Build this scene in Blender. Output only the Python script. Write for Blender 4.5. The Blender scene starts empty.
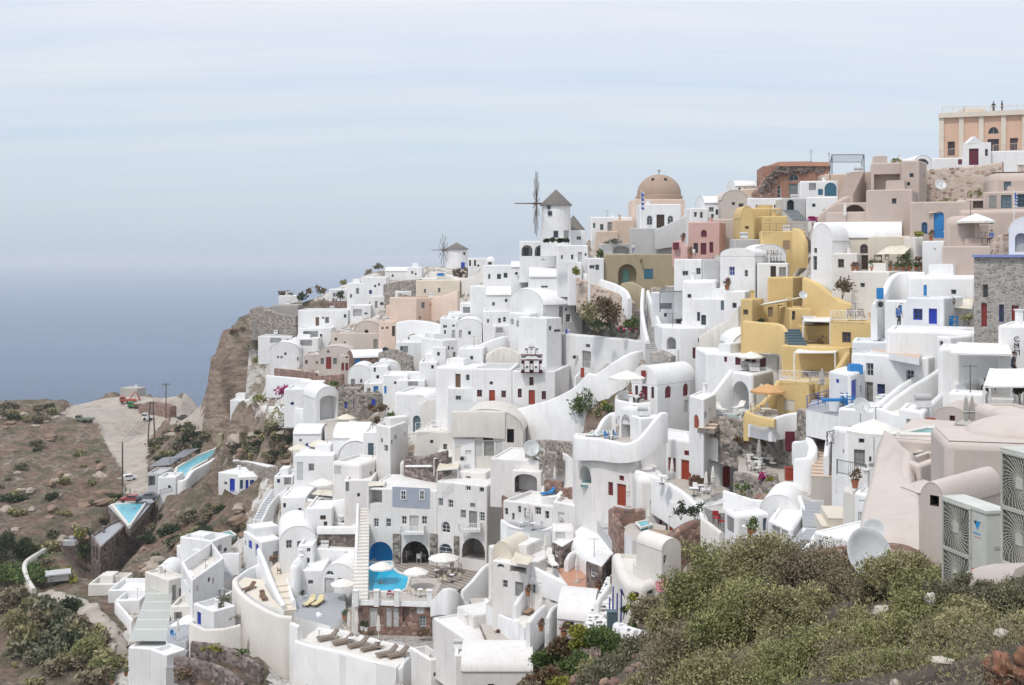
import bpy,bmesh,math,random
import numpy as np
from mathutils import Vector,Matrix,geometry
random.seed(7);RNG=np.random.default_rng(7)
SC=bpy.context.scene;COL=SC.collection
F=1100.0;CX=512.0;HY=258.0
def P(px,py,d):return Vector(((px-CX)/F*d,d,-(py-HY)/F*d))
def onz(px,py,z):
 d=-z*F/(py-HY);return Vector(((px-CX)/F*d,d,z))
def proj(v):return CX+F*v[0]/v[1],HY-F*v[2]/v[1]
MATS={}
def node_mat(name):
 m=bpy.data.materials.new(name);m.use_nodes=True
 nt=m.node_tree;bs=nt.nodes['Principled BSDF']
 MATS[name]=m;return m,nt,bs
def L(nt,a,b):nt.links.new(a,b)
def pos(nt,sx=1,sy=1,sz=1):
 g=nt.nodes.new('ShaderNodeNewGeometry')
 mp=nt.nodes.new('ShaderNodeMapping');mp.inputs['Scale'].default_value=(sx,sy,sz)
 L(nt,g.outputs['Position'],mp.inputs['Vector']);return mp.outputs['Vector']
def noise(nt,v,s,det=5,rough=.6):
 n=nt.nodes.new('ShaderNodeTexNoise');n.inputs['Scale'].default_value=s
 n.inputs['Detail'].default_value=det;n.inputs['Roughness'].default_value=rough
 L(nt,v,n.inputs['Vector']);return n.outputs['Fac']
def ramp(nt,f,stops):
 r=nt.nodes.new('ShaderNodeValToRGB');cr=r.color_ramp
 while len(cr.elements)<len(stops):cr.elements.new(.5)
 for e,(p,c)in zip(cr.elements,stops):
  e.position=p;e.color=(*c,1)if len(c)==3 else c
 L(nt,f,r.inputs['Fac']);return r.outputs['Color']
def mix(nt,f,a,b,mode='MIX'):
 m=nt.nodes.new('ShaderNodeMix');m.data_type='RGBA';m.blend_type=mode
 if isinstance(f,(int,float)):m.inputs[0].default_value=f
 else:L(nt,f,m.inputs[0])
 for s,x in((m.inputs[6],a),(m.inputs[7],b)):
  if isinstance(x,tuple):s.default_value=(*x,1)
  else:L(nt,x,s)
 return m.outputs[2]
def bump(nt,bs,h,st,dist=.05):
 b=nt.nodes.new('ShaderNodeBump');b.inputs['Strength'].default_value=st;b.inputs['Distance'].default_value=dist
 L(nt,h,b.inputs['Height']);L(nt,b.outputs['Normal'],bs.inputs['Normal'])
def stucco(name,c,dirt=(.45,.42,.38),amt=.35,rough=.85):
 m,nt,bs=node_mat(name);bs.inputs['Roughness'].default_value=rough
 a=noise(nt,pos(nt),.35,6,.65);b=noise(nt,pos(nt,1.6,1.6,.22),1.2,5,.7)
 base=ramp(nt,a,[(.3,tuple(x*.9 for x in c)),(.7,tuple(min(x*1.04,.86)for x in c))])
 stain=ramp(nt,b,[(.53,(0,0,0)),(.78,(amt,amt,amt))])
 p_=ramp(nt,noise(nt,pos(nt),.9,3,.5),[(.60,(0,0,0)),(.63,(.16,.16,.16))]);L(nt,mix(nt,p_,mix(nt,stain,base,dirt),tuple(x*.85 for x in c)),bs.inputs['Base Color'])
 bump(nt,bs,noise(nt,pos(nt),3.0,6,.6),.25,.04);return m
def plain(name,c,rough=.6,var=.12,metal=0,spec=None):
 m,nt,bs=node_mat(name);bs.inputs['Roughness'].default_value=rough;bs.inputs['Metallic'].default_value=metal
 a=noise(nt,pos(nt),2.3,4,.6)
 L(nt,ramp(nt,a,[(.3,tuple(x*(1-var)for x in c)),(.7,tuple(x*(1+var)for x in c))]),bs.inputs['Base Color'])
 return m
def stone(name,cols,scale=3.0,mortar=(.3,.27,.24),mw=.06,bst=.6):
 m,nt,bs=node_mat(name);bs.inputs['Roughness'].default_value=.9
 v=pos(nt,1,1,1.5)
 w=nt.nodes.new('ShaderNodeTexVoronoi');w.inputs['Scale'].default_value=scale;L(nt,v,w.inputs['Vector'])
 e=nt.nodes.new('ShaderNodeTexVoronoi');e.feature='DISTANCE_TO_EDGE';e.inputs['Scale'].default_value=scale;L(nt,v,e.inputs['Vector'])
 s=nt.nodes.new('ShaderNodeSeparateColor');L(nt,w.outputs['Color'],s.inputs[0])
 n=len(cols);c=ramp(nt,s.outputs[0],[(i/n,x)for i,x in enumerate(cols)])
 c=mix(nt,.12,c,ramp(nt,noise(nt,pos(nt),1.2,6),[(.3,(.1,.09,.08)),(.7,(.6,.55,.5))]))
 k=ramp(nt,e.outputs['Distance'],[(mw*.4,(1,1,1)),(mw,(0,0,0))])
 L(nt,mix(nt,k,c,mortar),bs.inputs['Base Color']);bump(nt,bs,e.outputs['Distance'],bst,.12);return m
W_=(.80,.80,.795)
stucco('white',W_,(.5,.46,.41),amt=.42);stucco('white_warm',(.76,.74,.715),amt=.5);stucco('white_cool',(.74,.76,.78),amt=.3);stucco('offwhite',(.72,.69,.64),amt=.35)
stucco('cream',(.70,.63,.53),amt=.3);stucco('beige',(.53,.44,.385),(.46,.38,.33),.25);stucco('blush',(.58,.51,.46),(.42,.36,.32),.5)
stucco('peach',(.72,.57,.47),(.5,.35,.27),.3);stucco('pink',(.60,.38,.34),(.62,.5,.45),.4);stucco('peach2',(.68,.46,.34),(.5,.36,.28),.3);stucco('yellow',(.66,.49,.225),(.5,.34,.13),.3)
stucco('ochre',(.38,.32,.21),(.24,.2,.12),.6);stucco('terracotta',(.33,.17,.115),(.42,.37,.31),.75);stucco('greyblue',(.35,.38,.45),(.3,.33,.38),.2)
stucco('greywall',(.50,.50,.50),(.33,.33,.33),.4);stucco('concrete',(.42,.40,.37),(.25,.23,.2),.5);stucco('dirtywhite',(.66,.63,.58),(.33,.29,.25),.7)
stucco('paving',(.50,.46,.41),(.3,.27,.24),.5);stucco('greydeck',(.36,.37,.39),(.25,.26,.28),.4);stucco('redtile',(.50,.27,.18),(.35,.18,.12),.4)
stucco('domebrown',(.38,.28,.21),(.28,.2,.16),.5);stucco('tan',(.62,.48,.38),(.4,.3,.22),.4)
stone('stone_grey',[(.045,.04,.037),(.15,.13,.115),(.29,.25,.215),(.1,.085,.075),(.4,.35,.3)],2.1,(.25,.23,.2))
stone('stone_brown',[(.13,.055,.035),(.27,.14,.1),(.07,.045,.04),(.4,.26,.2),(.2,.1,.07)],1.9,(.17,.12,.1))
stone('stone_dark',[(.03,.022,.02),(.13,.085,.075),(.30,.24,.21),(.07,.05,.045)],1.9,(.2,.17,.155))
stone('stone_pink',[(.42,.33,.27),(.5,.4,.33),(.36,.24,.18),(.2,.14,.11),(.55,.46,.38)],1.6,(.5,.42,.36),.12)
stone('stone_pale',[(.36,.34,.32),(.28,.25,.23),(.44,.41,.38),(.22,.2,.19)],3.2,(.4,.38,.35),.1)
def planks(name):
 m,nt,bs=node_mat(name);bs.inputs['Roughness'].default_value=.8
 w=nt.nodes.new('ShaderNodeTexWave');w.inputs['Scale'].default_value=.55;w.inputs['Distortion'].default_value=.6;w.bands_direction='DIAGONAL';L(nt,pos(nt),w.inputs['Vector'])
 c=ramp(nt,w.outputs['Fac'],[(.35,(.17,.14,.12)),(.55,(.42,.37,.32))]);L(nt,mix(nt,.35,c,ramp(nt,noise(nt,pos(nt),1.5),[(.3,(.2,.17,.15)),(.7,(.45,.4,.36))])),bs.inputs['Base Color'])
planks('planks')
stone('flagstone',[(.44,.40,.35),(.36,.32,.28),(.5,.46,.41),(.3,.27,.24)],1.3,(.66,.64,.6),.08,.2)
stone('crazy_white',[(.10,.10,.11),(.2,.19,.19),(.16,.15,.15),(.7,.7,.69)],1.5,(.78,.78,.77),.22,.2)
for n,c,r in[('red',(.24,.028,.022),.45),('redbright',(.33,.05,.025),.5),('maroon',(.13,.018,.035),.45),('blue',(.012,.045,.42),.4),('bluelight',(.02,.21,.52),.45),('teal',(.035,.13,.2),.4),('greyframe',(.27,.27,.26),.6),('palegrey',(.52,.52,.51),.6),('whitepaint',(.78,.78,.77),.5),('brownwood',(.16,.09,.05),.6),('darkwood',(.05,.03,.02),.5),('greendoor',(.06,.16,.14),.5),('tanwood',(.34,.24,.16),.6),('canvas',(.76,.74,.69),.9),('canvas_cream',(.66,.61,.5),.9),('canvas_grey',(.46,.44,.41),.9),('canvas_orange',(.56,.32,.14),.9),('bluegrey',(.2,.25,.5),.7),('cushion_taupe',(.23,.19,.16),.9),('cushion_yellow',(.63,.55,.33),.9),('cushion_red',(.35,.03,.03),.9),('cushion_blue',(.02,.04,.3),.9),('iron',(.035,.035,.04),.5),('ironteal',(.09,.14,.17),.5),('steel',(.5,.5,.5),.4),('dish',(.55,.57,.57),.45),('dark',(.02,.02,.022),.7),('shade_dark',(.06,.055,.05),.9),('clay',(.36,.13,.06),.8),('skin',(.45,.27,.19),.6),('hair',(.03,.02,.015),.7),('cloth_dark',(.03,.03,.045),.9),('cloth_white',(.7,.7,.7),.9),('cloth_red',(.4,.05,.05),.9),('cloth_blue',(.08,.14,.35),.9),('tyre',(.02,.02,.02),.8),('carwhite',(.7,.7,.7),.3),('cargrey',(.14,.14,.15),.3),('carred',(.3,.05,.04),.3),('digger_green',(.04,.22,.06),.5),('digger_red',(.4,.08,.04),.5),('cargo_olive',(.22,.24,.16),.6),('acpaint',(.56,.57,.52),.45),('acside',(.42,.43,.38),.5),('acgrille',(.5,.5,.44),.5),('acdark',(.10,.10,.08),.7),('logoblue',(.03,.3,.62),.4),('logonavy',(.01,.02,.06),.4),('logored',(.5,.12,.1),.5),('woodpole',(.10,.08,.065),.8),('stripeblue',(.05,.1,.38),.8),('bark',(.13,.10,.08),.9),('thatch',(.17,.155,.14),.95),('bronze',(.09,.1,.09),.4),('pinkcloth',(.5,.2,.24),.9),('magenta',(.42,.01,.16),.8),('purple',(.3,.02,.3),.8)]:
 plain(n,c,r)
plain('solar',(.42,.44,.40),.3,.08);plain('glass',(.035,.045,.055),.12,.3);plain('glass_pale',(.16,.2,.22),.15,.2)
m,nt,bs=node_mat('village');bs.inputs['Roughness'].default_value=.95
v=noise(nt,pos(nt),.35,8,.7);u=noise(nt,pos(nt),2.2,8,.7)
c=ramp(nt,u,[(.3,(.12,.09,.07)),(.5,(.3,.25,.2)),(.7,(.45,.4,.34))]);e=ramp(nt,u,[(.3,(.42,.4,.37)),(.6,(.66,.64,.6)),(.8,(.74,.73,.71))])
L(nt,mix(nt,ramp(nt,v,[(.46,(0,0,0)),(.52,(1,1,1))]),c,e),bs.inputs['Base Color']);bump(nt,bs,u,.9,.3)
def leafmat(name,a,b,c=None):
 m,nt,bs=node_mat(name);bs.inputs['Roughness'].default_value=.75
 g=nt.nodes.new('ShaderNodeNewGeometry');st=[(0,a),(.55,b)]+([(1,c)]if c else[])
 r=ramp(nt,g.outputs['Random Per Island'],st)
 r=mix(nt,.5,r,ramp(nt,noise(nt,pos(nt),1.5,3),[(.35,a),(.65,c or b)]))
 L(nt,r,bs.inputs['Base Color'])
 try:bs.inputs['Subsurface Weight'].default_value=0
 except Exception:pass
 return m
leafmat('leaf_olive',(.10,.105,.04),(.29,.28,.12),(.46,.41,.22));leafmat('leaf_green',(.025,.06,.015),(.07,.13,.03),(.15,.2,.05))
leafmat('leaf_dry',(.17,.13,.09),(.27,.22,.15),(.26,.24,.14));leafmat('leaf_grey',(.09,.1,.06),(.16,.165,.1),(.24,.22,.14));leafmat('leaf_rust',(.11,.05,.03),(.2,.1,.06),(.12,.13,.05))
leafmat('leaf_yellow',(.2,.2,.03),(.4,.36,.05),(.12,.17,.03));leafmat('flower_magenta',(.35,.01,.12),(.55,.03,.22),(.2,.02,.1));leafmat('leaf_dark',(.015,.03,.012),(.035,.06,.02),(.07,.09,.03))
def watermat(name,a,b,rough=.08):
 m,nt,bs=node_mat(name);bs.inputs['Roughness'].default_value=rough
 L(nt,ramp(nt,noise(nt,pos(nt),.5,3),[(.35,a),(.65,b)]),bs.inputs['Base Color']);bump(nt,bs,noise(nt,pos(nt),2.5,4),.5,.08);return m
watermat('pool_blue',(.01,.42,.68),(.02,.5,.75));watermat('pool_deep',(.015,.36,.75),(.02,.45,.82));watermat('pool_pale',(.12,.48,.6),(.2,.56,.66));watermat('pool_teal',(.13,.34,.35),(.2,.42,.42))
LABELS={}
def newobj(name,me,parent=None,m=None):
 o=bpy.data.objects.new(name,me);COL.objects.link(o)
 if parent is not None:o.parent=parent
 if m is not None and me is not None:
  for k in([m]if isinstance(m,str)else m):me.materials.append(MATS[k])
 return o
def tag(o,label=None,cat=None,group=None,kind=None):
 if label:
  o['label']=label
  if label in LABELS and LABELS[label]!=(group or '?'):print('DUPLABEL',label)
  LABELS[label]=group or '#'
  n=len(label.split())
  if n<4 or n>16:print('BADLEN',n,label)
 if cat:o['category']=cat
 if group:o['group']=group
 if kind or(label and cat):o['kind']=kind or 'thing'
 return o
def empty(name,loc,label,cat,group=None,rz=0):
 o=bpy.data.objects.new(name,None);COL.objects.link(o);o.location=loc;o.rotation_euler.z=rz
 o.empty_display_size=.1
 return tag(o,label,cat,group)
KIDS={}
def kids_index():
 KIDS.clear()
 for o in bpy.data.objects:
  if o.parent:KIDS.setdefault(o.parent.name,[]).append(o)
def dup(o,parent=None,top=True):
 c=o.copy();COL.objects.link(c);c.parent=parent
 for ch in[x for x in PROTO_KIDS.get(o.name,[])]:dup(ch,c,False)
 return c
PROTO_KIDS={}
def reg(o):
 PROTO_KIDS[o.name]=[c for c in bpy.data.objects if c.parent is o]
 for c in PROTO_KIDS[o.name]:reg(c)
class Proto:
 """one of a kind; the first place() uses the original, later ones copy it with its parts"""
 def __init__(s,fn):s.fn=fn;s.o=None
 def place(s,loc,rz,label,group=None,scale=1,**kw):
  if s.o is None:
   s.o=s.fn();reg(s.o);o=s.o
  else:o=dup(s.o)
  o.location=loc;o.rotation_euler=(0,0,rz);o.scale=(scale,)*3 if not isinstance(scale,tuple)else scale
  if 'group' in o:del o['group']
  return tag(o,label,None,group)
class MB:
 def __init__(s,loc=(0,0,0)):
  s.v=[];s.f=[];s.mi=[];s.M=Matrix.Identity(4);s.loc=Vector(loc);s.k=0
 def pt(s,p):
  s.v.append(tuple(s.M@Vector(p)-s.loc));return len(s.v)-1
 def face(s,idx):s.f.append(tuple(idx));s.mi.append(s.k)
 def poly(s,pts):s.face([s.pt(p)for p in pts])
 def box(s,c,h,rz=0,R=None):
  R=R or Matrix.Rotation(rz,3,'Z');c=Vector(c);i=len(s.v)
  for dx,dy,dz in((-1,-1,-1),(1,-1,-1),(1,1,-1),(-1,1,-1),(-1,-1,1),(1,-1,1),(1,1,1),(-1,1,1)):
   s.pt(c+R@Vector((dx*h[0],dy*h[1],dz*h[2])))
  for q in((0,3,2,1),(4,5,6,7),(0,1,5,4),(1,2,6,5),(2,3,7,6),(3,0,4,7)):s.face([i+a for a in q])
  return s
 def tube(s,a,b,r0,r1=None,n=6,cap=True):
  a,b=Vector(a),Vector(b);r1=r0 if r1 is None else r1;d=(b-a)
  if d.length<1e-6:return s
  d.normalize();u=d.orthogonal().normalized();w=d.cross(u);i=len(s.v)
  for c,r in((a,r0),(b,r1)):
   for k in range(n):
    t=2*math.pi*k/n;s.pt(c+(u*math.cos(t)+w*math.sin(t))*r)
  for k in range(n):s.face((i+k,i+(k+1)%n,i+n+(k+1)%n,i+n+k))
  if cap:s.face([i+k for k in range(n)][::-1]);s.face([i+n+k for k in range(n)])
  return s
 def path(s,pts,r,n=5):
  for a,b in zip(pts,pts[1:]):s.tube(a,b,r,r,n)
  return s
 def lathe(s,prof,n=16,c=(0,0,0),a0=0,a1=2*math.pi):
  c=Vector(c);full=abs(a1-a0-2*math.pi)<1e-6;m=n if full else n+1;i=len(s.v)
  for r,z in prof:
   for k in range(m):
    t=a0+(a1-a0)*k/n;s.pt(c+Vector((r*math.cos(t),r*math.sin(t),z)))
  for j in range(len(prof)-1):
   for k in range(n):
    k2=(k+1)%m;s.face((i+j*m+k,i+j*m+k2,i+(j+1)*m+k2,i+(j+1)*m+k))
  return s
 def ball(s,c,r,n=8,m=6,sq=(1,1,1)):
  c=Vector(c);i=len(s.v)
  for j in range(m+1):
   p=math.pi*j/m
   for k in range(n):
    t=2*math.pi*k/n;s.pt(c+Vector((r*sq[0]*math.sin(p)*math.cos(t),r*sq[1]*math.sin(p)*math.sin(t),r*sq[2]*math.cos(p))))
  for j in range(m):
   for k in range(n):s.face((i+j*n+k,i+(j+1)*n+k,i+(j+1)*n+(k+1)%n,i+j*n+(k+1)%n))
  return s
 def extr(s,pts,z0,z1):
  """vertical prism from a counter-clockwise plan polygon"""
  a=[s.pt((p[0],p[1],z0))for p in pts];b=[s.pt((p[0],p[1],z1))for p in pts];n=len(pts)
  for k in range(n):s.face((a[k],a[(k+1)%n],b[(k+1)%n],b[k]))
  s.face(b);s.face(a[::-1]);return s
 def build(s,name,m,parent=None,smooth=None):
  me=bpy.data.meshes.new(name);me.from_pydata(s.v,[],s.f);me.update()
  if smooth:
   me.polygons.foreach_set('use_smooth',[True]*len(me.polygons));me.set_sharp_from_angle(angle=math.radians(smooth))
  if any(s.mi):me.polygons.foreach_set('material_index',s.mi)
  return newobj(name,me,parent,m)
HAZE_D=.00014;SUN_EL=58;SUN_AZ=215;SUN_E=1.9;SUN_ANG=6;SKY_STR=.13;SKY_COVER=.85;EXPO=.11
CL_LO=(4.4,4.95,5.6);CL_MD=(5.8,6.1,6.4);CL_HI=(7.1,7.05,7.15);CL_TOP=(8.2,8.3,8.6)
CP=[(-60,410,330),(0,405,330),(30,402,335),(60,407,345),(100,402,365),(140,393,375),(185,390,350),(100,412,345),(150,420,320),(190,420,290),(120,450,270),(140,482,226),(130,512,212),(0,470,240),(50,440,290),(60,500,215),(0,540,185),(60,560,175),(20,600,160),(100,600,158),(0,680,135),(60,660,140),(130,680,133),(-80,540,180),(-80,680,130),(190,475,216),(235,480,215),(230,432,240),(260,420,225),(180,540,182),(150,580,166),(205,530,184),(205,425,268),(250,325,262),(212,341,268),(226,338,264),(243,338,260),(256,336,258),(206,411,264),(220,413,256),(235,417,250),(250,420,246),(300,300,272),(240,345,256),(330,290,276),(370,270,285),(300,340,240),(330,380,208),(380,340,215),(420,300,230),(455,262,272),(400,268,282),(280,400,205),(330,430,180),(300,470,165),(380,440,165),(270,520,155),(350,520,142),(430,560,132),(350,600,126),(430,620,118),(250,600,137),(200,640,136),(280,670,118),(400,670,110),(500,680,92),(470,400,165),(520,400,150),(480,340,180),(550,340,160),(520,290,175),(540,245,170),(520,500,120),(540,560,105),(600,600,88),(560,640,84),(600,540,98),(560,440,130),(620,440,115),(650,500,100),(650,380,125),(620,320,145),(600,280,158),(650,250,165),(650,225,176),(720,230,156),(760,200,160),(700,280,140),(700,340,122),(720,420,106),(720,500,88),(720,555,76),(800,548,70),(800,470,85),(800,400,97),(800,340,106),(800,280,118),(800,220,140),(820,180,155),(880,250,115),(880,200,136),(880,340,90),(880,420,70),(850,480,68),(850,525,62),(960,320,85),(960,250,101),(940,180,130),(1000,156,140),(1000,220,112),(1000,360,70),(930,445,50),(1010,410,58),(1100,300,80),(1100,200,110),(1100,150,140),(560,690,44),(600,655,45),(640,640,38),(700,602,31),(760,600,24),(830,590,23),(900,610,18),(1000,650,9),(800,690,14),(700,690,20),(620,690,33),(940,590,15),(1000,600,13),(1080,600,12)]
CPZ=[(196,262,-37),(188,270,-41),(200,255,-37),(203,252,-36),(700,52,-18),(800,45,-16),(600,66,-25),(880,40,-13),(950,27,-7),(560,60,-26),(500,60,-28),(400,70,-36),(300,90,-46),(200,100,-52),(0,100,-55),(512,20,-10),(400,30,-18),(250,305,-60),(330,330,-40),(450,320,-30),(560,225,-8),(660,235,-3),(760,235,2),(880,205,6),(1000,200,9),(1150,220,9),(200,400,-110),(100,430,-125),(0,430,-125),(-100,430,-125),(-60,350,-60),(400,400,-110),(560,350,-90),(700,350,-60),(900,350,-50),(1100,350,-40),(1000,430,-120),(700,430,-130),(500,430,-140),(205,315,-70),(190,330,-75),(225,300,-55),(210,300,-48)]
_pts=[tuple(P(*c))for c in CP]+[((px-CX)/F*d,d,z)for px,d,z in CPZ]+[(0,1,-1.75),(-12,4,-6),(12,4,-2.2),(-200,100,-70),(-250,300,-90),(-250,430,-135),(-120,60,-60),(160,40,-2),(250,150,20),(-60,20,-30),(-100,-5,-50),(0,-5,-1.7),(60,-5,-1.5)]
_A=np.array(_pts)
_n=len(_A)
_D=np.sqrt(((_A[:,None,:2]-_A[None,:,:2])**2).sum(-1))
_w=np.linalg.solve(_D+np.eye(_n)*-.35,_A[:,2]-0.0)
def hz(X,Y):
 X=np.atleast_1d(np.asarray(X,float));Y=np.atleast_1d(np.asarray(Y,float));out=np.zeros(X.shape)
 for i in range(_n):out+=_w[i]*np.hypot(X-_A[i,0],Y-_A[i,1])
 return out
def _vn(x,y,seed):
 xi=np.floor(x).astype(int);yi=np.floor(y).astype(int);fx=x-xi;fy=y-yi
 fx=fx*fx*(3-2*fx);fy=fy*fy*(3-2*fy)
 def h(a,b):
  k=(a*374761393+b*668265263+seed*974711)&0x7fffffff;k=((k^(k>>13))*1274126177)&0x7fffffff
  return((k^(k>>16))&0xffff)/65535.-.5
 return(h(xi,yi)*(1-fx)+h(xi+1,yi)*fx)*(1-fy)+(h(xi,yi+1)*(1-fx)+h(xi+1,yi+1)*fx)*fy
def fbm(x,y,s,o=4,seed=1,ridge=False):
 a=0;amp=1
 for k in range(o):
  n=_vn(x*s,y*s,seed+k);a=a+amp*((abs(n)*-2+.5)if ridge else n);s*=2.1;amp*=.5
 return a
def inpoly(px,py,poly):
 px=np.asarray(px);r=np.zeros(px.shape,bool);n=len(poly)
 for i in range(n):
  x1,y1=poly[i];x2,y2=poly[(i+1)%n]
  if y1==y2:continue
  c=((y1>py)!=(y2>py))&(px<(x2-x1)*(py-y1)/(y2-y1)+x1);r^=c
 return r
_I=np.array([c for c in CP if c[2]>46.5 or c[1]<450],float);_I[:,1]*=1.6
_DI=np.sqrt(((_I[:,None,:2]-_I[None,:,:2])**2).sum(-1));_wi=np.linalg.solve(_DI+np.eye(len(_I))*-.5,np.log(_I[:,2]))
def dep(px,py):return float(np.exp((_wi*np.hypot(px-_I[:,0],py*1.6-_I[:,1])).sum()))
ROADS=[('dirt_road','dust',[(62,412),(75,402),(110,398),(125,395),(160,398),(190,395),(198,404),(204,418),(200,430),(190,428),(165,420),(152,436),(147,460),(148,495),(128,496),(122,470),(104,440),(98,424),(70,418)]),]
TOWN=[(246,405),(250,345),(290,318),(262,300),(365,262),(420,250),(520,236),(620,200),(760,180),(830,160),(940,140),(1100,120),(1100,330),(1024,420),(1024,560),(860,560),(700,566),(655,580),(640,610),(560,640),(500,700),(150,700),(110,690),(130,610),(180,570),(235,545),(262,480),(300,460),(270,425)]
BROWN=[[(505,440),(585,405),(600,398),(640,372),(650,385),(600,430),(560,462),(510,470)],[(640,545),(700,515),(760,560),(700,570)],[(150,560),(255,500),(262,480),(300,440),(246,405),(235,545)],[(190,640),(220,600),(262,625),(272,700),(160,700)],[(505,700),(560,640),(640,610),(700,700)],[(240,300),(330,300),(330,322),(250,350)]]
def build_terrain():
 xs=np.concatenate([np.arange(-330,-150,3),np.arange(-150,95,.8),np.arange(95,260,3)])
 ys=np.concatenate([np.arange(-6,12,.45),np.arange(12,60,.6),np.arange(60,300,.85),np.arange(300,440,1.6)])
 X,Y=np.meshgrid(xs,ys);Z=hz(X.ravel(),Y.ravel()).reshape(X.shape)
 Yc=np.maximum(Y,1);px=CX+F*X/Yc;py=HY-F*Z/Yc
 town=inpoly(px,py,TOWN)
 for b in BROWN:town&=~inpoly(px,py,b)
 road=np.zeros(X.shape,bool)
 for _,_,p in ROADS:road|=inpoly(px,py,p)
 amp=np.where(Y<60,.35,np.where(town|road,.12,1.0));near=np.clip(Y/150,.25,1.4)
 gx,gy=np.gradient(Z);steep=np.clip(np.hypot(np.gradient(Z,axis=1)/np.gradient(X,axis=1),np.gradient(Z,axis=0)/np.gradient(Y,axis=0))-.5,0,1.5)
 Z=Z+amp*near*(fbm(X,Y,.06,5,3)*2.2+fbm(X,Y,.25,3,9,True)*.7)+amp*steep*fbm(X*1.4+Z*.6,Y*1.4-Z*.4,.2,4,21,True)*2.5
 Z=np.where(town&(Y>46),Z-1.0,Z)
 C=np.array([c for c in CONS if c[1]>40]);Zr=np.full(Z.shape,-1e9);Zl=np.full(Z.shape,1e9)
 for x,y,z,lift in C:
  R=9.0;i0,i1=np.searchsorted(xs,(x-R,x+R));j0,j1=np.searchsorted(ys,(y-R,y+R));sl=(slice(j0,j1),slice(i0,i1))
  ds=np.hypot(X[sl]-x,Y[sl]-y);Zl[sl]=np.minimum(Zl[sl],z-.12+(2.8 if y>200 else 1.5)*np.maximum(ds-1.3,0))
  if lift:Zr[sl]=np.maximum(Zr[sl],z-.25-1.1*np.maximum(ds-.8,0))
 Z=np.minimum(np.maximum(Z,Zr),Zl)
 SX=[400,500,520,545,560,600,625,650,660,680,720,760,830,870,900,940,1100];SY=[720,700,690,670,660,650,654,645,606,582,568,563,560,560,566,585,590]
 ED=np.interp(px,[500,650,700,760,830,900,1000],[47,42,33,27,25,21,15]);msk=(Y>ED)&(Y<62)&(px>400)
 Z=np.where(msk,np.minimum(Z,-(np.interp(px,SX,SY)+10-HY)/F*Y-.4),Z)
 ny,nx=X.shape;V=np.stack([X.ravel(),Y.ravel(),Z.ravel()],1)
 i=(np.arange(ny-1)[:,None]*nx+np.arange(nx-1)[None,:]).ravel();Q=np.stack([i,i+1,i+nx+1,i+nx],1)
 c=V[Q].mean(1);yc=np.maximum(c[:,1],1);fx=CX+F*c[:,0]/yc;fy=HY-F*c[:,2]/yc
 zone=np.zeros(len(Q),int)
 t=inpoly(fx,fy,TOWN)&(c[:,1]>46)
 for b in BROWN:t&=~inpoly(fx,fy,b)
 zone[t]=1
 for k,(_,_,p)in enumerate(ROADS):zone[inpoly(fx,fy,p)&(c[:,1]>100)]=2+k
 for k,(nm,mt,lab)in enumerate([('ground','soil',None),('village_ground','village',None)]+[(a,b,None)for a,b,_ in ROADS]):
  q=Q[zone==k];u,inv=np.unique(q,return_inverse=True)
  me=bpy.data.meshes.new(nm);me.from_pydata(V[u].tolist(),[],inv.reshape(-1,4).tolist());me.polygons.foreach_set('use_smooth',[True]*len(me.polygons))
  o=newobj(nm,me,None,mt);o['kind']='structure'
 return xs,ys,Z
m,nt,bs=node_mat('soil');bs.inputs['Roughness'].default_value=.95
g=nt.nodes.new('ShaderNodeNewGeometry');sx=nt.nodes.new('ShaderNodeSeparateXYZ');L(nt,g.outputs['Normal'],sx.inputs[0])
n1=noise(nt,pos(nt),.09,8,.62);n2=noise(nt,pos(nt),.8,8,.7);n3=noise(nt,pos(nt),.22,7,.65);n4=noise(nt,pos(nt,1,1,3.5),.35,6,.7)
c1=ramp(nt,n2,[(.28,(.07,.05,.04)),(.5,(.23,.18,.135)),(.68,(.44,.38,.31))])
c2=ramp(nt,n2,[(.3,(.11,.07,.05)),(.55,(.25,.165,.12)),(.75,(.36,.28,.21))])
cc=mix(nt,ramp(nt,n1,[(.42,(0,0,0)),(.56,(1,1,1))]),c1,c2)
cg=ramp(nt,n2,[(.3,(.05,.05,.028)),(.7,(.17,.16,.09))])
cc=mix(nt,ramp(nt,n3,[(.47,(0,0,0)),(.58,(.85,.85,.85))]),cc,cg)
cliff=ramp(nt,n4,[(.3,(.09,.065,.05)),(.5,(.29,.22,.17)),(.7,(.45,.37,.29))])
st=ramp(nt,sx.outputs[2],[(.5,(1,1,1)),(.72,(0,0,0))]);cc=mix(nt,st,cc,cliff)
L(nt,cc,bs.inputs['Base Color']);bump(nt,bs,noise(nt,pos(nt),.9,10,.75),1.0,.9)
m,nt,bs=node_mat('dust');bs.inputs['Roughness'].default_value=.95
L(nt,ramp(nt,noise(nt,pos(nt),.35,8,.7),[(.3,(.27,.23,.19)),(.5,(.38,.335,.285)),(.7,(.47,.425,.37))]),bs.inputs['Base Color']);bump(nt,bs,noise(nt,pos(nt),1,6),.3,.1)
CONS=[]
LATER=[];XS=None
def ground(x,y):
 i=min(max(np.searchsorted(XS,x)-1,0),len(XS)-2);j=min(max(np.searchsorted(YS,y)-1,0),len(YS)-2)
 u=(x-XS[i])/(XS[i+1]-XS[i]);v=(y-YS[j])/(YS[j+1]-YS[j])
 return float((ZG[j,i]*(1-u)+ZG[j,i+1]*u)*(1-v)+(ZG[j+1,i]*(1-u)+ZG[j+1,i+1]*u)*v)
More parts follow.
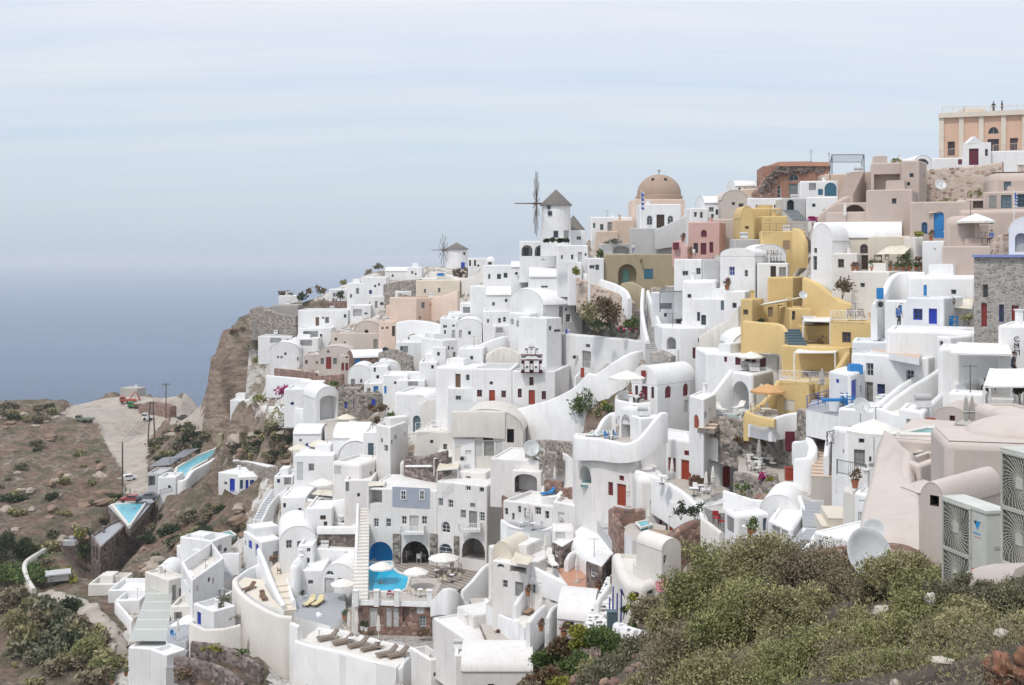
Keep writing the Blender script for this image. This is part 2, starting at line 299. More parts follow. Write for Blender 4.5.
def hit(px,py,d0=6,d1=420):
 d=d0;q=d0
 while d<d1:
  p=P(px,py,d)
  if ground(p.x,p.y)>=p.z:
   for _ in range(12):
    mdl=(q+d)/2;p=P(px,py,mdl)
    if ground(p.x,p.y)>=p.z:d=mdl
    else:q=mdl
   return P(px,py,d)
  q=d;d*=1.01
 return P(px,py,d1)
SEAZ=-132
m,nt,bs=node_mat('sea');bs.inputs['Roughness'].default_value=.22
L(nt,ramp(nt,noise(nt,pos(nt,.4,2.5,1),.004,6,.6),[(.3,(.04,.10,.215)),(.7,(.07,.145,.285))]),bs.inputs['Base Color'])
b1=noise(nt,pos(nt,.6,1.8,1),.05,12,.8);bump(nt,bs,b1,1.0,6)
mb=MB();mb.poly([(-45000,-2000,SEAZ),(45000,-2000,SEAZ),(45000,60000,SEAZ),(-45000,60000,SEAZ)]);o=mb.build('sea','sea');o['kind']='structure'
m=bpy.data.materials.new('haze');m.use_nodes=True;nt=m.node_tree;nt.nodes.clear();out=nt.nodes.new('ShaderNodeOutputMaterial')
pv=nt.nodes.new('ShaderNodeVolumePrincipled');pv.inputs['Color'].default_value=(.93,.97,1,1);pv.inputs['Density'].default_value=HAZE_D;pv.inputs['Anisotropy'].default_value=.1
L(nt,pv.outputs[0],out.inputs['Volume']);MATS['haze']=m
mb=MB();mb.box((0,29000,(SEAZ-1+34)/2),(42000,30500,(34-SEAZ+1)/2));o=mb.build('haze','haze');o['kind']='stuff';o['label']='pale blue sea haze fading the far water';o['category']='haze'
w=bpy.data.worlds.new('World');SC.world=w;w.use_nodes=True;nt=w.node_tree;bg=nt.nodes['Background']
sky=nt.nodes.new('ShaderNodeTexSky');sky.sky_type='NISHITA';sky.sun_disc=False;sky.sun_elevation=math.radians(SUN_EL);sky.sun_rotation=math.radians(SUN_AZ)
sky.dust_density=1.5;sky.ozone_density=1;sky.altitude=100
tc=nt.nodes.new('ShaderNodeTexCoord');sp=nt.nodes.new('ShaderNodeSeparateXYZ');L(nt,tc.outputs['Generated'],sp.inputs[0])
def mth(op,a,b=None):
 n=nt.nodes.new('ShaderNodeMath');n.operation=op
 for k,x in enumerate((a,b)):
  if x is None:continue
  if isinstance(x,(int,float)):n.inputs[k].default_value=x
  else:L(nt,x,n.inputs[k])
 return n.outputs[0]
zz=mth('MAXIMUM',sp.outputs[2],.0);den=mth('ADD',zz,.12)
cb=nt.nodes.new('ShaderNodeCombineXYZ');L(nt,mth('DIVIDE',sp.outputs[0],den),cb.inputs[0]);L(nt,mth('DIVIDE',sp.outputs[1],den),cb.inputs[1])
mp=nt.nodes.new('ShaderNodeMapping');mp.inputs['Rotation'].default_value=(0,0,math.radians(12));mp.inputs['Scale'].default_value=(.3,1.9,1);L(nt,cb.outputs[0],mp.inputs['Vector'])
cn=noise(nt,mp.outputs[0],1.1,10,.66)
cl=ramp(nt,cn,[(.30,(0,0,0)),(.72,(1,1,1))])
grad=ramp(nt,zz,[(0,CL_LO),(.12,CL_MD),(.23,CL_HI),(1,CL_TOP)])
fade=ramp(nt,zz,[(.02,(1,1,1)),(.13,(0,0,0))]);cl=mix(nt,fade,cl,(.55,.55,.55));cloudc=mix(nt,cl,mix(nt,1.0,grad,(.78,.86,.98),'MULTIPLY'),grad)
amt=nt.nodes.new('ShaderNodeMath');amt.operation='ADD';amt.inputs[1].default_value=0
L(nt,mix(nt,SKY_COVER,sky.outputs[0],cloudc),bg.inputs['Color']);bg.inputs['Strength'].default_value=SKY_STR
sl=bpy.data.lights.new('sun','SUN');sl.energy=SUN_E;sl.angle=math.radians(SUN_ANG);sl.color=(1,.955,.90);so=bpy.data.objects.new('sun',sl);COL.objects.link(so)
e,a=math.radians(SUN_EL),math.radians(SUN_AZ)
sdir=Vector((math.sin(a)*math.cos(e),math.cos(a)*math.cos(e),math.sin(e)));so.rotation_euler=sdir.to_track_quat('Z','Y').to_euler()
cam=bpy.data.cameras.new('camera');co=bpy.data.objects.new('camera',cam);COL.objects.link(co);SC.camera=co
co.rotation_euler=(math.pi/2,0,0);cam.sensor_width=36;cam.lens=36*F/1024;cam.shift_y=-(342.5-HY)/1024;cam.clip_start=.3;cam.clip_end=90000
SC.view_settings.view_transform='Standard';SC.view_settings.look='None';SC.view_settings.exposure=EXPO;SC.view_settings.gamma=1
SC.cycles.max_bounces=6;SC.cycles.diffuse_bounces=3;SC.cycles.glossy_bounces=2;SC.cycles.transmission_bounces=2;SC.cycles.volume_bounces=1
SC.cycles.use_adaptive_sampling=True;SC.cycles.adaptive_threshold=.02;SC.cycles.use_denoising=True
def unproj_plane(px,py,p0,n):
 r=Vector(((px-CX)/F,1,-(py-HY)/F));t=p0.dot(n)/r.dot(n);return r*t
def inset_poly(pts,d):
 n=len(pts);out=[]
 for i in range(n):
  p0,p1,p2=pts[i-1],pts[i],pts[(i+1)%n]
  a=(p1-p0).normalized();b=(p2-p1).normalized();na=Vector((-a.y,a.x));nb=Vector((-b.y,b.x))
  k=1+na.dot(nb);out.append(p1+(na+nb)*(d/max(k,.3)))
 return out
def rounded(pts,r,rr):
 """ring of points: corners of pts rounded; centres inset r, arc radius rr"""
 n=len(pts);cs=inset_poly(pts,r);out=[]
 for i in range(n):
  p0,p1,p2=pts[i-1],pts[i],pts[(i+1)%n]
  a=(p1-p0).normalized();b=(p2-p1).normalized();na=Vector((a.y,-a.x));nb=Vector((b.y,-b.x))
  a0=math.atan2(na.y,na.x);a1=math.atan2(nb.y,nb.x)
  if a.cross(b)<0:out+=[inset_poly(pts,r-rr)[i]]*4;continue
  while a1<a0-math.pi:a1+=2*math.pi
  while a1>a0+math.pi:a1-=2*math.pi
  for k in range(4):
   t=a0+(a1-a0)*k/3;out.append(cs[i]+Vector((math.cos(t),math.sin(t)))*rr)
 return out
def arch_outline(u0,u1,z0,z1,kind):
 w=u1-u0
 if kind=='arch':
  rise=min(w/2,(z1-z0)*.75);zs=z1-rise;n=8
  return[(u0,z0),(u1,z0)]+[((u0+u1)/2+w/2*math.cos(math.pi*k/n),zs+rise*math.sin(math.pi*k/n))for k in range(n+1)]
 if kind=='seg':
  rise=min(w*.22,(z1-z0)*.4);zs=z1-rise;n=6
  return[(u0,z0),(u1,z0)]+[((u0+u1)/2+w/2*math.cos(math.pi*k/n),zs+rise*math.sin(math.pi*k/n))for k in range(n+1)]
 if kind=='lun':
  n=8;return[((u0+u1)/2+w/2*math.cos(math.pi*k/n),z0+(z1-z0)*math.sin(math.pi*k/n))for k in range(n+1)]
 return[(u0,z0),(u1,z0),(u1,z1),(u0,z1)]
def area2(o):return sum(o[i-1][0]*o[i][1]-o[i][0]*o[i-1][1]for i in range(len(o)))/2
def clip(poly,ax,v,keep_lo):
 out=[];n=len(poly)
 for i in range(n):
  p,q=poly[i],poly[(i+1)%n];a=(v-p[ax])if keep_lo else(p[ax]-v);c=(v-q[ax])if keep_lo else(q[ax]-v)
  if a>=0:out.append(p)
  if a*c<0:t=a/(a-c);out.append((p[0]+(q[0]-p[0])*t,p[1]+(q[1]-p[1])*t))
 return out
def fill_holes(outline,holes):
 """the (convex) outline is cut between the holes until each piece has one at most"""
 if len(holes)>1:
  for ax in(0,1):
   iv=sorted((min(p[ax]for p in h),max(p[ax]for p in h),k)for k,h in enumerate(holes));m=iv[0][1]
   for a,c,k in iv[1:]:
    if a>m+1e-4:
     v=(a+m)/2;lo=[h for h in holes if max(p[ax]for p in h)<v];hi=[h for h in holes if min(p[ax]for p in h)>v]
     A,ka=fill_holes(clip(outline,ax,v,True),lo);B,kb=fill_holes(clip(outline,ax,v,False),hi);return A+B,ka and kb
    m=max(m,c)
 if len(outline)<3:return[],False
 idx=list(outline)
 for h in holes:idx+=list(h[::-1])
 tr=geometry.tessellate_polygon([[Vector((x,y,0))for x,y in outline]]+[[Vector((x,y,0))for x,y in h[::-1]]for h in holes])
 a=0;tris=[]
 for t in tr:
  q=[idx[i]for i in t];s=area2(q)
  if abs(s)<1e-7:continue
  tris.append(q if s>0 else q[::-1]);a+=abs(s)
 want=area2(outline)-sum(area2(h)for h in holes)
 return tris,abs(a-want)<.002*abs(want)+.002
def make_opening(parent,loc,kind,shape,outline,fr,kd,col,inner,uw):
 """fr(u, z, depth) -> world point; the opening's own mesh sits kd behind the wall face"""
 us=[p[0]for p in outline];zs=[p[1]for p in outline];u0,u1,z0,z1=min(us),max(us),min(zs),max(zs);w,h=u1-u0,z1-z0
 cu,cz=(u0+u1)/2,(z0+z1)/2
 fw=min(.09,w*.12)
 ins=[(cu+(u-cu)*(1-2*fw/w),cz+(z-cz)*(1-2*fw/h))for u,z in outline]
 if kind=='w':
  f=MB(loc);n=len(outline);dk=kd-.05
  o0=[f.pt(fr(u,z,dk))for u,z in outline];i0=[f.pt(fr(u,z,dk))for u,z in ins];i1=[f.pt(fr(u,z,kd+.03))for u,z in ins]
  for k in range(n):
   j=(k+1)%n;f.face((o0[k],o0[j],i0[j],i0[k]));f.face((i0[k],i0[j],i1[j],i1[k]))
  def bar(ua,ub,za,zb):
   q=[fr(ua,za,dk+.01),fr(ub,za,dk+.01),fr(ub,zb,dk+.01),fr(ua,zb,dk+.01)];f.poly(q)
  mw=fw*.6
  top=z1-fw if shape=='rect' else(z1-(w/2 if shape=='arch' else 0)*.3-fw)
  if w>.5:bar(cu-mw/2,cu+mw/2,z0+fw,top)
  if h>.7 and shape!='lun':
   for q in((1/3,2/3)if h>1.1 else(.5,)):bar(u0+fw,u1-fw,z0+h*q-mw/2,z0+h*q+mw/2)
  fo=f.build('window',col,parent)
  g=MB(loc);g.poly([fr(u,z,kd)for u,z in outline]);g.build('pane',inner or 'glass',fo)
 elif kind=='d':
  f=MB(loc);f.poly([fr(u,z,kd)for u,z in outline]);n=len(outline);dk=kd-.06
  o0=[f.pt(fr(u,z,dk))for u,z in outline];i0=[f.pt(fr(u,z,dk))for u,z in ins];i1=[f.pt(fr(u,z,kd))for u,z in ins]
  for k in range(n):
   j=(k+1)%n;f.face((o0[k],o0[j],i0[j],i0[k]));f.face((i0[k],i0[j],i1[j],i1[k]))
  def pan(ua,ub,za,zb):
   a=[f.pt(fr(*p,kd-.04))for p in((ua,za),(ub,za),(ub,zb),(ua,zb))];b=[f.pt(fr(*p,kd-.001))for p in((ua,za),(ub,za),(ub,zb),(ua,zb))]
   f.face(a)
   for k in range(4):f.face((b[k],b[(k+1)%4],a[(k+1)%4],a[k]))
  hh=h*.88 if shape=='rect' else h*.62
  for a,b in((.16,.47),(.53,.84)):
   for c,d in((.06,.42),(.48,.92)):pan(u0+w*a,u0+w*b,z0+hh*c,z0+hh*d)
  f.build('door',col,parent)
 elif kind=='s':
  f=MB(loc);f.poly([fr(u,z,kd)for u,z in outline])
  n=max(3,int(h/.12))
  for s0,s1 in((.06,.48),(.52,.94)):
   a=[f.pt(fr(u0+w*q,zz_,kd-.035))for q,zz_ in((s0,z0+.05*h),(s1,z0+.05*h),(s1,z0+.95*h),(s0,z0+.95*h))];f.face(a)
  f.build('shutter',col,parent)
def facewall(mb,fr,outline,ops,parent,loc,uw=1):
 """ops: (kind, shape, outline, colour, inner, depth)"""
 hs=[o[2]for o in ops];tris,ok=fill_holes(outline,hs)if hs else fill_holes(outline,[])
 if hs and not ok:
  good=[]
  for o in ops:
   tris,k=fill_holes(outline,[g[2]for g in good+[o]])
   if k:good.append(o)
   else:print('HOLE DROPPED',parent.get('label')if parent else '',o[0],[round(x,2)for p in(outline[0],outline[2])for x in p],[round(x,2)for p in(o[2][0],o[2][2])for x in p])
  ops=good;tris,_=fill_holes(outline,[o[2]for o in ops])
 for t in tris:mb.poly([fr(u,z,0)for u,z in t])
 for kind,shape,ol,col,inner,dp in ops:
  n=len(ol);a=[mb.pt(fr(u,z,0))for u,z in ol];b=[mb.pt(fr(u,z,dp))for u,z in ol]
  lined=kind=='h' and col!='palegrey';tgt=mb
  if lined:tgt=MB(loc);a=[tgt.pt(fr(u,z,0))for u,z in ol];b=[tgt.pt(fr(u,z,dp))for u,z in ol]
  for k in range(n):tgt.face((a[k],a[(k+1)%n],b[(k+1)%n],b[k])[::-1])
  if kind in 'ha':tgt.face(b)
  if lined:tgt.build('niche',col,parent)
  if kind=='a':
   us=[p[0]for p in ol];zs=[p[1]for p in ol];u0,u1,z0,z1=min(us),max(us),min(zs),max(zs)
   w=u1-u0;ww=min(w*.45,1.1);c=u0+w*.45;q=[(c-ww/2,z0+.02),(c+ww/2,z0+.02),(c+ww/2,z0+min((z1-z0)*.75,2.1)),(c-ww/2,z0+min((z1-z0)*.75,2.1))]
   make_opening(parent,loc,'d','rect',q,fr,dp-.02,col,inner,uw)
  if kind in 'wds':make_opening(parent,loc,kind,shape,ol,fr,dp,col,inner,uw)
KINDSHAPE={'w':('w','rect'),'W':('w','arch'),'L':('w','lun'),'d':('d','rect'),'D':('d','arch'),'s':('s','rect'),'S':('s','arch'),'h':('h','rect'),'H':('h','arch'),'a':('a','rect'),'A':('a','arch'),'G':('h','seg')}
HOUSES=[]
def house(label,pts,t,b,d=None,D=6.0,mat='white',roof='flat',name='white_house',cat='house',op=(),ph=.35,rise=1.3,ext=4.0,r=.16,group=None,roofmat=None,dep_op=.2,up=None,top2=None):
 pts=[(p,0)if isinstance(p,(int,float))else p for p in pts]
 if d is None:d=dep(sum(p[0]for p in pts)/len(pts),b)
 if mat=='white' and b>470 and 330<pts[0][0]<640:mat='white_warm'
 g=[]
 for px,dd in pts:g.append(Vector(((px-CX)/F*(d+dd),d+dd)))
 n2=len(pts)
 if n2==2:
  a=(g[1]-g[0]).normalized();nrm=Vector((-a.y,a.x));foot=[g[0],g[1],g[1]+nrm*D,g[0]+nrm*D]
 elif n2==3 and abs((g[1]-g[0]).normalized().cross((g[2]-g[1]).normalized()))>.5:foot=[g[0],g[1],g[2],g[0]+(g[2]-g[1])]
 else:foot=g+[g[-1]+Vector((0,D)),g[0]+Vector((0,D))]
 if area2([tuple(p)for p in foot])<0:print('FLIPPED',label)
 d0=d+pts[0][1];zt=-(t-HY)/F*d0;zb=-(b-HY)/F*d0-ext
 base=Vector((sum(p.x for p in foot)/len(foot),sum(p.y for p in foot)/len(foot),zb+ext))
 root=empty(name,base,label,cat,group);loc=base
 mb=MB(loc);n=len(foot)
 vaultf=roof=='vault';vaultx=roof=='vaultx'
 flatlike=roof in('flat','dome','none')
 per=[[]for _ in range(n)]
 for o in op:
  k,x0,y0,x1,y1=o[:5];col=o[5]if len(o)>5 else 'palegrey';inner=o[6]if len(o)>6 else None;dp=o[7]if len(o)>7 else None
  best=None
  for i in range(n):
   A,B=foot[i],foot[(i+1)%n];e=(B-A);en=e.normalized();nm=Vector((en.y,-en.x));mid=(A+B)/2
   if nm.dot(-mid)<=0.02*mid.length:continue
   c=unproj_plane((x0+x1)/2,(y0+y1)/2,Vector((A.x,A.y,0)),Vector((nm.x,nm.y,0)));u=(Vector((c.x,c.y))-A).dot(en)
   if-.05<u<e.length+.05 and(best is None or c.y<best[1]):best=(i,c.y)
  if best is None:print('NOFACE',label,o);continue
  i=best[0];A,B=foot[i],foot[(i+1)%n];en=(B-A).normalized();nm=Vector((en.y,-en.x,0));A3=Vector((A.x,A.y,0))
  us=[];ym=(y0+y1)/2;xm=(x0+x1)/2
  for xx in(x0,x1):
   c=unproj_plane(xx,ym,A3,nm);us.append((Vector((c.x,c.y))-A).dot(en))
  zs=[unproj_plane(xm,yy,A3,nm).z for yy in(y1,y0)]
  u0,u1=sorted(us);z0,z1=zs;Lw=(B-A).length
  u0=max(u0,.04);u1=min(u1,Lw-.04);kk,sh=KINDSHAPE[k]
  if u1-u0<.12:print('THIN',label,o);continue
  if dp is None:dp={'w':dep_op,'d':dep_op,'s':.08,'h':1.6,'a':1.8}[kk]
  per[i].append((kk,sh,arch_outline(u0,u1,z0,z1,sh),col,inner,dp))
 if d>84 and len(op)<4 and(mat.startswith('white')or mat in('offwhite','dirtywhite','beige','blush','peach'))and roof!='none' and name not in('garden_wall','gate_wall','plinth','planter','bell_wall'):
  R_n=random.Random(label)
  for i in range(n2-1):
   A,B=foot[i],foot[i+1];en=(B-A).normalized();Lw=(B-A).length;nm=Vector((en.y,-en.x))
   if Lw<1.6 or nm.dot(-(A+B)/2)<.2:continue
   for _ in range(1 if Lw<3 else(2 if Lw<6 else 3)):
    w_,h_=R_n.choice([(.5,.6),(.55,.8),(.45,.45),(.75,.6),(.8,1.9)]);u=R_n.uniform(.35,Lw-w_-.35);z=zt-(.9 if roof=='flat' else.3)-h_-R_n.uniform(0,.9)
    if z<zb+ext+.2 or u<.3:continue
    if all(max(p[0]for p in o[2])<u-.2 or min(p[0]for p in o[2])>u+w_+.2 or max(p[1]for p in o[2])<z-.2 or min(p[1]for p in o[2])>z+h_+.2 for o in per[i]):
     per[i].append(('d' if h_>1.5 else 'w','rect',arch_outline(u,u+w_,z,z+h_,'rect'),R_n.choice(['whitepaint','greyframe','palegrey','greyframe','teal' if h_<1.5 else 'greyframe','brownwood']),None,dep_op))
 rr=r if flatlike else 0.0;trim=[]
 for i in range(n):
  a_=(foot[i]-foot[i-1]).normalized();b_=(foot[(i+1)%n]-foot[i]).normalized();trim.append(max(0,rr*math.tan(math.atan2(a_.cross(b_),a_.dot(b_))/2)))
 zc=zt-rr if flatlike else zt
 for i in range(n):
  A,B=foot[i],foot[(i+1)%n];en=(B-A).normalized();nm=Vector((en.y,-en.x));Lw=(B-A).length
  def fr(u,z,dp,A=A,en=en,nm=nm):q=A+en*u-nm*dp;return Vector((q.x,q.y,z))
  ta,tb=trim[i],trim[(i+1)%n];ol=[(ta,zb),(Lw-tb,zb),(Lw-tb,zc),(ta,zc)]
  arched=(vaultf and(i==0 if n2==2 else i==0 or i==n-2))or(vaultf and n2==2 and i==2)or(vaultx and(i==1 or i==3))
  if arched:
   m_=14;ol=[(0,zb),(Lw,zb)]+[(Lw/2+Lw/2*math.cos(math.pi*k/m_),zt+rise*math.sin(math.pi*k/m_))for k in range(m_+1)]
  ok=[]
  for o in per[i]:
   ua,ub=min(p[0]for p in o[2]),max(p[0]for p in o[2]);fa,fb=(ta if not arched else 0)+.04,Lw-(tb if not arched else 0)-.04
   if ua<fa or ub>fb:
    w0=ub-ua;w1=min(w0,fb-fa);na_=min(max(ua,fa),fb-w1);o=(*o[:2],[(na_+(u-ua)*w1/w0,z)for u,z in o[2]],*o[3:])
   zz1=max(p[1]for p in o[2]);lim=zc if not arched else zt+rise
   if zz1>lim-.03:
    sh=zz1-(lim-.06);lo=min(p[1]for p in o[2]);o=(*o[:2],[(u,lo+(z-lo)*(zz1-sh-lo)/(zz1-lo))for u,z in o[2]],*o[3:])
   ok.append(o)
  facewall(mb,fr,ol,ok,root,loc)
 rm=roofmat or mat
 if flatlike:
  ro=rounded(foot,r,r);m4=len(ro);lo=[mb.pt((p.x,p.y,zb))for p in ro];hi=[mb.pt((p.x,p.y,zc))for p in ro]
  for i in range(n):
   for k in range(3):
    j=i*4+k;mb.face((lo[j],lo[j+1],hi[j+1],hi[j]))
  prev=hi
  for s in(30,60,90):
   s_=math.radians(s);ring=rounded(foot,r,r*math.cos(s_)+.002);cur=[mb.pt((p.x,p.y,zc+r*math.sin(s_)))for p in ring]
   for k in range(m4):mb.face((prev[k],prev[(k+1)%m4],cur[(k+1)%m4],cur[k]))
   prev=cur
  if ph>0:
   ii=inset_poly(foot,r+.18);a=[mb.pt((p.x,p.y,zt))for p in ii];b_=[mb.pt((p.x,p.y,zt-ph))for p in ii]
   for i in range(n):
    for k in range(3):mb.face((prev[i*4+k],prev[i*4+k+1],a[i]))
    mb.face((prev[i*4+3],prev[(i*4+4)%m4],a[(i+1)%n],a[i]));mb.face((a[i],a[(i+1)%n],b_[(i+1)%n],b_[i]))
  mb.build('wall',mat,root,smooth=40)
  rf=MB(loc);ii=inset_poly(foot,r+.17 if ph>0 else r*.5);z=zt-ph+.01 if ph>0 else zt-.002
  rf.poly([(p.x,p.y,z)for p in ii]);rf.build('roof',rm,root)
  if roof=='dome':
   c=sum(foot,Vector((0,0)))/n;R=min((foot[1]-foot[0]).length,(foot[2]-foot[1]).length)*.46 if not up else up
   q=MB(loc);q.lathe([(R,zt-.4),(R,zt)]+[(R*math.cos(k*math.pi/20),zt+R*.85*math.sin(k*math.pi/20))for k in range(0,11)],24,(c.x,c.y,0));q.build('dome',rm,root,smooth=50)
 else:
  mb.build('wall',mat,root,smooth=40);rf=MB(loc);m_=14
  if vaultf:
   A,B=foot[0],foot[1];Bk=foot[2]-foot[1]
   if n2==3:pass
   ring=lambda off,sc=1.0:[(lambda q,z:Vector((q.x,q.y,z)))((A+B)/2+(A-B)/2*math.cos(math.pi-math.pi*k/m_)*sc*-1+off,zt+rise*sc*math.sin(math.pi*k/m_))for k in range(m_+1)]
  else:
   A,B=foot[1],foot[2];Bk=foot[0]-foot[1]
   ring=lambda off,sc=1.0:[(lambda q,z:Vector((q.x,q.y,z)))((A+B)/2+(A-B)/2*math.cos(math.pi-math.pi*k/m_)*sc*-1+off,zt+rise*sc*math.sin(math.pi*k/m_))for k in range(m_+1)]
  bn=Bk.normalized();e_=.18
  seq=[ring(bn*0.0,.97),ring(bn*.0,1.0),ring(bn*.0+Vector((0,0)),1.03),ring(bn*.22,1.045),ring(Bk-bn*.22,1.045),ring(Bk,1.03),ring(Bk,.97)]
  ids=[[rf.pt(p)for p in s]for s in seq]
  for a_,b_ in zip(ids,ids[1:]):
   for k in range(m_):rf.face((a_[k],a_[k+1],b_[k+1],b_[k]))
  rf.build('roof',rm,root,smooth=45)
  root['z_spring']=zt
 R_n=random.Random(label+'c')
 if flatlike and roof=='flat' and d>60 and cat=='house' and R_n.random()<.55:
  for _ in range(R_n.choice((1,1,2))):
   u,v=R_n.uniform(.2,.8),R_n.uniform(.45,.85);q=(foot[0]*(1-u)+foot[1]*u)*(1-v)+(foot[-1]*(1-u)+foot[2 if n>2 else 1]*u)*v;c_=MB(loc);k=R_n.random();s_=R_n.uniform(.14,.24);hh=R_n.uniform(.25,.55)
   if k<.5:c_.box((q.x,q.y,zt-ph+hh),(s_,s_,hh),R_n.random());c_.box((q.x,q.y,zt-ph+2*hh+.05),(s_+.07,s_+.07,.04),.3);c_.build('chimney',mat,root)
   elif k<.75:c_.tube((q.x,q.y,zt-ph),(q.x,q.y,zt-ph+1.7),.03,.02,5);c_.tube((q.x-.45,q.y,zt-ph+1.6),(q.x+.45,q.y,zt-ph+1.6),.015,.015,4);[c_.tube((q.x+t_,q.y-.2,zt-ph+1.6),(q.x+t_,q.y+.2,zt-ph+1.6),.012,.012,4)for t_ in(-.4,-.15,.1,.35)];c_.build('aerial','iron',root)
   else:c_.tube((q.x-.5,q.y,zt-ph+.75),(q.x+.5,q.y,zt-ph+.75),.22,.22,10);c_.box((q.x,q.y-.25,zt-ph+.38),(.5,.35,.03),R=Matrix.Rotation(.8,3,'X'));c_.build('water_heater','steel',root)
 if flatlike and roof=='flat' and d>84 and cat=='house' and D>=6 and name!='stone_house' and R_n.random()<.4 and(foot[1]-foot[0]).length>2.5:
  u,v=R_n.uniform(.3,.7),R_n.uniform(.62,.72);q=(foot[0]*(1-u)+foot[1]*u)*(1-v)+(foot[-1]*(1-u)+foot[2]*u)*v;wd=(foot[1]-foot[0]).length*R_n.uniform(.18,.26);an_=math.atan2(foot[1].y-foot[0].y,foot[1].x-foot[0].x);hh=R_n.uniform(.35,.6);c_=MB(loc)
  c_.box((q.x,q.y,zt-ph+hh),(wd,D*.22,hh),an_);c_.box((q.x,q.y,zt-ph+2*hh+.04),(wd-.08,D*.22-.08,.05),an_);c_.build('roof_room',mat,root)
 HOUSES.append((root,foot,zt,zb))
 m4=len(foot)
 for i in range(m4):
  A,B=foot[i],foot[(i+1)%m4];k=max(1,int((B-A).length/1.2))
  for j in range(k):q=A+(B-A)*j/k;CONS.append((q.x,q.y,zb+ext,i<n2-1))
 for i in range(n2-1):
  for t_ in(.1,.5,.9):
   A=foot[i]*(1-t_)+foot[i+1]*t_
   for k in(2.2,4.2,6.5):q=A*(1-k/A.length);CONS.append((q.x,q.y,zb+ext+.12*k,False))
 for u in(.2,.5,.8):
  for v in(.25,.5,.75):q=(foot[0]*(1-u)+foot[1]*u)*(1-v)+(foot[-1]*(1-u)+foot[2]*u)*v;CONS.append((q.x,q.y,zb+ext,False))
 return root
def cr(pts,n=4):
 """Catmull-Rom through tuples"""
 P_=[np.array(p,float)for p in pts];P_=[2*P_[0]-P_[1]]+P_+[2*P_[-1]-P_[-2]];out=[]
 for i in range(1,len(P_)-2):
  a,b,c,d=P_[i-1:i+3]
  for k in range(n):
   t=k/n;out.append(.5*((2*b)+(c-a)*t+(2*a-5*b+4*c-d)*t*t+(3*b-a-3*c+d)*t**3))
 out.append(P_[-2]);return out
def wall(label,pts,th=.35,mat='white',ext=1.5,smooth=True,name='garden_wall',cat='wall',group=None,d=None,kind=None):
 """pts: (px, ytop, ybase[, depth]); a free-standing wall with a rounded top"""
 q=[]
 for p in pts:
  dd=p[3]if len(p)>3 else(dep(p[0],p[2])if d is None else d)
  q.append(((p[0]-CX)/F*dd,dd,-(p[1]-HY)/F*dd,-(p[2]-HY)/F*dd-ext))
 if smooth and len(q)>2:q=cr(q,5)
 q=[np.array(a,float)for a in q];n=len(q);c0=q[n//2];loc=Vector((c0[0],c0[1],c0[3]));mb=MB(loc);prof=[]
 for a in q:CONS.append((a[0],a[1],a[3]+ext,True))
 for i in range(n):
  a=q[max(i-1,0)];b=q[min(i+1,n-1)];t=Vector((b[0]-a[0],b[1]-a[1])).normalized();nm=Vector((-t.y,t.x))
  h=th/2;rd=min(h,.24);sec=[]
  for off,z in((-h,q[i][3]),(-h,q[i][2]-rd),(-h+rd*.35,q[i][2]-rd*.3),(-h+rd,q[i][2]),(h-rd,q[i][2]),(h-rd*.35,q[i][2]-rd*.3),(h,q[i][2]-rd),(h,q[i][3])):
   z=max(z,q[i][3]);sec.append(mb.pt((q[i][0]+nm.x*off,q[i][1]+nm.y*off,z)))
  prof.append(sec)
 for a,b in zip(prof,prof[1:]):
  for k in range(7):mb.face((a[k],b[k],b[k+1],a[k+1]))
 mb.face(prof[0]);mb.face(prof[-1][::-1])
 o=mb.build(name,mat,None,smooth=50);o.location=loc
 return tag(o,label,cat,group,kind)
def deck(label,pts,d0,mat='greydeck',th=1.2,name='terrace',cat='terrace',kind=None,side=None,group=None,z=None):
 """a level platform whose outline is (px, py) seen on the plane through pts[0] at depth d0"""
 z=P(pts[0][0],pts[0][1],d0).z if z is None else z
 side=side or('white' if 'pool' not in name and mat not in('soil','crazy_white')else None)
 w=[onz(px,py,z)for px,py in pts]
 if area2([(p.x,p.y)for p in w])<0:w=w[::-1]
 loc=sum(w,Vector((0,0,0)))/len(w);mb=MB(loc);top=[mb.pt(p)for p in w];mb.face(top);pool='pool' in name
 for a,c in zip(w,w[1:]+w[:1]):
  for k in range(4):q=a+(c-a)*k/4;CONS.append((q.x,q.y,z-(1.5 if pool else.1),not pool))
  for u in(.3,.6,.9):q=a+(loc-a)*u;CONS.append((q.x,q.y,z-(1.5 if pool else.1),False))
 mb.k=1 if side else 0;lo=[mb.pt((p.x,p.y,z-th))for p in w];t2=[mb.pt(p)for p in w];n=len(w)
 for k in range(n):mb.face((lo[k],lo[(k+1)%n],t2[(k+1)%n],t2[k]))
 o=mb.build(name,[mat,side]if side else mat);o.location=loc
 if pool:
  q=MB();r_=.05*math.sqrt(max((w[0]-w[n//2]).length,2))+.03
  for a,c in zip(w,w[1:]+w[:1]):q.tube(a-loc+Vector((0,0,.02)),c-loc+Vector((0,0,.02)),r_,r_,6)
  q.build('coping','offwhite',o)
 return tag(o,label,cat,group,kind),z
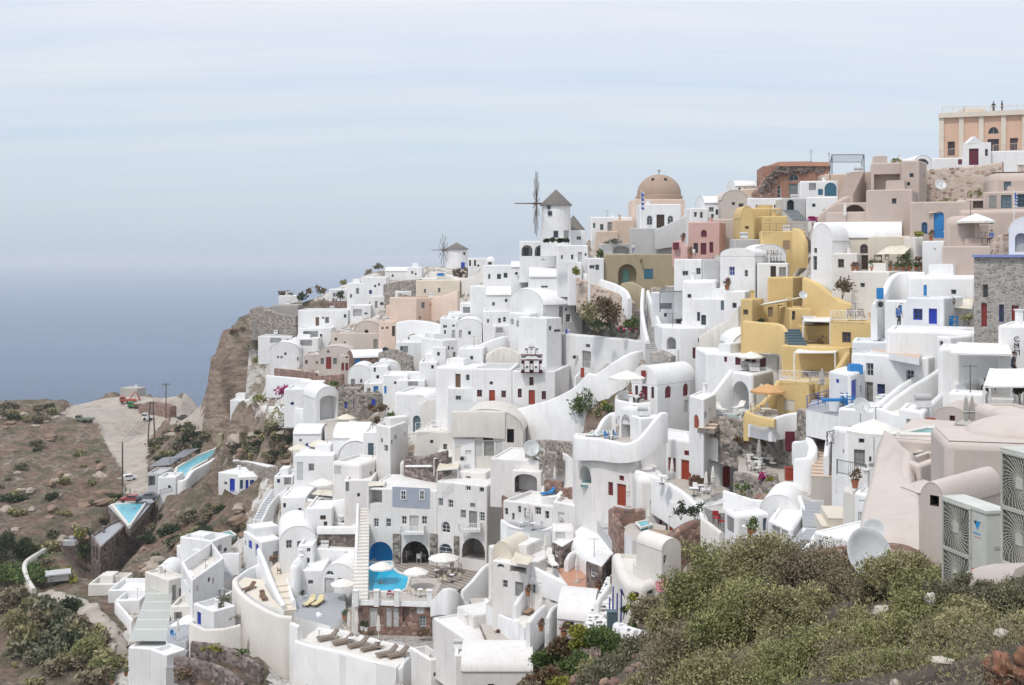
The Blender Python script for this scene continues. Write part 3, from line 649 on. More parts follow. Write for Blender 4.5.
def stairs(label,A,B,w=1.3,dA=None,dB=None,mat='paving',side='white',name='stairs',cat='stairs',railing=False,n=None,ext=2):
 """A lower end, B upper end: (px, py)"""
 a=P(*A,dA or dep(*A));b=P(*B,dB or dep(*B));dz=b.z-a.z;n=n or max(3,int(round(abs(dz)/.2)));h=Vector((b.x-a.x,b.y-a.y,0))
 t=h.normalized();s=Vector((-t.y,t.x,0));root=empty(name,a,label,cat)
 for kind in(0,1):
  mb=MB(a)
  for i in range(n):
   p0=a+h*(i/n);p1=a+h*((i+1)/n);z=a.z+dz*(i+1)/n;zb=min(a.z,z)-ext+dz*i/n*.0
   q=[p0-s*w/2,p1-s*w/2,p1+s*w/2,p0+s*w/2]
   if dz<0:pass
   if kind==0:mb.extr([(p.x,p.y)for p in(q if area2([(p.x,p.y)for p in q])>0 else q[::-1])],zb,z-.05)
   else:
    c=(p0+p1)/2;mb.box((c.x,c.y,z-.02),((p1-p0).length/2+.02,w/2+.002,.03),math.atan2(t.y,t.x))
  mb.build('riser' if kind==0 else 'tread',side if kind==0 else mat,root)
 return root
def leaves(mb_v,mb_f,c,n,size,rad,rng,squash=1.0,shell=.35,up=.3):
 """n leaf quads in a lumpy ellipsoid shell; numpy"""
 pass
def foliage(name,mat,clumps,parent,loc,size,asp=2.0,seed=0,up=.4):
 """clumps: (centre, (rx, ry, rz), count); small folded leaf quads filling lumpy volumes"""
 rng=np.random.default_rng(seed);V=[]
 for c,rad,n in clumps:
  u=rng.normal(size=(n,3));u/=np.linalg.norm(u,axis=1)[:,None];rr=rng.random(n)**.38
  lump=1+.22*np.sin(u[:,0]*5+seed)*np.sin(u[:,2]*6+seed*2)+.18*np.sin(u[:,1]*9+u[:,0]*7)+.22*rng.normal(size=n)*(rng.random(n)<.12)
  p=u*rr[:,None]*lump[:,None]*np.array(rad)+np.array(c)
  s=size*(.6+.8*rng.random(n));ax=u*.8+rng.normal(size=(n,3))*.9+np.array([0,0,up]);ax/=np.linalg.norm(ax,axis=1)[:,None]
  o=np.cross(ax,rng.normal(size=(n,3)));o/=np.linalg.norm(o,axis=1)[:,None]+1e-9
  l=ax*(s*asp/2)[:,None];w=o*(s/2)[:,None]
  V.append(np.stack([p-l,p+w,p+l,p-w],1))
 V=np.concatenate(V).reshape(-1,3)-np.array(loc)[None];k=len(V)//4
 me=bpy.data.meshes.new(name);me.vertices.add(len(V));me.vertices.foreach_set('co',V.ravel());me.loops.add(k*4);me.loops.foreach_set('vertex_index',np.arange(k*4))
 me.polygons.add(k);me.polygons.foreach_set('loop_start',np.arange(k)*4);me.polygons.foreach_set('loop_total',np.full(k,4));me.update(calc_edges=True);me.validate()
 return newobj(name,me,parent,mat)
def bush(label,px,py,*a,**k):
 if k.get('d')is None and k.get('p')is None:LATER.append(lambda:bush_(label,px,py,*a,**k))
 else:return bush_(label,px,py,*a,**k)
def bush_(label,px,py,w,h,mat='leaf_green',d=None,n=None,name='shrub',cat='shrub',group=None,leaf=None,seed=None,stem=True,ndens=1.0,p=None,flowers=None,twigs=False):
 """px, py: foot; w, h: pixels"""
 p=p or(P(px,py,d)if d else hit(px,py));d=p.y;W,H=w*d/F,h*d/F;seed=seed if seed is not None else int(px*7+py*13)%9973
 rng=np.random.default_rng(seed);root=empty(name,p,label,cat,group);leaf=leaf or max(.05,1.6*d/F);cl=[];k=max(3,int(5+w/14))
 area=W*H;n=n or int(min(9000,max(120,ndens*2.6*area/(leaf*leaf*1.0))))
 if twigs:k=13
 for i in range(k):
  x=(rng.random()-.5)*W*.78;z=H*(.22+.62*rng.random()*(1-(2*x/W)**2));r=((.10+.13*rng.random())if twigs else(.18+.16*rng.random()))*min(W,H*1.3)+.05*W
  cl.append(((p.x+x,p.y+(rng.random()-.5)*W*.5,p.z+z),(r*1.15,r*1.1,min(r*.95,H*.45)),max(20,n//k)))
 foliage('foliage',mat,cl,root,p,leaf,seed=seed)
 if flowers:foliage('blossoms',flowers[0],[(c,tuple(x*1.06 for x in r),int(m*flowers[1]))for c,r,m in cl],root,p,leaf*1.1,asp=1,seed=seed+1)
 if twigs:foliage('twigs','leaf_dry',[(c,tuple(x*1.13 for x in r),160)for c,r,m in cl],root,p,leaf*.35,asp=16,seed=seed+2,up=1.0)
 if stem and h>9:
  mb=MB(p)
  for i in range(5):
   a=rng.random()*6.28;c=cl[i%k][0];mb.tube((p.x,p.y,p.z-.3),(c[0],c[1],c[2]),max(.02,W*.018),.008,5,False)
  mb.build('stem','bark',root)
 return root
def tree(label,px,py,w,h,mat='leaf_green',d=None,group=None,trunk=.3,name='tree',seed=None,mat2=None):
 p=P(px,py,d)if d else hit(px,py);d=p.y;W,H=w*d/F,h*d/F;seed=seed if seed is not None else int(px*3+py)%997;rng=np.random.default_rng(seed)
 root=empty(name,p,label,'tree',group);leaf=max(.07,1.7*d/F);cl=[];k=12;n=int(min(9000,2.4*W*H/(leaf*leaf)))
 mb=MB(p);th=H*trunk;mb.tube((p.x,p.y,p.z-.5),(p.x+.1,p.y,p.z+th),W*.045,W*.03,7)
 for i in range(k):
  a=i*2.4;q=(i+.5)/k;R=W*.33*(1-.35*q);c=(p.x+math.cos(a)*R,p.y+math.sin(a)*R,p.z+th+(H-th)*(.18+.68*q));r=W*.2
  cl.append((c,(r,r,min(r*.8,(H-th)*.25)),n//k));mb.tube((p.x+.1,p.y,p.z+th*.9),c,W*.02,.01,5,False)
 foliage('crown',mat,cl,root,p,leaf,seed=seed);mb.build('trunk','bark',root);return root
def _umb(mc,open_,R=1.5,pole='whitepaint'):
 def f():
  root=empty('parasol',(0,0,0),None,'parasol');mb=MB()
  mb.tube((0,0,0),(0,0,2.45 if open_ else 2.5),.03,.025,6);mb.build('pole',pole,root)
  b=MB();b.lathe([(.02,.1),(.28,.1),(.3,0),(0,0)],10);b.build('base','concrete',root)
  c=MB()
  if open_:
   n=8
   c.lathe([(R,1.78),(R,1.95),(R*.55,2.27),(.12,2.52),(0,2.56)],n);c.lathe([(R*.98,1.94),(R*.53,2.24),(.1,2.48),(0,2.5)][::-1],n)
   cn=c.build('canopy',mc,root);q=MB()
   for k in range(8):
    a=2*math.pi*k/8;q.tube((0,0,2.5),(R*math.cos(a)*.98,R*math.sin(a)*.98,1.93),.012,.012,4);q.tube((0,0,1.95),(R*.5*math.cos(a),R*.5*math.sin(a),2.24),.01,.01,4)
   q.build('rib','steel',root)
  else:
   n=10;prof=[(.06,1.0),(.16,1.08),(.19,1.35),(.15,1.9),(.08,2.4),(.0,2.56)]
   i0=len(c.v)
   for r,z in prof:
    for k in range(n*2):
     a=math.pi*k/n;q=r*(1.0 if k%2 else.68);c.pt((q*math.cos(a),q*math.sin(a),z))
   m=n*2
   for j in range(len(prof)-1):
    for k in range(m):c.face((i0+j*m+k,i0+j*m+(k+1)%m,i0+(j+1)*m+(k+1)%m,i0+(j+1)*m+k))
   c.build('canopy',mc,root)
   t=MB();t.lathe([(.17,1.5),(.2,1.53),(.2,1.57),(.17,1.6)],10);t.build('strap',mc,root)
  return root
 return f
U_OPEN=Proto(_umb('canvas',True));U_BIG=Proto(_umb('canvas',True,1.9));U_CLOSED=Proto(_umb('canvas_grey',False));U_CLOSEDW=Proto(_umb('canvas',False));U_ORANGE=Proto(_umb('canvas_orange',True,1.45));U_CREAM=Proto(_umb('canvas_cream',True,1.5))
def _lounger(cm,fm='tanwood'):
 def f():
  root=empty('sun_lounger',(0,0,0),None,'sun lounger');fr=MB()
  for s in(-1,1):fr.box((.0,s*.3,.24),(.95,.03,.035))
  for x in np.linspace(-.85,.85,9):fr.box((x,0,.25),(.03,.28,.015))
  fr.build('frame',fm,root)
  for sx_,sy_ in((-.8,-.28),(-.8,.28),(.8,-.28),(.8,.28)):
   l=MB();l.box((sx_,sy_,.11),(.03,.03,.11));l.build('leg',fm,root)
  c=MB();c.box((-.3,0,.315),(.65,.3,.045));c.build('mattress',cm,root)
  R=Matrix.Rotation(math.radians(-38),3,'Y');b=MB();b.box((.62,0,.53),(.36,.3,.045),R=R);b.build('backrest',cm,root)
  hd=MB();hd.box((.82,0,.74),(.1,.24,.05),R=R);hd.build('pillow',cm,root);return root
 return f
LO_TAUPE=Proto(_lounger('cushion_taupe'));LO_YELLOW=Proto(_lounger('cushion_yellow','brownwood'));LO_WHITE=Proto(_lounger('canvas','whitepaint'));LO_WOOD=Proto(_lounger('brownwood','brownwood'));LO_BLUE=Proto(_lounger('bluelight','bluelight'))
LO_TAN=Proto(_lounger('tanwood','brownwood'))
def _chair(m,cm=None):
 def f():
  root=empty('chair',(0,0,0),None,'chair')
  s=MB();s.box((0,0,.45),(.22,.22,.03));s.build('seat',cm or m,root)
  b=MB();b.box((0,.22,.72),(.22,.02,.2));b.build('backrest',cm or m,root)
  for x in(-.19,.19):
   for y in(-.19,.2):
    l=MB();l.tube((x,y,0),(x,y,.44 if y<0 else.9),.02,.02,5);l.build('leg',m,root)
  for x in(-.22,.22):
   a=MB();a.box((x,0,.65),(.02,.22,.015));a.tube((x,-.2,.42),(x,-.2,.65),.015,.015,4);a.build('armrest',m,root)
  return root
 return f
CH_WHITE=Proto(_chair('whitepaint'));CH_WOOD=Proto(_chair('brownwood'));CH_TAN=Proto(_chair('tanwood','canvas_cream'));CH_BLUE=Proto(_chair('bluelight'));CH_DARK=Proto(_chair('iron','canvas'));CH_RED=Proto(_chair('darkwood','cushion_red'))
def _table(m,R=.42,square=False,base='iron'):
 def f():
  root=empty('table',(0,0,0),None,'table');t=MB()
  if square:t.box((0,0,.73),(R,R,.02))
  else:t.lathe([(0,.71),(R,.71),(R,.75),(0,.75)],14)
  t.build('tabletop',m,root);l=MB();l.tube((0,0,.03),(0,0,.71),.03,.03,6);l.lathe([(.24,0),(.22,.03),(0,.05)],10);l.build('pedestal',base,root);return root
 return f
TB_WHITE=Proto(_table('whitepaint',base='whitepaint'));TB_WSQ=Proto(_table('whitepaint',.4,True));TB_WOOD=Proto(_table('brownwood',.45,True,'brownwood'));TB_SMALL=Proto(_table('whitepaint',.27));TB_CLOTH=Proto(_table('canvas_cream',.42,True,'tanwood'))
def _pot(lm,fl=None,pm='clay',h=.45,s=.35,seed=1):
 def f():
  root=empty('potted_plant',(0,0,0),None,'plant');p=MB();p.lathe([(0,0),(.15,0),(.22,h-.08),(.25,h-.07),(.25,h),(.2,h),(.19,h-.06),(0,h-.06)],12);p.build('pot',pm,root)
  cl=[((0,0,h+s*.7),(s,s,s*.9),90),((.1,.05,h+s*1.3),(s*.6,s*.6,s*.6),50)];foliage('foliage',lm,cl,root,(0,0,0),.09,seed=seed)
  if fl:foliage('blossoms',fl,[(c,tuple(x*1.1 for x in r),n//2)for c,r,n in cl],root,(0,0,0),.08,asp=1,seed=seed+5)
  st_=MB();st_.tube((0,0,h-.1),(.05,0,h+s),.02,.01,5);st_.build('stem','bark',root);return root
 return f
POT_G=Proto(_pot('leaf_green'));POT_R=Proto(_pot('leaf_rust','flower_magenta'));POT_RUST=Proto(_pot('leaf_rust',None,'clay',.5,.42));POT_WHITE=Proto(_pot('leaf_dark',None,'whitepaint'));POT_Y=Proto(_pot('leaf_green','leaf_yellow'))
def _dish():
 root=empty('satellite_dish',(0,0,0),None,'satellite dish');R=Matrix.Rotation(math.radians(65),4,'X')
 m=MB();m.M=Matrix.Translation((0,0,1.0))@R;m.lathe([(0,0)]+[(.45*k/6,.13*(k/6)**2)for k in range(1,7)]+[(.47,.125),(.45*.6,.03),(0,-.02)],24);m.build('reflector','dish',root,smooth=60)
 a=MB();a.tube((0,.02,.6),(0,-.42,1.05),.014,.014,5);a.tube((0,-.42,1.02),(0,-.34,1.1),.04,.04,8);a.build('feed_arm','steel',root)
 p=MB();p.tube((0,.08,0),(0,.08,1.0),.03,.03,6);p.build('mast','steel',root);return root
DISH=Proto(_dish)
def _acsmall():
 root=empty('air_conditioner',(0,0,0),None,'air conditioner');m=MB();m.box((0,0,.32),(.42,.16,.3));m.build('casing','palegrey',root)
 g=MB();g.lathe([(.23,0),(.25,.02),(.23,.02),(0,.01)],20);
 g=MB();g.M=Matrix.Translation((-.1,-.162,.33))@Matrix.Rotation(math.radians(90),4,'X');g.lathe([(.25,0),(.25,.015),(.22,.015),(.22,.004),(0,.004)],20);g.build('fan_grille','iron',root)
 for x in(-.3,.3):
  f=MB();f.box((x,0,.01),(.03,.18,.012));f.build('foot','iron',root)
 return root
ACS=Proto(_acsmall)
def railing(label,pts,d=None,h=.95,mat='whitepaint',style='scroll',z=None,group=None,ds=None):
 """pts: foot points in pixels"""
 w=[onz(px,py,z)if z is not None else P(px,py,(ds[i]if ds else d)or dep(px,py))for i,(px,py)in enumerate(pts)]
 root=empty('railing',w[0],label,'railing',group);mb=MB(w[0]);pn=MB(w[0])
 for a,b in zip(w,w[1:]):
  L_=(b-a).length;n=max(1,int(round(L_/1.6)));t=(b-a).normalized()
  for zz_ in(h,.12):mb.tube(a+Vector((0,0,zz_)),b+Vector((0,0,zz_)),.03,.03,5)
  for k in range(n+1):
   p=a+(b-a)*k/n;mb.tube(p,p+Vector((0,0,h+.04)),.04,.04,5)
  if style=='scroll':
   m=max(1,int(L_/.42));rr=.19
   for k in range(m):
    c=a+(b-a)*(k+.5)/m+Vector((0,0,h*.55));pr=None
    for j in range(9):
     an=2*math.pi*j/8;q=c+t*math.cos(an)*rr+Vector((0,0,math.sin(an)*h*.36))
     if pr:pn.tube(pr,q,.018,.018,4,False)
     pr=q
    pn.tube(c-t*rr-Vector((0,0,h*.3)),c+t*rr+Vector((0,0,h*.3)),.014,.014,4,False)
  elif style=='bars':
   m=max(2,int(L_/.16))
   for k in range(m):p=a+(b-a)*(k+.5)/m;pn.tube(p+Vector((0,0,.12)),p+Vector((0,0,h)),.012,.012,4,False)
  elif style=='cross':
   for k in range(n):
    p=a+(b-a)*k/n;q=a+(b-a)*(k+1)/n
    pn.tube(p+Vector((0,0,.12)),q+Vector((0,0,h)),.015,.015,4);pn.tube(p+Vector((0,0,h)),q+Vector((0,0,.12)),.015,.015,4)
  elif style=='rails':
   for zz_ in(.4,.68):pn.tube(a+Vector((0,0,zz_)),b+Vector((0,0,zz_)),.022,.022,4)
 mb.build('frame',mat,root)
 if pn.f:pn.build('infill',mat,root)
 return root
def pergola(label,pts,d,h=2.3,mat='whitepaint',cover='canvas',z=None,slats=False,group=None,name='pergola',posts=True,sag=.12,bars=0):
 """pts: four foot corners in pixels (front-left, front-right, back-right, back-left)"""
 z=P(*pts[0],d).z if z is None else z;w=[onz(px,py,z)for px,py in pts];root=empty(name,w[0],label,'pergola',group);up=Vector((0,0,h))
 if posts:
  for p in w:q=MB(w[0]);q.box(p+up/2,(.05,.05,h/2));q.build('post',mat,root)
 b=MB(w[0])
 for a,c in zip(w,w[1:]+w[:1]):b.tube(a+up,c+up,.05,.05,4)
 for k in range(1,bars):b.tube(w[0]+(w[3]-w[0])*k/bars+up+Vector((0,0,.12)),w[1]+(w[2]-w[1])*k/bars+up+Vector((0,0,.12)),.07,.07,4)
 b.build('beam',mat,root);c=MB(w[0]);N=6
 if slats:
  m=max(6,int((w[1]-w[0]).length/.22))
  for k in range(m):
   a=w[0]+(w[1]-w[0])*(k+.5)/m+up;e=w[3]+(w[2]-w[3])*(k+.5)/m+up;c.tube(a+Vector((0,0,.06)),e+Vector((0,0,.06)),.035,.035,4)
  c.build('slats',cover,root)
 else:
  idx=[[c.pt(w[0]*(1-i/N)*(1-j/N)+w[1]*(i/N)*(1-j/N)+w[2]*(i/N)*(j/N)+w[3]*(1-i/N)*(j/N)+up+Vector((0,0,.07-sag*4*(i/N)*(1-i/N))))for i in range(N+1)]for j in range(N+1)]
  for j in range(N):
   for i in range(N):c.face((idx[j][i],idx[j][i+1],idx[j+1][i+1],idx[j+1][i]))
  c.build('canopy',cover,root,smooth=60)
 return root
def awning(label,corners,mat='canvas',name='shade_sail',cat='awning',poles=(),th=.03):
 """corners: (px, py, depth) of a stretched cloth"""
 w=[P(*c)for c in corners];c0=sum(w,Vector((0,0,0)))/len(w);root=empty(name,c0,label,cat);mb=MB(c0);N=6
 if len(w)==4:
  idx=[[mb.pt(w[0]*(1-i/N)*(1-j/N)+w[1]*(i/N)*(1-j/N)+w[2]*(i/N)*(j/N)+w[3]*(1-i/N)*(j/N)-Vector((0,0,.25*16*(i/N)*(1-i/N)*(j/N)*(1-j/N))))for i in range(N+1)]for j in range(N+1)]
  for j in range(N):
   for i in range(N):mb.face((idx[j][i],idx[j][i+1],idx[j+1][i+1],idx[j+1][i]))
 else:mb.poly(w)
 c=mb.build('cloth',mat,root,smooth=60);md=c.modifiers.new('s','SOLIDIFY');md.thickness=th
 for k,hh in poles:
  q=MB(c0);q.tube(w[k]-Vector((0,0,hh)),w[k]+Vector((0,0,.1)),.045,.045,6);q.build('post','whitepaint',root)
 return root
def person(label,p,rz=0,top='cloth_white',legs='cloth_dark',pose='stand',h=1.72,hat=None):
 s=h/1.72;J={}
 if pose=='sit':
  J=dict(pel=(0,0,.48),ch=(0,.05,.86),nk=(0,.04,1.03),sl=(-.18,.04,.98),sr=(.18,.04,.98),el=(-.24,-.08,.74),er=(.24,-.08,.74),hl=(-.16,-.3,.68),hr=(.16,-.3,.68),kl=(-.11,-.42,.5),kr=(.11,-.42,.5),fl=(-.11,-.42,.07),fr=(.11,-.42,.07))
 else:
  J=dict(pel=(0,0,.93),ch=(0,.01,1.25),nk=(0,0,1.44),sl=(-.19,0,1.39),sr=(.19,0,1.39),el=(-.24,.02,1.1),er=(.24,-.03,1.1),hl=(-.25,-.06,.84),hr=(.24,-.16,.88),kl=(-.1,-.04,.5),kr=(.11,.05,.5),fl=(-.1,.02,.06),fr=(.13,.12,.08))
 head_c=Vector(J['nk'])+Vector((0,-.02,.17))
 names=list(J);V=[Vector(J[k])*s for k in names];ix={k:i for i,k in enumerate(names)}
 V+=[head_c*s+Vector((0,0,-.03)),head_c*s+Vector((0,0,.06)),(Vector(J['fl'])+Vector((0,-.16,-.03)))*s,(Vector(J['fr'])+Vector((0,-.16,-.03)))*s,(Vector(J['hl'])+Vector((0,-.05,-.07)))*s,(Vector(J['hr'])+Vector((0,-.05,-.07)))*s]
 n0=len(names);E=[('pel','ch'),('ch','nk'),('ch','sl'),('ch','sr'),('sl','el'),('sr','er'),('el','hl'),('er','hr'),('pel','kl'),('pel','kr'),('kl','fl'),('kr','fr')]
 E=[(ix[a],ix[b])for a,b in E]+[(ix['nk'],n0),(n0,n0+1),(ix['fl'],n0+2),(ix['fr'],n0+3),(ix['hl'],n0+4),(ix['hr'],n0+5)]
 R=dict(pel=.15,ch=.16,nk=.06,sl=.075,sr=.075,el=.045,er=.045,hl=.032,hr=.032,kl=.07,kr=.07,fl=.045,fr=.045);rad=[R[k]*s for k in names]+[.085*s,.088*s,.035*s,.035*s,.03*s,.03*s]
 me=bpy.data.meshes.new('person');me.from_pydata([tuple(v)for v in V],E,[]);o=bpy.data.objects.new('person',me);COL.objects.link(o)
 md=o.modifiers.new('skin','SKIN');bm=bmesh.new();bm.from_mesh(me);ly=bm.verts.layers.skin.verify()
 for v,r_ in zip(bm.verts,rad):v[ly].radius=(r_,r_)
 bm.verts.ensure_lookup_table();bm.verts[0][ly].use_root=True;bm.to_mesh(me);bm.free()
 ss=o.modifiers.new('sub','SUBSURF');ss.levels=ss.render_levels=1
 dg=bpy.context.evaluated_depsgraph_get();ev=o.evaluated_get(dg);me2=bpy.data.meshes.new_from_object(ev);o.modifiers.clear();o.data=me2
 me2.materials.clear()
 for k in('skin',top,legs,'hair'):me2.materials.append(MATS[k])
 zt=J['nk'][2]*s;zl=J['pel'][2]*s
 for f in me2.polygons:
  c=f.center;f.use_smooth=True
  if c.z>zt+.02:f.material_index=3 if(c.z>(head_c.z+.07)*s or c.y>.03)else 0
  elif pose=='sit':f.material_index=1 if(c.z>.56*s and abs(c.x)<.3 and c.y>-.2)else(2 if c.z<.58*s and c.z>.12*s else 0)
  else:f.material_index=1 if c.z>zl-.02 and not(abs(c.x)>.2*s and c.z<1.12*s)else(2 if abs(c.x)<.22*s and c.z>.1 else 0)
 o.location=p;o.rotation_euler.z=rz;o.name='person'
 tag(o,label,'person')
 hr_=MB();hc=head_c*s;hr_.ball(hc+Vector((0,.015,.055)),.105*s,10,7,(.95,1,.85));hr_.build('hair','hair' if not hat else hat,o,smooth=60)
 return o
def put(proto,x,y,z=None,rz=0,label='',group=None,scale=1,d=None,lift=0):
 p=onz(x,y,z)if z is not None else(P(x,y,d)if d else P(x,y,dep(x,y)))
 p.z+=lift;return proto.place(p,rz,label,group,scale)
def R_(a):return math.radians(a)
H=house
G_FAR='white houses at the far end of the village'
wall('rough grey stone fort wall on the cliff top at the far end',[(252,309,331),(262,306,332),(271,310,332),(285,315,332),(298,316,332)],th=1.2,mat='stone_grey',name='stone_wall',smooth=False,ext=2)
H('bare concrete block rising behind the grey fort wall',[272,298],305,318,D=6,mat='concrete',ph=.1,name='concrete_house')
H('tiny white hut with a doorway built against the fort wall',[264.5,271],324,331,D=1.5,op=[('H',266,325.5,269.5,331)],name='white_hut',cat='hut')
H('long white house with a pale teal roof beside the fort',[298,348],310,328,D=9,ph=.25,roofmat='greywall',op=[('h',325,317,329,323)])
H('dark stone house end behind the teal roofed long house',[327,347.5],302,310,D=5,mat='stone_brown',name='stone_house')
H('small white hut on the far cliff top above the fort',[279,298],295.5,303,D=5,ph=.1)
H('white cube behind the round clipped tree',[329,347],289,303,D=5,op=[('w',333,293,335.5,297)])
tree('round dark clipped tree before the far white cube',340,302,9,12,'leaf_dark',d=dep(340,302)-3,trunk=.25)
bush('dark bush beside the small cliff top hut',303,302,11,9,'leaf_dark',d=dep(303,303)-1)
bush('scrub on the brown rock over the fort',286,296,16,5,'leaf_rust',d=275);bush('scrub on the ridge behind the far huts',316,293,26,6,'leaf_rust',d=278);bush('low scrub on the edge of the far skyline',345,285,14,5,'leaf_olive',d=281)
H('white house with two low terraces above the round tree',[347,366],283,306,D=6,op=[('w',356,288,359,294),('w',350,294,352,298)])
H('bright white cube stepping up the far skyline',[362,386],277,300,D=7,op=[('w',369,290,372,294,'blue'),('w',378,283,380,286)])
H('white porch block with a low arch under the far skyline cube',[350,371],305,318,D=6,op=[('h',353,309,362,316,'palegrey',None,1.0)],ph=.2)
H('white cube with a dark doorway right under the skyline',[371,386],296,309,D=5,op=[('d',375,301,377.5,308,'greyframe')])
wall('grey dry stone terrace wall under the far white roofs',[(385,284,302),(400,281,303),(421,279,302)],th=.8,mat='stone_grey',name='stone_wall')
wall('lower dry stone terrace beside the far white cubes',[(386,294,308),(398,293,309),(410,296,308)],th=.8,mat='stone_grey',name='stone_wall')
bush('round bush crowning the far skyline rock',378.5,270.5,11,6,'leaf_grey',d=285);bush('scrubby brown rock top on the skyline',376,275,26,6,'leaf_dry',d=283)
H('low white vaulted roof on the far skyline rock',[385,408],271,281,D=7,roof='vaultx',rise=.9);H('white skyline house with a bell shaped chimney',[407,422],267,281,D=6,op=[('w',411,271,413.5,274)])
H('small white block next to the far windmill',[421,437],278,292,D=5,op=[('w',425,281,427.5,285),('w',431,281,433,284)])
H('flat roofed white house in front of the far stone terraces',[395,418],291,306,D=7,ph=.15,op=[('w',400,296,402,299)])
H('cream house with a small dark window below the far windmill',[416,460],280,300,D=7,mat='cream',op=[('w',438,288,440.5,292.5),('w',424,289,426,293)])
H('peach house wing with a tall narrow window at its lower corner',[379,396],321,346,D=6,mat='peach',name='peach_house',op=[('s',392,326,395,336,'darkwood')])
H('peach house with a grey door under the long peach gable',[386,(416,-2)],305,324,D=6,mat='peach',name='peach_house',op=[('d',409.5,312,415,322,'greyframe'),('w',391,312,394,317,'whitepaint')])
H('long peach house with a sloping wall and a grey shutter',[(416,0),(460,10)],298,320,D=7,mat='peach',name='peach_house',op=[('w',421.5,302,425,308.5),('s',451,301,456,306.5,'greyframe'),('w',419,316,421,319.5)])
wall('sloping peach gable wall rising to the windmill side',[(416,305,318),(438,297,318),(458.5,290,312)],th=.5,mat='peach',smooth=False)
H('white house with flat overhanging slab above the cliff edge',[258,292],336,346,D=7,ph=0,roofmat='greywall',op=[('h',270,338,281,343,'palegrey',None,1.2),('w',286,339,289,342)])
H('low white house behind the flat slab roof',[298,331],328,339,D=7,op=[('h',303,331,318,337,'palegrey',None,1.5)])
H('white house by the dark porch on the cliff path',[292,318],338,350,D=6,op=[('h',300,340,312,346,'palegrey',None,1.5),('d',294,342,296.5,348)])
H('curved white house with two tiny square windows on the cliff edge',[270,299],350,367,D=6,roof='vault',rise=1.6,op=[('w',277,356,279,358.5),('w',280.5,356,282.5,358.5),('w',297,357,298.6,361)])
H('pale pink cube between the cliff house and the red door house',[303,320.5],354,370,D=6,mat='blush',name='pink_house')
H('long pale pink house above the red door house',[331,381],333,352,D=8,mat='blush',name='pink_house')
H('pale pink vaulted house with a round window',[354,381],331,347,d=dep(368,350)+4,D=8,mat='blush',roof='vault',rise=2.0,name='pink_house',op=[('W',364.5,329.5,368.5,334,'darkwood')])
H('pale pink vaulted house with a bright red door',[319,351.5],353,374,D=8,mat='blush',roof='vault',rise=1.3,name='pink_house',op=[('d',326,357,331.3,369,'red'),('w',320.5,358,324,364.5),('w',333,358,337,364.5),('w',326.8,350.2,329.6,353.2)])
H('pale pink wing with two small red doors',[340,360],355,373,D=6,mat='blush',name='pink_house',op=[('d',341.4,363,344.2,370.5,'red'),('d',345.4,363,348.2,370.5,'red'),('w',345.6,356,348,358.5)])
wall('red brown rendered terrace wall under the pink houses',[(275.5,368,381),(295,370,381),(317,373,383)],th=.6,mat='stone_brown',name='stone_wall');wall('lower red brown terrace wall below the red door',[(317,376,388),(330,375,388),(343,374,388)],th=.6,mat='stone_brown',name='stone_wall')
wall('white wall above the pink bougainvillea',[(267,375,390),(290,377,390),(311,379,391)],th=.5)
bush('magenta bougainvillea spilling beside a white wall',281,397,15,13,'flower_magenta',d=dep(281,396)-3,name='bougainvillea',cat='shrub');bush('green shrub beside the red brown terrace',334,388,7,9,'leaf_green',d=dep(334,388)-3)
H('stone fronted vault house with a blue arched door',[353,(386,2)],358,369,D=6,mat='stone_brown',roof='vaultx',rise=1.2,roofmat='white',name='stone_house',op=[('D',354.8,358.3,361,366.5,'bluelight')])
H('small white vault house left of the stone fronted vault',[348,370.5],374,391,D=7,roof='vault',rise=1.6,op=[('d',351,379,355,387,'greyframe'),('w',360,379,362.5,383)])
H('white cube with a blue arched window under the vault roofs',[370.5,388],366,392,D=7,op=[('w',373.5,367.5,376,372),('d',373.5,386,378,394,'bluelight')])
H('white cube with a narrow blue shutter',[383,408],375,400,D=7,op=[('s',383.8,386,386.2,393.5,'bluelight')],ph=.2)
H('white vault with a dark arched window beside the stone terrace',[374,401],368,384,d=dep(386,388)+2,D=6,roof='vault',rise=1.1,op=[('W',388,371,391,376)])
H('white terrace house with a line of pots at the blue flowers',[396,424],342,358,D=6,op=[('h',400,346,408,353,'palegrey',None,1.3)])
wall('dry stone wall with the blue flowers',[(380,352,366),(395,349,372),(412,356,378)],th=.6,mat='stone_grey',name='stone_wall')
bush('violet blue flowers on the dry stone wall',387,355,8,7,'leaf_dark',d=dep(387,358)-2,flowers=('cushion_blue',.8));bush('blue flower heap on the stone terrace',402,352,7,6,'leaf_dark',d=dep(402,355)-2,flowers=('cushion_blue',.9))
stairs('blue grey flight of steps beside the stone terrace',(411,378),(404,357),w=2.2,mat='ironteal',side='offwhite')
H('white porch house with greenery in its dark porch',[421,448],337,352,D=6,ph=.1,op=[('h',423,339.5,446,350.5,'palegrey',None,2.0)]);bush('green bush in the dark porch',426,353,10,12,'leaf_green',d=dep(426,354)-2.5)
wall('curved white garden wall with two bushes below the peach house',[(397,322,341),(412,320,341),(432,322,340),(448,327,340)],th=.5)
bush('small round bush on the curved white wall',422,327,6,7,'leaf_olive',d=dep(422,338)+3);bush('small bush by the lower white wall',412,340,6,6,'leaf_olive',d=dep(412,342)-1)
H('cream terrace house at the foot of the far windmill',[430,447],272,286,D=5,mat='offwhite',op=[('s',437,272.8,444,276,'bluelight'),('w',434,279,436,283)])
wall('curved cream wall sweeping down from the far windmill',[(447,274,286),(460,278,287),(475,276,286),(486,264,280)],th=.6,mat='offwhite')
bush('brown scrub mound behind the curved cream wall',466,276,26,10,'leaf_rust',d=dep(466,276)+1)
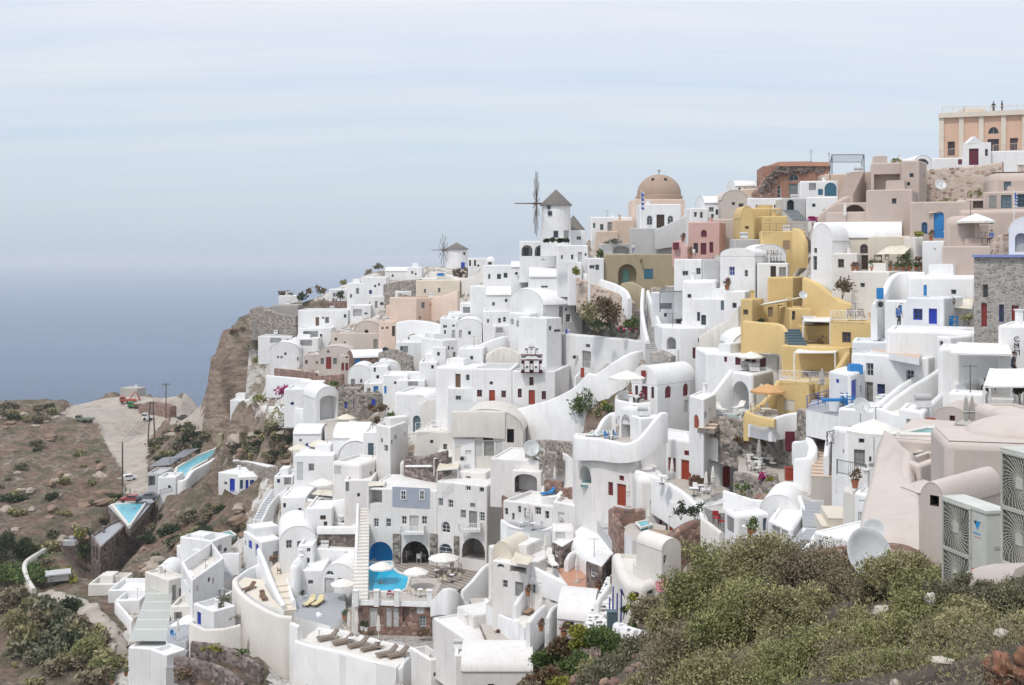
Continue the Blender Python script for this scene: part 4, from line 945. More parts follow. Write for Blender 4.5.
H('low house with a brown roof terrace beside the far windmill',[468,487],258,268,D=6,roofmat='redtile',ph=.1,op=[('d',469,260,471,266,'darkwood'),('d',474,260,476,266,'darkwood')])
H('small white dome by the windmill steps',[486,495],260,270,D=4,roof='dome')
H('white house with two green framed windows under the dome',[483,521],265,283,D=7,op=[('w',497,274,501,279,'greendoor'),('w',503.7,272.8,507.5,277.8,'greendoor'),('w',488,274,490.5,279)])
H('white house with a broad flat dome below the arcade',[511,539],267,281,D=8,roof='vaultx',rise=.9,op=[('w',515,272,518,275)])
tree('small dark topped tree between white walls',518,285,7,13,'leaf_olive',d=dep(518,285)-2)
def windmill(label,px,pyb,pyt,w,d,hub,blade,sails,nb=12,ang0=.13,broken=False):
 b=P(px,pyb,d);h=(pyb-pyt)*d/F;R=w/2*d/F;root=empty('windmill',b,label,'windmill')
 m=MB(b);m.lathe([(R*1.06,b.z-2),(R*1.04,b.z),(R,b.z+h*.5),(R*.95,b.z+h),(0,b.z+h)],32,(b.x,b.y,0));m.build('tower','white',root,smooth=50)
 ch=sails['cone']*d/F;c=MB(b);c.lathe([(0,b.z+h-.05),(R*1.1,b.z+h-.12),(R*1.08,b.z+h+.05),(R*.55,b.z+h+ch*.52),(.05,b.z+h+ch),(0,b.z+h+ch)],24,(b.x,b.y,0));c.build('roof','thatch',root,smooth=60)
 hp=P(hub[0],hub[1],d-R*sails.get('hd',.45));ax=(hp-Vector((b.x,b.y,hp.z))).normalized();s=MB(b);s.tube((b.x,b.y,hp.z),hp+ax*.7,.16,.12,8);s.build('shaft','woodpole',root)
 u=Vector((0,0,1));v=ax.cross(u).normalized();Lb=blade*d/F
 for k in range(nb):
  a=2*math.pi*k/nb+ang0;dr=u*math.cos(a)+v*math.sin(a);q=MB(b);e=hp+dr*Lb*(1 if not broken or k%3 else.8)
  q.tube(hp,e,.06,.035,5);q.tube(hp+ax*.15+dr*Lb*.3,e+ax*.1,.03,.02,4);q.build('sail_arm','woodpole',root)
 q=MB(b);q.lathe([(0,-.15),(.3,-.15),(.3,.15),(0,.15)],12);
 q=MB(b);q.tube(hp-ax*.15,hp+ax*.3,.32,.28,10);q.tube(hp+ax*.2,hp+ax*sails.get('pole',3),.11,.07,5);q.build('hub','brownwood',root)
 rg=MB(b);n=nb
 for k in range(n):
  a=2*math.pi*k/n+ang0;a2=2*math.pi*(k+1)/n+ang0;rg.tube(hp+(u*math.cos(a)+v*math.sin(a))*Lb*.93,hp+(u*math.cos(a2)+v*math.sin(a2))*Lb*.93,.012,.012,3,False)
 rg.build('rigging','iron',root)
 for(x0,y0,x1,y1,k,col)in sails['op']:
  p=P((x0+x1)/2,(y0+y1)/2,d);th=math.asin(max(-.98,min(.98,(p.x-b.x)/R)));c=Vector((b.x+math.sin(th)*R*1.0,b.y-math.cos(th)*R*1.0,p.z));W=(x1-x0)*d/F/2;Hh=(y1-y0)*d/F/2
  q=MB(b);q.box(c,(W+.08,.09,Hh+.06),th);q.box(c+Vector((math.sin(th),-math.cos(th),0))*.03,(W,.1,Hh),th)
  o=q.build('door' if k=='d' else 'window',col,root)
 return root
windmill('small white windmill with bare sails on the far skyline',456.6,272,249,22,268,(443.5,250),16,{'cone':6.5,'op':[(461.5,262.5,465,268.5,'d','blue'),(464,252.5,465.5,254.5,'w','glass')]},nb=10)
windmill('large white windmill with tall bare sails over the village',556,243,205,29.5,168,(536.4,203.5),33,{'cone':15.5,'hd':.1,'pole':3.4,'op':[(548,212,551,215.5,'w','glass'),(547,206,549.5,209,'w','glass'),(553.5,231.5,557,237.5,'w','glass'),(563,231,568,239,'d','greyframe')]},nb=12,ang0=.1)
H('white round ended outhouse with a steep grey roof beside the windmill',[571,586],230,243,D=5,ph=0);_p=P(571,230,dep(578,243)+1)
r=empty('cone_roof_hut',P(577,243,dep(578,243)+2.5),'low hut under a steep grey thatched roof by the windmill','hut');mb=MB(r.location);c=P(576,230,dep(578,243)+2.5);mb.lathe([(0,c.z),(1.9,c.z),(1.0,c.z+1.1),(.04,c.z+2.3)],20,c*Vector((1,1,0))if False else(c.x-.4,c.y,0));mb.build('roof','thatch',r);mb=MB(r.location);mb.lathe([(1.6,c.z-3),(1.6,c.z+.02),(0,c.z+.02)],20,(c.x-.4,c.y,0));mb.build('wall','white',r)
H('white arcade with two shaded arches under the big windmill',[519.5,556],241,257,D=7,op=[('A',521.5,245,532.5,256,'greyframe',None,3),('A',534.7,245,547,256,'greyframe',None,3)],ph=.6)
put(U_CLOSEDW,527,257,label='closed pale parasol inside the first windmill arch',d=dep(527,257)-1.2,scale=.9);put(U_CLOSEDW,542.5,260,label='taller closed pale parasol before the second windmill arch',d=dep(542,259)-2,scale=1.1)
for i,x in enumerate((546,553,558,562,566)):bush('dark clipped shrub on the windmill terrace',x,242,6,3.5,'leaf_dark',d=160,group='shrubs along the windmill terrace')
H('white house below the windmill with two small windows',[557,588],245,270,D=8,op=[('w',561,255,563,259),('w',571,254.5,573.5,259.5),('d',578,252,582,263,'palegrey'),('w',585,253,587,256)])
H('long white vaulted house under the windmill arcade',[529,571],277,292,D=8,roof='vaultx',rise=1.4,op=[('w',541,285.5,548,288)])
H('white house with a shaded doorway right of the windmill terrace',[588,604],258,276,D=6,op=[('w',586.5+2,265,594,269)])
tree('small green tree beside the ochre house',600,262,8,13,'leaf_green',d=dep(600,262)-1)
H('small white cube with a boxed green shrub',[568,582],262,278,D=5,op=[('w',572,268,575,271)]);bush('yellow green shrub on the white wall',574,274,9,8,'leaf_yellow',d=dep(574,276)-3)
H('tall white house with a domed roof and arched windows',[(509,0),(529,-3),(546,2)],312,350,D=8,r=.3,ph=.2,op=[('W',509.8,318.5,513.2,325,'whitepaint','glass_pale'),('W',516,320,521,327.5,'whitepaint','glass_pale'),('w',533,320.5,538.2,326,'palegrey')])
H('white domed vault rising behind the arched window house',[512,545],306,318,d=dep(528,350)+5,D=8,roof='vault',rise=2.6)
H('long white barrel vault running behind the garden',[(543,2),(582,6)],305,326,d=dep(562,345)+4,D=9,roof='vaultx',rise=2.2,op=[('d',559,306,563.5,325,'greyframe'),('w',566,314,571,322)])
H('white block beside the domed house with a balcony',[(546,0),(562,2)],318,352,D=6,ph=.6,op=[('w',555,329,565,332)])
H('white house with a dark metal frame on its roof',[460,487],303,318,D=8,op=[('h',463,307,480,313,'palegrey',None,1.2)])
H('flat white roofs below the curved cream wall',[470,512],286,300,D=10,ph=.3);H('white vault behind the dark roof frame',[486,512],295,309,D=9,roof='vaultx',rise=1.2,op=[('w',492,302,495,306)])
H('white house with a row of narrow windows',[483,510],311,335,D=8,op=[('w',487,319,489,323),('w',498,318,501,323),('w',503,317,506,322)])
H('low white house with a rail on its terrace',[448,472],313,330,D=8,op=[('w',452,317,455,321),('w',460,318,462,322)])
H('white house with small vaulted roof in the middle slope',[456,482],326,342,D=8,roof='vault',rise=1.2,op=[('d',459,330,462,338,'palegrey'),('w',468,331,471,335)])
H('narrow white house behind the round chimney',[440,458],318,345,D=8,op=[('w',444,330,446,334),('d',452,330,455,338,'palegrey')])
H('white block with a lattice balcony by the domed house',[493,510],325,340,D=5,op=[('h',496,327,503,333,'palegrey',None,1)]);railing('grey lattice balcony rail by the domed house',[(494,335),(504,334)],d=dep(500,340)-.8,style='scroll',h=1.1)
bush('spiky grey plant on the middle roofs',484,298,9,6,'leaf_grey',d=dep(484,300)-1)
H('white row house over the far garden wall',[230,252],400,414,D=6,op=[('w',238,402.5,242.5,404.5)],ph=.2)
wall('long white wall above the scrubby slope',[(246,405,417),(262,406,418),(290,407,420),(318,410,420)],th=.6)
H('white house with a blue framed window over the long wall',[284,333],389,405,D=7,op=[('w',303,396,307.8,405,'bluelight'),('w',290.5,402,294,405,'blue'),('w',314,396.5,317,401),('h',330,391,332,396)])
H('white house end with a deep grey arch',[(316,0),(340,2)],399,421,D=7,roof='vault',rise=2.0,op=[('G',320,395.5,337,420,'palegrey',None,2.5)])
H('stone walled house with two blue doors',[(338,2),(360,2)],388,414,D=6,mat='stone_grey',name='stone_house',op=[('d',344.5,402,347,408,'blue'),('d',353.2,399.3,357,407,'blue')])
H('stone walled cottage with a blue shutter and red planting',[(358,0),(382,1)],394,412,D=6,mat='stone_grey',name='stone_house',op=[('s',371.5,399,375.5,406,'blue')])
for i,(x,y,m_,w_)in enumerate([(372,412,'leaf_rust',12),(385,411,'leaf_rust',14),(318,408,'leaf_dry',11),(376,423,'leaf_rust',9),(392,420,'leaf_green',8)]):bush(['red leaved bush beside the blue shutter','larger red leaved bush on the stone terrace','round dry bush at the deep grey arch','low rusty bush under the stone cottage','green bush at the end of the rusty hedge'][i],x,y,w_,7,m_,d=dep(x,y)-2)
bush('big grey green bush over the long white wall',281,426,22,17,'leaf_olive',d=dep(281,426)-4);bush('yellow green bush on the white wall corner',260,403,14,8,'leaf_yellow',d=dep(260,405)-2)
Z1=P(330,436,dep(330,436)).z
deck('paved terrace with cream parasols in the far slope',[(322,420),(352,416),(372,434),(376,446),(346,448),(328,440)],dep(322,420),'paving',4)
for i,(x,y,u)in enumerate([(346,431,U_CREAM),(351,438,U_CREAM),(360,448,U_OPEN)]):put(u,x,y,rz=i,d=dep(x,y)-3,label=['cream parasol on the far paved terrace, by the stone house','cream parasol just below another on the far terrace','white parasol at the near end of the far terrace'][i],scale=1.05)
H('white house with a small blue arched door',[293,321],434,451,D=7,roof='vaultx',rise=1.0,op=[('D',305,443,310.5,451,'blue'),('w',313,442,316,446)])
for i,(x,y)in enumerate([(319.5,459),(299.5,463),(322,500)]):put(U_CREAM if i<2 else U_OPEN,x,y,d=dep(x,y)-2.5,label=['cream parasol before the blue arched door','cream parasol at the outer corner of the white house','white parasol on the terrace with the tan awning'][i],scale=1.15)
H('white house with a dark square opening and a flat canopy',[294,334],455,484,D=7,op=[('h',308.5,463.5,314,471,'palegrey',None,1.2),('s',297,462,303,480,'palegrey')],ph=.1)
H('curvy white house with a recessed window',[(331,0),(360,-2),(386,4)],461,490,D=8,r=.5,op=[('s',334.3,461.5,341,474,'palegrey')])
H('white dome roofed house above the recessed window',[338,372],458,470,d=dep(355,480)+4,D=8,roof='vault',rise=2.4)
H('white tower house with a single square window',[(376,0),(390,-3),(408,3)],424,472,D=7,op=[('w',384,445,388,451.5,'palegrey')],ph=.6)
H('white house with a tall grey door beside the tower',[363,378],432,466,D=6,op=[('d',368,443,373.6,460.5,'ironteal')])
H('rounded white house under the parasol terrace',[333,368],438,462,d=dep(350,462),D=8,roof='vaultx',rise=1.6)
H('white house with two openings above the lounger terrace',[344,372],480,506,D=6,op=[('d',344.8,482,348.5,491.5,'greyframe'),('w',357,493,360,497)])
deck('terrace with a tan awning and low wall',[(304,502),(346,499),(349,506),(304,508)],dep(326,506),'paving',3)
wall('low white parapet round the tan awning terrace',[(304,498,510),(320,500,511),(336,500,511),(350,497,507)],th=.4)
awning('tan sail cloth over the low walled terrace',[(311,494,152),(347,498,150),(343,490,156),(318,489,157)],'canvas_cream')
railing('white rail on the tower house terrace',[(364,440),(376,441)],d=dep(370,462),style='rails')
stairs('long flight of steps running down the scrubby slope',(258,519),(281,486),w=1.6,mat='greydeck',side='white')
wall('white side wall along the long slope steps',[(254,519,524),(262,503,510),(272,490,497),(282,482,488)],th=.35,smooth=False);wall('inner white side wall along the long slope steps',[(261,522,527),(269,505,512),(278,494,500),(288,487,492)],th=.35,smooth=False)
H('low white house with a blue window beside the slope steps',[274,293],476,490,D=6,op=[('w',277,479,280,483,'blue'),('h',284,477,291,485,'palegrey',None,1.2)])
H('smooth white roofed house above the courtyard',[281,306],497,520,D=9,ph=.15,op=[('w',283,493+10,286,508)]);H('white terrace house beside the lounger deck',[306,332],508,528,D=9,ph=.2)
H('white slope house with a bright blue door',[(218,0),(240,-2)],472,494,D=6,ph=.1,op=[('d',229.6,478.7,234.8,492,'blue')])
H('row of blue doors under a stone bank on the slope',[(238,2),(262,3)],477,492,D=5,ph=.1,op=[('d',240,480,243,489,'teal'),('d',245.5,480,248.5,489,'blue'),('d',250,480,254,489,'blue'),('d',256,482,259,488.5,'blue')])
wall('rough stone bank with a white coping above the blue doors',[(236,461,474),(250,463,476),(266,467,478),(281,466,480)],th=1.0,mat='stone_grey',name='stone_wall',ext=2)
wall('white coping curb over the stone bank',[(235,459.5,461.5),(252,462,464),(273,466,468)],th=1.6,ext=0,name='coping');stairs('narrow blue steps down from the blue door house',(219,514),(224,494),w=1.3,mat='ironteal',side='greywall')
railing('white rail in front of the blue door house',[(226,497),(246,495)],d=dep(236,497)-1,style='cross');deck('small blue paved terrace at the blue doors',[(226,497),(250,495),(250,491),(226,492)],dep(236,496)-1,'greydeck',2)
o,Z=deck('grey deck of the triangular pool',[(108,506),(130,529),(152,503),(160,497),(158,493),(128,496)],206,'greydeck',1.4,side='stone_dark')
deck('triangular turquoise infinity pool on the cliff deck',[(112.5,505),(146,502.5),(129.5,526.5)],205.5,'pool_pale',.3,name='swimming_pool',cat='pool')
mb=MB(P(125,510,206));w_=[onz(*q,Z+.03)for q in((111,505),(147,502),(129.5,528))]
for a,b in zip(w_,w_[1:]+w_[:1]):mb.tube(a,b,.18,.18,4)
tag(mb.build('pool_coping','whitepaint'),'white coping edge round the triangular pool','coping').location=P(125,510,206)
H('dark stone bar building under the triangular pool',[(91,-6),(100,-14),(127,2),(129,5)],535,572,d=192,D=8,mat='stone_dark',roofmat='greydeck',name='stone_house',op=[('h',93,546,95,560),('h',96,548,98,562),('h',116,523+14,119,535+12)])
H('dark open bar hollow just under the triangular pool deck',[(110,0),(129,-6),(150,3)],513,530,d=203,D=6,mat='stone_dark',ph=0,name='stone_house')
for i,(x,y,pm)in enumerate([(130,500,U_CLOSED),(124,499,U_CLOSED)]):put(pm,x,y,z=Z,label=['closed parasol next to the parked red car','closed parasol at the head of the pool deck'][i])
o,Z=deck('long turquoise pool of the slope hotel',[(174,477),(177,468),(196,457),(216,449),(222,453),(205,462),(192,469),(185,478)],214,'pool_pale',.6,name='swimming_pool',cat='pool')
wall('white curved wall around the long slope pool',[(174,481,490,209),(185,479,490,209),(193,470,482,214),(206,463,474,218),(219,455,468,223),(223,450,462,226)],th=.8)
H('white stepped block at the head of the slope pool',[158,176],477,494,d=208,D=5,ph=.5);H('grey slatted building under the black roofs',[147,163],473,490,d=213,D=6,mat='greywall',op=[('h',148,476,155,486,'palegrey',None,2)])
deck('dark terrace under the black roofs',[(148,482),(172,480),(204,462),(180,459)],224,'greydeck',2);pergola('black flat roof shade beside the slope pool',[(148,480),(170,478),(186,468),(163,470)],222,h=2.6,mat='iron',cover='cargrey',sag=0);pergola('second black roof shade further up the slope pool',[(170,473),(184,471),(200,461),(184,463)],226,h=2.8,mat='iron',cover='cargrey',sag=0)
railing('dark rail on the slope pool terrace',[(160,495),(172,492)],d=208,mat='iron',style='rails')
H('white house with blue shutters above the sun terrace',[(243.5,6),(261,0),(281,2)],531,560,D=8,op=[('s',248.5,540.5,252,548.5,'blue'),('d',255.3,544,258.5,557,'blue')],ph=.15)
H('white arched end house with a grey framed window',[(280,0),(316,1)],541,560,D=9,roof='vault',rise=1.8,op=[('w',286,540,292,548.5,'palegrey'),('w',297,541,302,547,'palegrey')])
H('white box with a tiny window in the cream courtyard',[298,313],545,565,D=5,op=[('w',306.5,548,310.5,552,'palegrey')])
o,ZC=deck('cream courtyard with wooden chairs',[(262,577),(283,556),(316,556),(312,575),(300,582),(262,584)],dep(285,575),'cream',4)
stairs('cream steps between two curved white walls',(288,612),(278,581),w=2.0,mat='cream',side='cream',dA=126,dB=135)
wall('tall curved white wall down one side of the cream steps',[(259,548,572,146),(264,560,590,140),(274,585,606,131),(284,605,618,126)],th=.6,ext=3)
wall('white wall sloping along the cream steps, courtyard side',[(287,578,592,136),(291,592,603,131),(294,600,615,127)],th=.5,ext=3)
o,ZR=deck('round cream terrace with two wooden loungers',[(237,583),(245,577),(262,580),(272,598),(284,611),(262,603),(246,592)],133,'cream',1.0)
wall('big rounded white bastion wall in the lower corner',[(238,576,640,135),(235,580,645,133),(238,588,650,130),(248,598,660,127),(264,608,668,124),(280,615,672,122),(292,616,676,122)],th=.7,ext=4,mat='offwhite')
wall('white arched parapet behind the round terrace',[(237,577,584,138),(246,570,583,141),(254,566,582,143),(262,562,582,143)],th=.4)
put(LO_WOOD,249,590,z=ZR,rz=R_(60),label='folded wooden lounger on the round terrace');put(LO_WOOD,263.5,599,z=ZR,rz=R_(115),label='wooden lounger beside the curved stair wall')
for i,(x,y,r0)in enumerate([(275,562,20),(271,564,200),(287,561,80),(290,563,260),(279,574,100)]):put(CH_WOOD,x,y,z=ZC,rz=R_(r0),label=['wooden chair at the courtyard table, near the blue door','wooden chair facing its partner at the courtyard table','dark chair by the white box','dark chair turned to the courtyard steps','lone wooden chair at the top of the cream steps'][i])
put(TB_WOOD,273,562,z=ZC,label='wooden table in the cream courtyard')
H('white house with a long flower box on its edge',[(181,4),(192,-4),(224,6)],562,622,D=9,mat='white',op=[('h',183,574,187,583,'palegrey',None,1)],ph=1.6,roofmat='offwhite')
H('white cube with a blue niche window',[(199,2),(212,4)],550,572,D=5,ph=.5,op=[('s',200,548.5+3,206,555+3,'blue')])
H('white stepped house beside the blue niche',[(212,0),(232,4)],541,560,D=6,ph=.8,op=[('h',218,545,222,551,'palegrey',None,1)])
deck('pale blue terrace with dark chairs',[(198,570),(226,560),(242,562),(244,572),(222,582),(200,578)],dep(222,580)+6,'greydeck',3);ZB=P(198,570,dep(222,580)+6).z
deck('small plunge pool at the top of the blue terraces',[(215,535),(230,531),(236,535),(220,539)],dep(226,540),'pool_teal',.5,name='plunge_pool',cat='pool')
wall('low white wall round the blue terrace',[(198,566,576),(212,558,572),(226,553,566),(240,553,564)],th=.35)
for i,(x,y)in enumerate([(231,570),(239,568)]):put(LO_TAUPE,x,y,z=ZB,rz=R_(30),label=['dark lounger on the pale blue terrace','dark lounger further in on the pale blue terrace'][i])
put(TB_SMALL,233,573,z=ZB,label='small round white table on the pale blue terrace');put(U_CLOSEDW,232.5,568,z=ZB,label='closed white parasol on the pale blue terrace')
for i,(x,y)in enumerate([(199,577),(202,582),(204,587),(206,592),(197,562),(217,561)]):put(POT_RUST,x,y,d=dep(205,590)-2+i*.1-(0 if i<4 else-8),label=['first rusty plant in the long flower box','second rusty plant in the long flower box','third rusty plant in the long flower box','last rusty plant in the long flower box','potted plant at the blue niche window','potted plant by the white pillar of the blue terrace'][i],scale=1.1)
H('white house with a blue door below the flower box house',[(187,2),(204,0)],596,622,D=5,op=[('d',200,592+5,203,610,'blue'),('w',193,600,198,606,'blue')],ph=.8)
H('low white annex with a blue door above the agave bed',[(193,1),(213,-2)],603,628,d=127,D=3,ph=.7,op=[('d',197,612,201,625,'blue')])
wall('planter wall holding a bed of agave',[(191,622,645,126),(205,629,648,124),(225,628,646,124),(240,624,644,125)],th=.5,mat='offwhite',smooth=False,ext=3)
wall('upper planter edge running up to the bastion',[(191,622,634,127),(202,612,624,131),(210,606,618,135)],th=.4,mat='offwhite',smooth=False)
deck('bare earth bed inside the planter wall',[(194,628),(212,607),(238,612),(240,626),(212,630)],128,'soil',2,name='planting_bed',cat='planting bed')
bush('large spiky grey green agave in the planter',227,608,15,14,'leaf_grey',d=129,name='agave');bush('low dusty shrub in the planter',227,622,16,12,'leaf_dry',d=127)
for i,pts in enumerate([[(192,641,652,118),(215,644,656,117),(240,652,664,116),(262,668,682,114)],[(176,655,668,117),(200,660,674,115),(225,668,684,113),(245,683,698,110)]]):wall(['dark stone terrace wall below the bastion','second dark stone terrace wall nearer the frame edge'][i],pts,th=.6,mat='stone_dark',name='stone_wall')
bush('dark red shrub on the lowest stone terrace',178,679,26,12,'leaf_rust',d=114);bush('green creeper on the stone terrace',215,650,30,6,'leaf_yellow',d=117);bush('small green tuft under the bastion',243,656,20,6,'leaf_green',d=116)
H('long white building carrying the slatted solarium roof',[(128,0),(166,-1)],647,690,d=128,D=14,ph=.3,mat='white');o=pergola('slatted pale solarium roof on the long white building',[(129,645),(167,645),(173,590),(150,590)],129,h=.5,mat='whitepaint',cover='solar',sag=0,bars=6)
for i,(x,y)in enumerate([(140,676),(126,684)]):put(POT_Y,x-14,y,d=126-i,label=['yellow flowering pot at the foot of the solarium','potted plant beside the path edge'][i])
H('white house with a smooth dome like roof behind the solarium',[150,171],580,596,D=6,roof='vault',rise=1.6);H('low white terrace by the dirt path',[88,119],584,594,D=6,ph=.7,mat='offwhite');H('low white terrace block nearer the solarium',[108,146],590,602,D=6,ph=.7);H('white wall enclosure beside the solarium steps',[115,140],600,612,D=4,ph=.8)
wall('curving white wall beside the dirt path',[(116,601,612),(121,606,618),(128,614,626),(133,620,632)],th=.4)
H('narrow grey house behind the solarium',[(168,0),(186,2)],580,612,D=6,mat='offwhite',op=[('s',172,585,176,600,'greyframe'),('h',179,588,183,600,'palegrey',None,1)]);H('white steps house between solarium and flower box house',[(170,0),(190,0)],606,640,D=7,mat='offwhite',ph=.5,op=[('h',174,612,182,622,'palegrey',None,1.4)])
deck('blue floored patio with a closed parasol',[(166,640),(168,628),(186,624),(192,632),(186,642),(170,645)],128,'greydeck',3);put(U_CLOSEDW,178,640,d=128,label='closed white parasol on the lowest blue patio');put(CH_BLUE,173,638,d=128,label='blue chair on the lowest blue patio',rz=1)
H('white corner house with a low wall at the frame edge',[(166,0),(186,2)],655,690,d=122,D=3,ph=.5,mat='white');stairs('shadowed steps beside the solarium',(189,622),(184,604),w=1.3,mat='greydeck',side='greywall')
stairs('steps down to the lowest patio',(172,668),(184,648),w=1.3,dA=122,dB=128,mat='greydeck',side='greywall')
ZD=P(300,600,131).z
deck('grey courtyard with two yellow loungers',[(292,602),(300,594),(345,592),(346,616),(330,626),(294,616)],130,'greydeck',4);ZD=P(292,602,130).z
H('white arched house with a fanlight over a grey door',[(322,0),(356,-1)],578,600,d=134,D=8,roof='vault',rise=1.9,op=[('L',325.5,570.5,334,575.5,'whitepaint'),('d',324.5,578,334,597,'palegrey'),('w',338,578,343,584,'whitepaint')])
H('white house with a small vent window left of the fanlight door',[(296,0),(323,0)],570,600,d=134.5,D=8,op=[('w',308,580,313.2,584.5,'palegrey')],ph=.2);H('curved white shoulder wall beside the small vent window',[289,299],565,598,d=133,D=6,r=.6)
for i,x in enumerate((309.5,318)):put(LO_YELLOW,x,605,z=ZD,rz=R_(72),label=['yellow lounger nearest the small vent window','yellow lounger nearest the grey fanlight door'][i],scale=1.15)
H('white terrace room with a wall pattern above the arched house',[(312,0),(356,-1)],548,568,d=140,D=1.4,op=[('s',345,552,353,558,'palegrey')],ph=.2)
H('brown stone parapet house below the upper lounger terrace',[(317.5,0),(356.5,-1)],532.5,549,d=141.3,D=6,mat='stone_dark',ph=0,name='stone_house',roofmat='paving')
wall('white parapet over the brown stone band',[(317.5,526,533,141.3),(356.5,526,533,140.3)],th=.5,ext=.1,smooth=False);ZU=P(330,528,148).z
put(LO_WHITE,346,518,d=145.5,rz=R_(30),label='white lounger folded up on the upper roof terrace');put(LO_WHITE,351,515,d=146.5,rz=R_(25),label='white lounger behind another on the upper roof terrace')
H('white roof terrace house with loungers beside the hotel',[(326,2),(356,0)],521,534,d=144,D=8,ph=.2)
stairs('long white steps beside the hotel front',(360,604),(363,508),w=1.7,dA=121,dB=142,mat='offwhite',side='offwhite',ext=6)
wall('outer white side wall of the hotel steps',[(353.5,606,612,121),(356,562,572,129),(357.5,520,530,138),(358,503,512,142)],th=.4,ext=4)
put(U_OPEN,343,600,z=ZD,label='white parasol over the grey courtyard',scale=1.0);put(U_CLOSEDW,357,634,d=119.5,label='closed white parasol by the stone basement');put(POT_G,344,619,z=ZD,label='green potted plant beside the courtyard wall');put(POT_WHITE,302,599,z=ZD,label='small potted plant near the vent window')
wall('low white wall along the grey courtyard',[(293,614,628,127),(306,617,632,125),(318,620,636,124)],th=.5,smooth=False);wall('white wall between courtyard and lounger deck',[(318,612,632,125.5),(321,615,634,124.5)],th=.6,ext=2)
DH=138
H('four storey white hotel with a blue grey panel and blue pool cave',[(366.5,0),(437,-2)],487.5,566,d=DH,D=9,name='hotel',cat='hotel',ext=1.5,ph=.12,op=[('h',369,490,382,504,'palegrey',None,2.2),('w',373.7,518.4,378.6,527.2,'whitepaint'),('w',386,518.4,391,527.2,'whitepaint'),('w',401.7,516,406.6,524.6,'whitepaint'),('d',409.5,515.5,418.7,531,'palegrey'),('w',421.7,516,427,524.6,'whitepaint'),('H',402,541,429,566,'stone_dark',None,5),('H',369.3,541.5,392.6,567,'pool_deep',None,2)])  # the big arch's dark stone lining is shade put into the colour
d_=DH-.1
mb=MB(P(411,498,d_));a,b=P(392,486.6,DH-.72),P(430.5,509,DH-1.82);c=Vector(((a.x+b.x)/2,(a.y+b.y)/2,(a.z+b.z)/2));mb.box(c,((b.x-a.x)/2,.03,(a.z-b.z)/2),math.atan2(b.y-a.y,b.x-a.x));HOT=HOUSES[-1][0];mb.loc=Vector(HOT.location);mb.v=[];mb.f=[];mb.mi=[];mb.box(c,((b.x-a.x)/2,.03,(a.z-b.z)/2),math.atan2(b.y-a.y,b.x-a.x));mb.build('blue_grey_panel','greyblue',HOT)
ang=math.atan2(-2,P(437,0,DH-2).x-P(366.5,0,DH).x)
for(x0,y0,x1,y1)in[(401,490.5,406,499.5),(419.8,490.5,424.3,499.5)]:
 t_=((x0+x1)/2-366.5)/70.5;p=P((x0+x1)/2,(y0+y1)/2,DH-2*t_-.08);q=MB(HOT.location);w2=(x1-x0)*DH/F/2;h2=(y1-y0)*DH/F/2
 for sx_,sz_,hw,hh in((-1,0,.06,h2),(1,0,.06,h2),(0,-1,w2,.06),(0,1,w2,.06),(0,0,.03,h2),(0,0,w2,.03)):q.box(p+Vector((sx_*w2,sx_*w2*math.tan(ang),sz_*h2)),(hw,.05,hh),ang)
 f_=q.build('window','whitepaint',HOT);q=MB(HOT.location);q.box(p+Vector((0,.03,0)),(w2,.03,h2),ang);q.build('pane','glass',f_)
for(x0,x1,y0,y1)in[(393,400.7,534,566),(430,437,534,560)]:
 t_=((x0+x1)/2-366.5)/70.5;p=P((x0+x1)/2,(y0+y1)/2,DH-2*t_-.1);q=MB(HOT.location);q.box(p,((x1-x0)*DH/F/2,.16,(y1-y0)*DH/F/2),ang);q.build('stone_pilaster','stone_grey',HOT)
def balcony(root,x0,x1,yf,d,out=1.2,h=.95,mat='whitepaint'):
 a=P(x0,yf,d);b=P(x1,yf,d);q=MB(root.location);c=(a+b)/2;q.box((c.x,c.y-out/2,c.z),((b.x-a.x)/2,out/2,.09));q.build('balcony_slab','white',root)
 r_=MB(root.location);pts=[Vector((a.x,a.y,a.z)),Vector((a.x,a.y-out+.05,a.z)),Vector((b.x,b.y-out+.05,b.z)),Vector((b.x,b.y,b.z))]
 for u,v in zip(pts,pts[1:]):
  for z in(.15,h):r_.tube(u+Vector((0,0,z)),v+Vector((0,0,z)),.045,.045,4)
  n=max(1,int((v-u).length/.4))
  for k in range(n+1):
   m_=u+(v-u)*k/n;r_.tube(m_+Vector((0,0,.1)),m_+Vector((0,0,h)),.035,.035,4)
   if k<n:
    e=u+(v-u)*(k+1)/n;r_.tube(m_+Vector((0,0,.15)),e+Vector((0,0,h)),.025,.025,4,False);r_.tube(m_+Vector((0,0,h)),e+Vector((0,0,.15)),.025,.025,4,False)
 r_.build('balcony_rail',mat,root)
balcony(HOT,402,425,531.5,DH-1.3,1.3)
H('white hotel wing with balconies and arched windows',[(437,0),(487,-3),(513,7)],481,566,d=DH-2,D=9,name='hotel',cat='hotel',ext=1.5,ph=.1,op=[('w',437.6,498,442.4,506,'palegrey','glass_pale'),('w',448,499.6,453,508,'whitepaint'),('w',460.5,509.7,466,518.4,'palegrey','glass_pale'),('d',469,511,477,527.5,'greyframe'),('w',479.5,512,484.6,521.5,'whitepaint'),('w',470,503,475,508,'palegrey','glass_pale'),('w',465.6,484,470.7,491,'whitepaint'),('w',479.5,483.5,484,492,'greyframe'),('W',441.5,521.5,450,533,'whitepaint'),('W',438.7,543.5,452.4,556,'whitepaint'),('H',462,538,485,559,'stone_pale',None,3),('w',505,497,508,503,'palegrey')])
HW=HOUSES[-1][0];balcony(HW,459.5,481,529,DH-4.3,1.2);q=MB(HW.location);p=P(456.5,545,DH-3.3);q.box(p,(.33,.12,1.1),ang);q.build('stone_pilaster','stone_grey',HW)
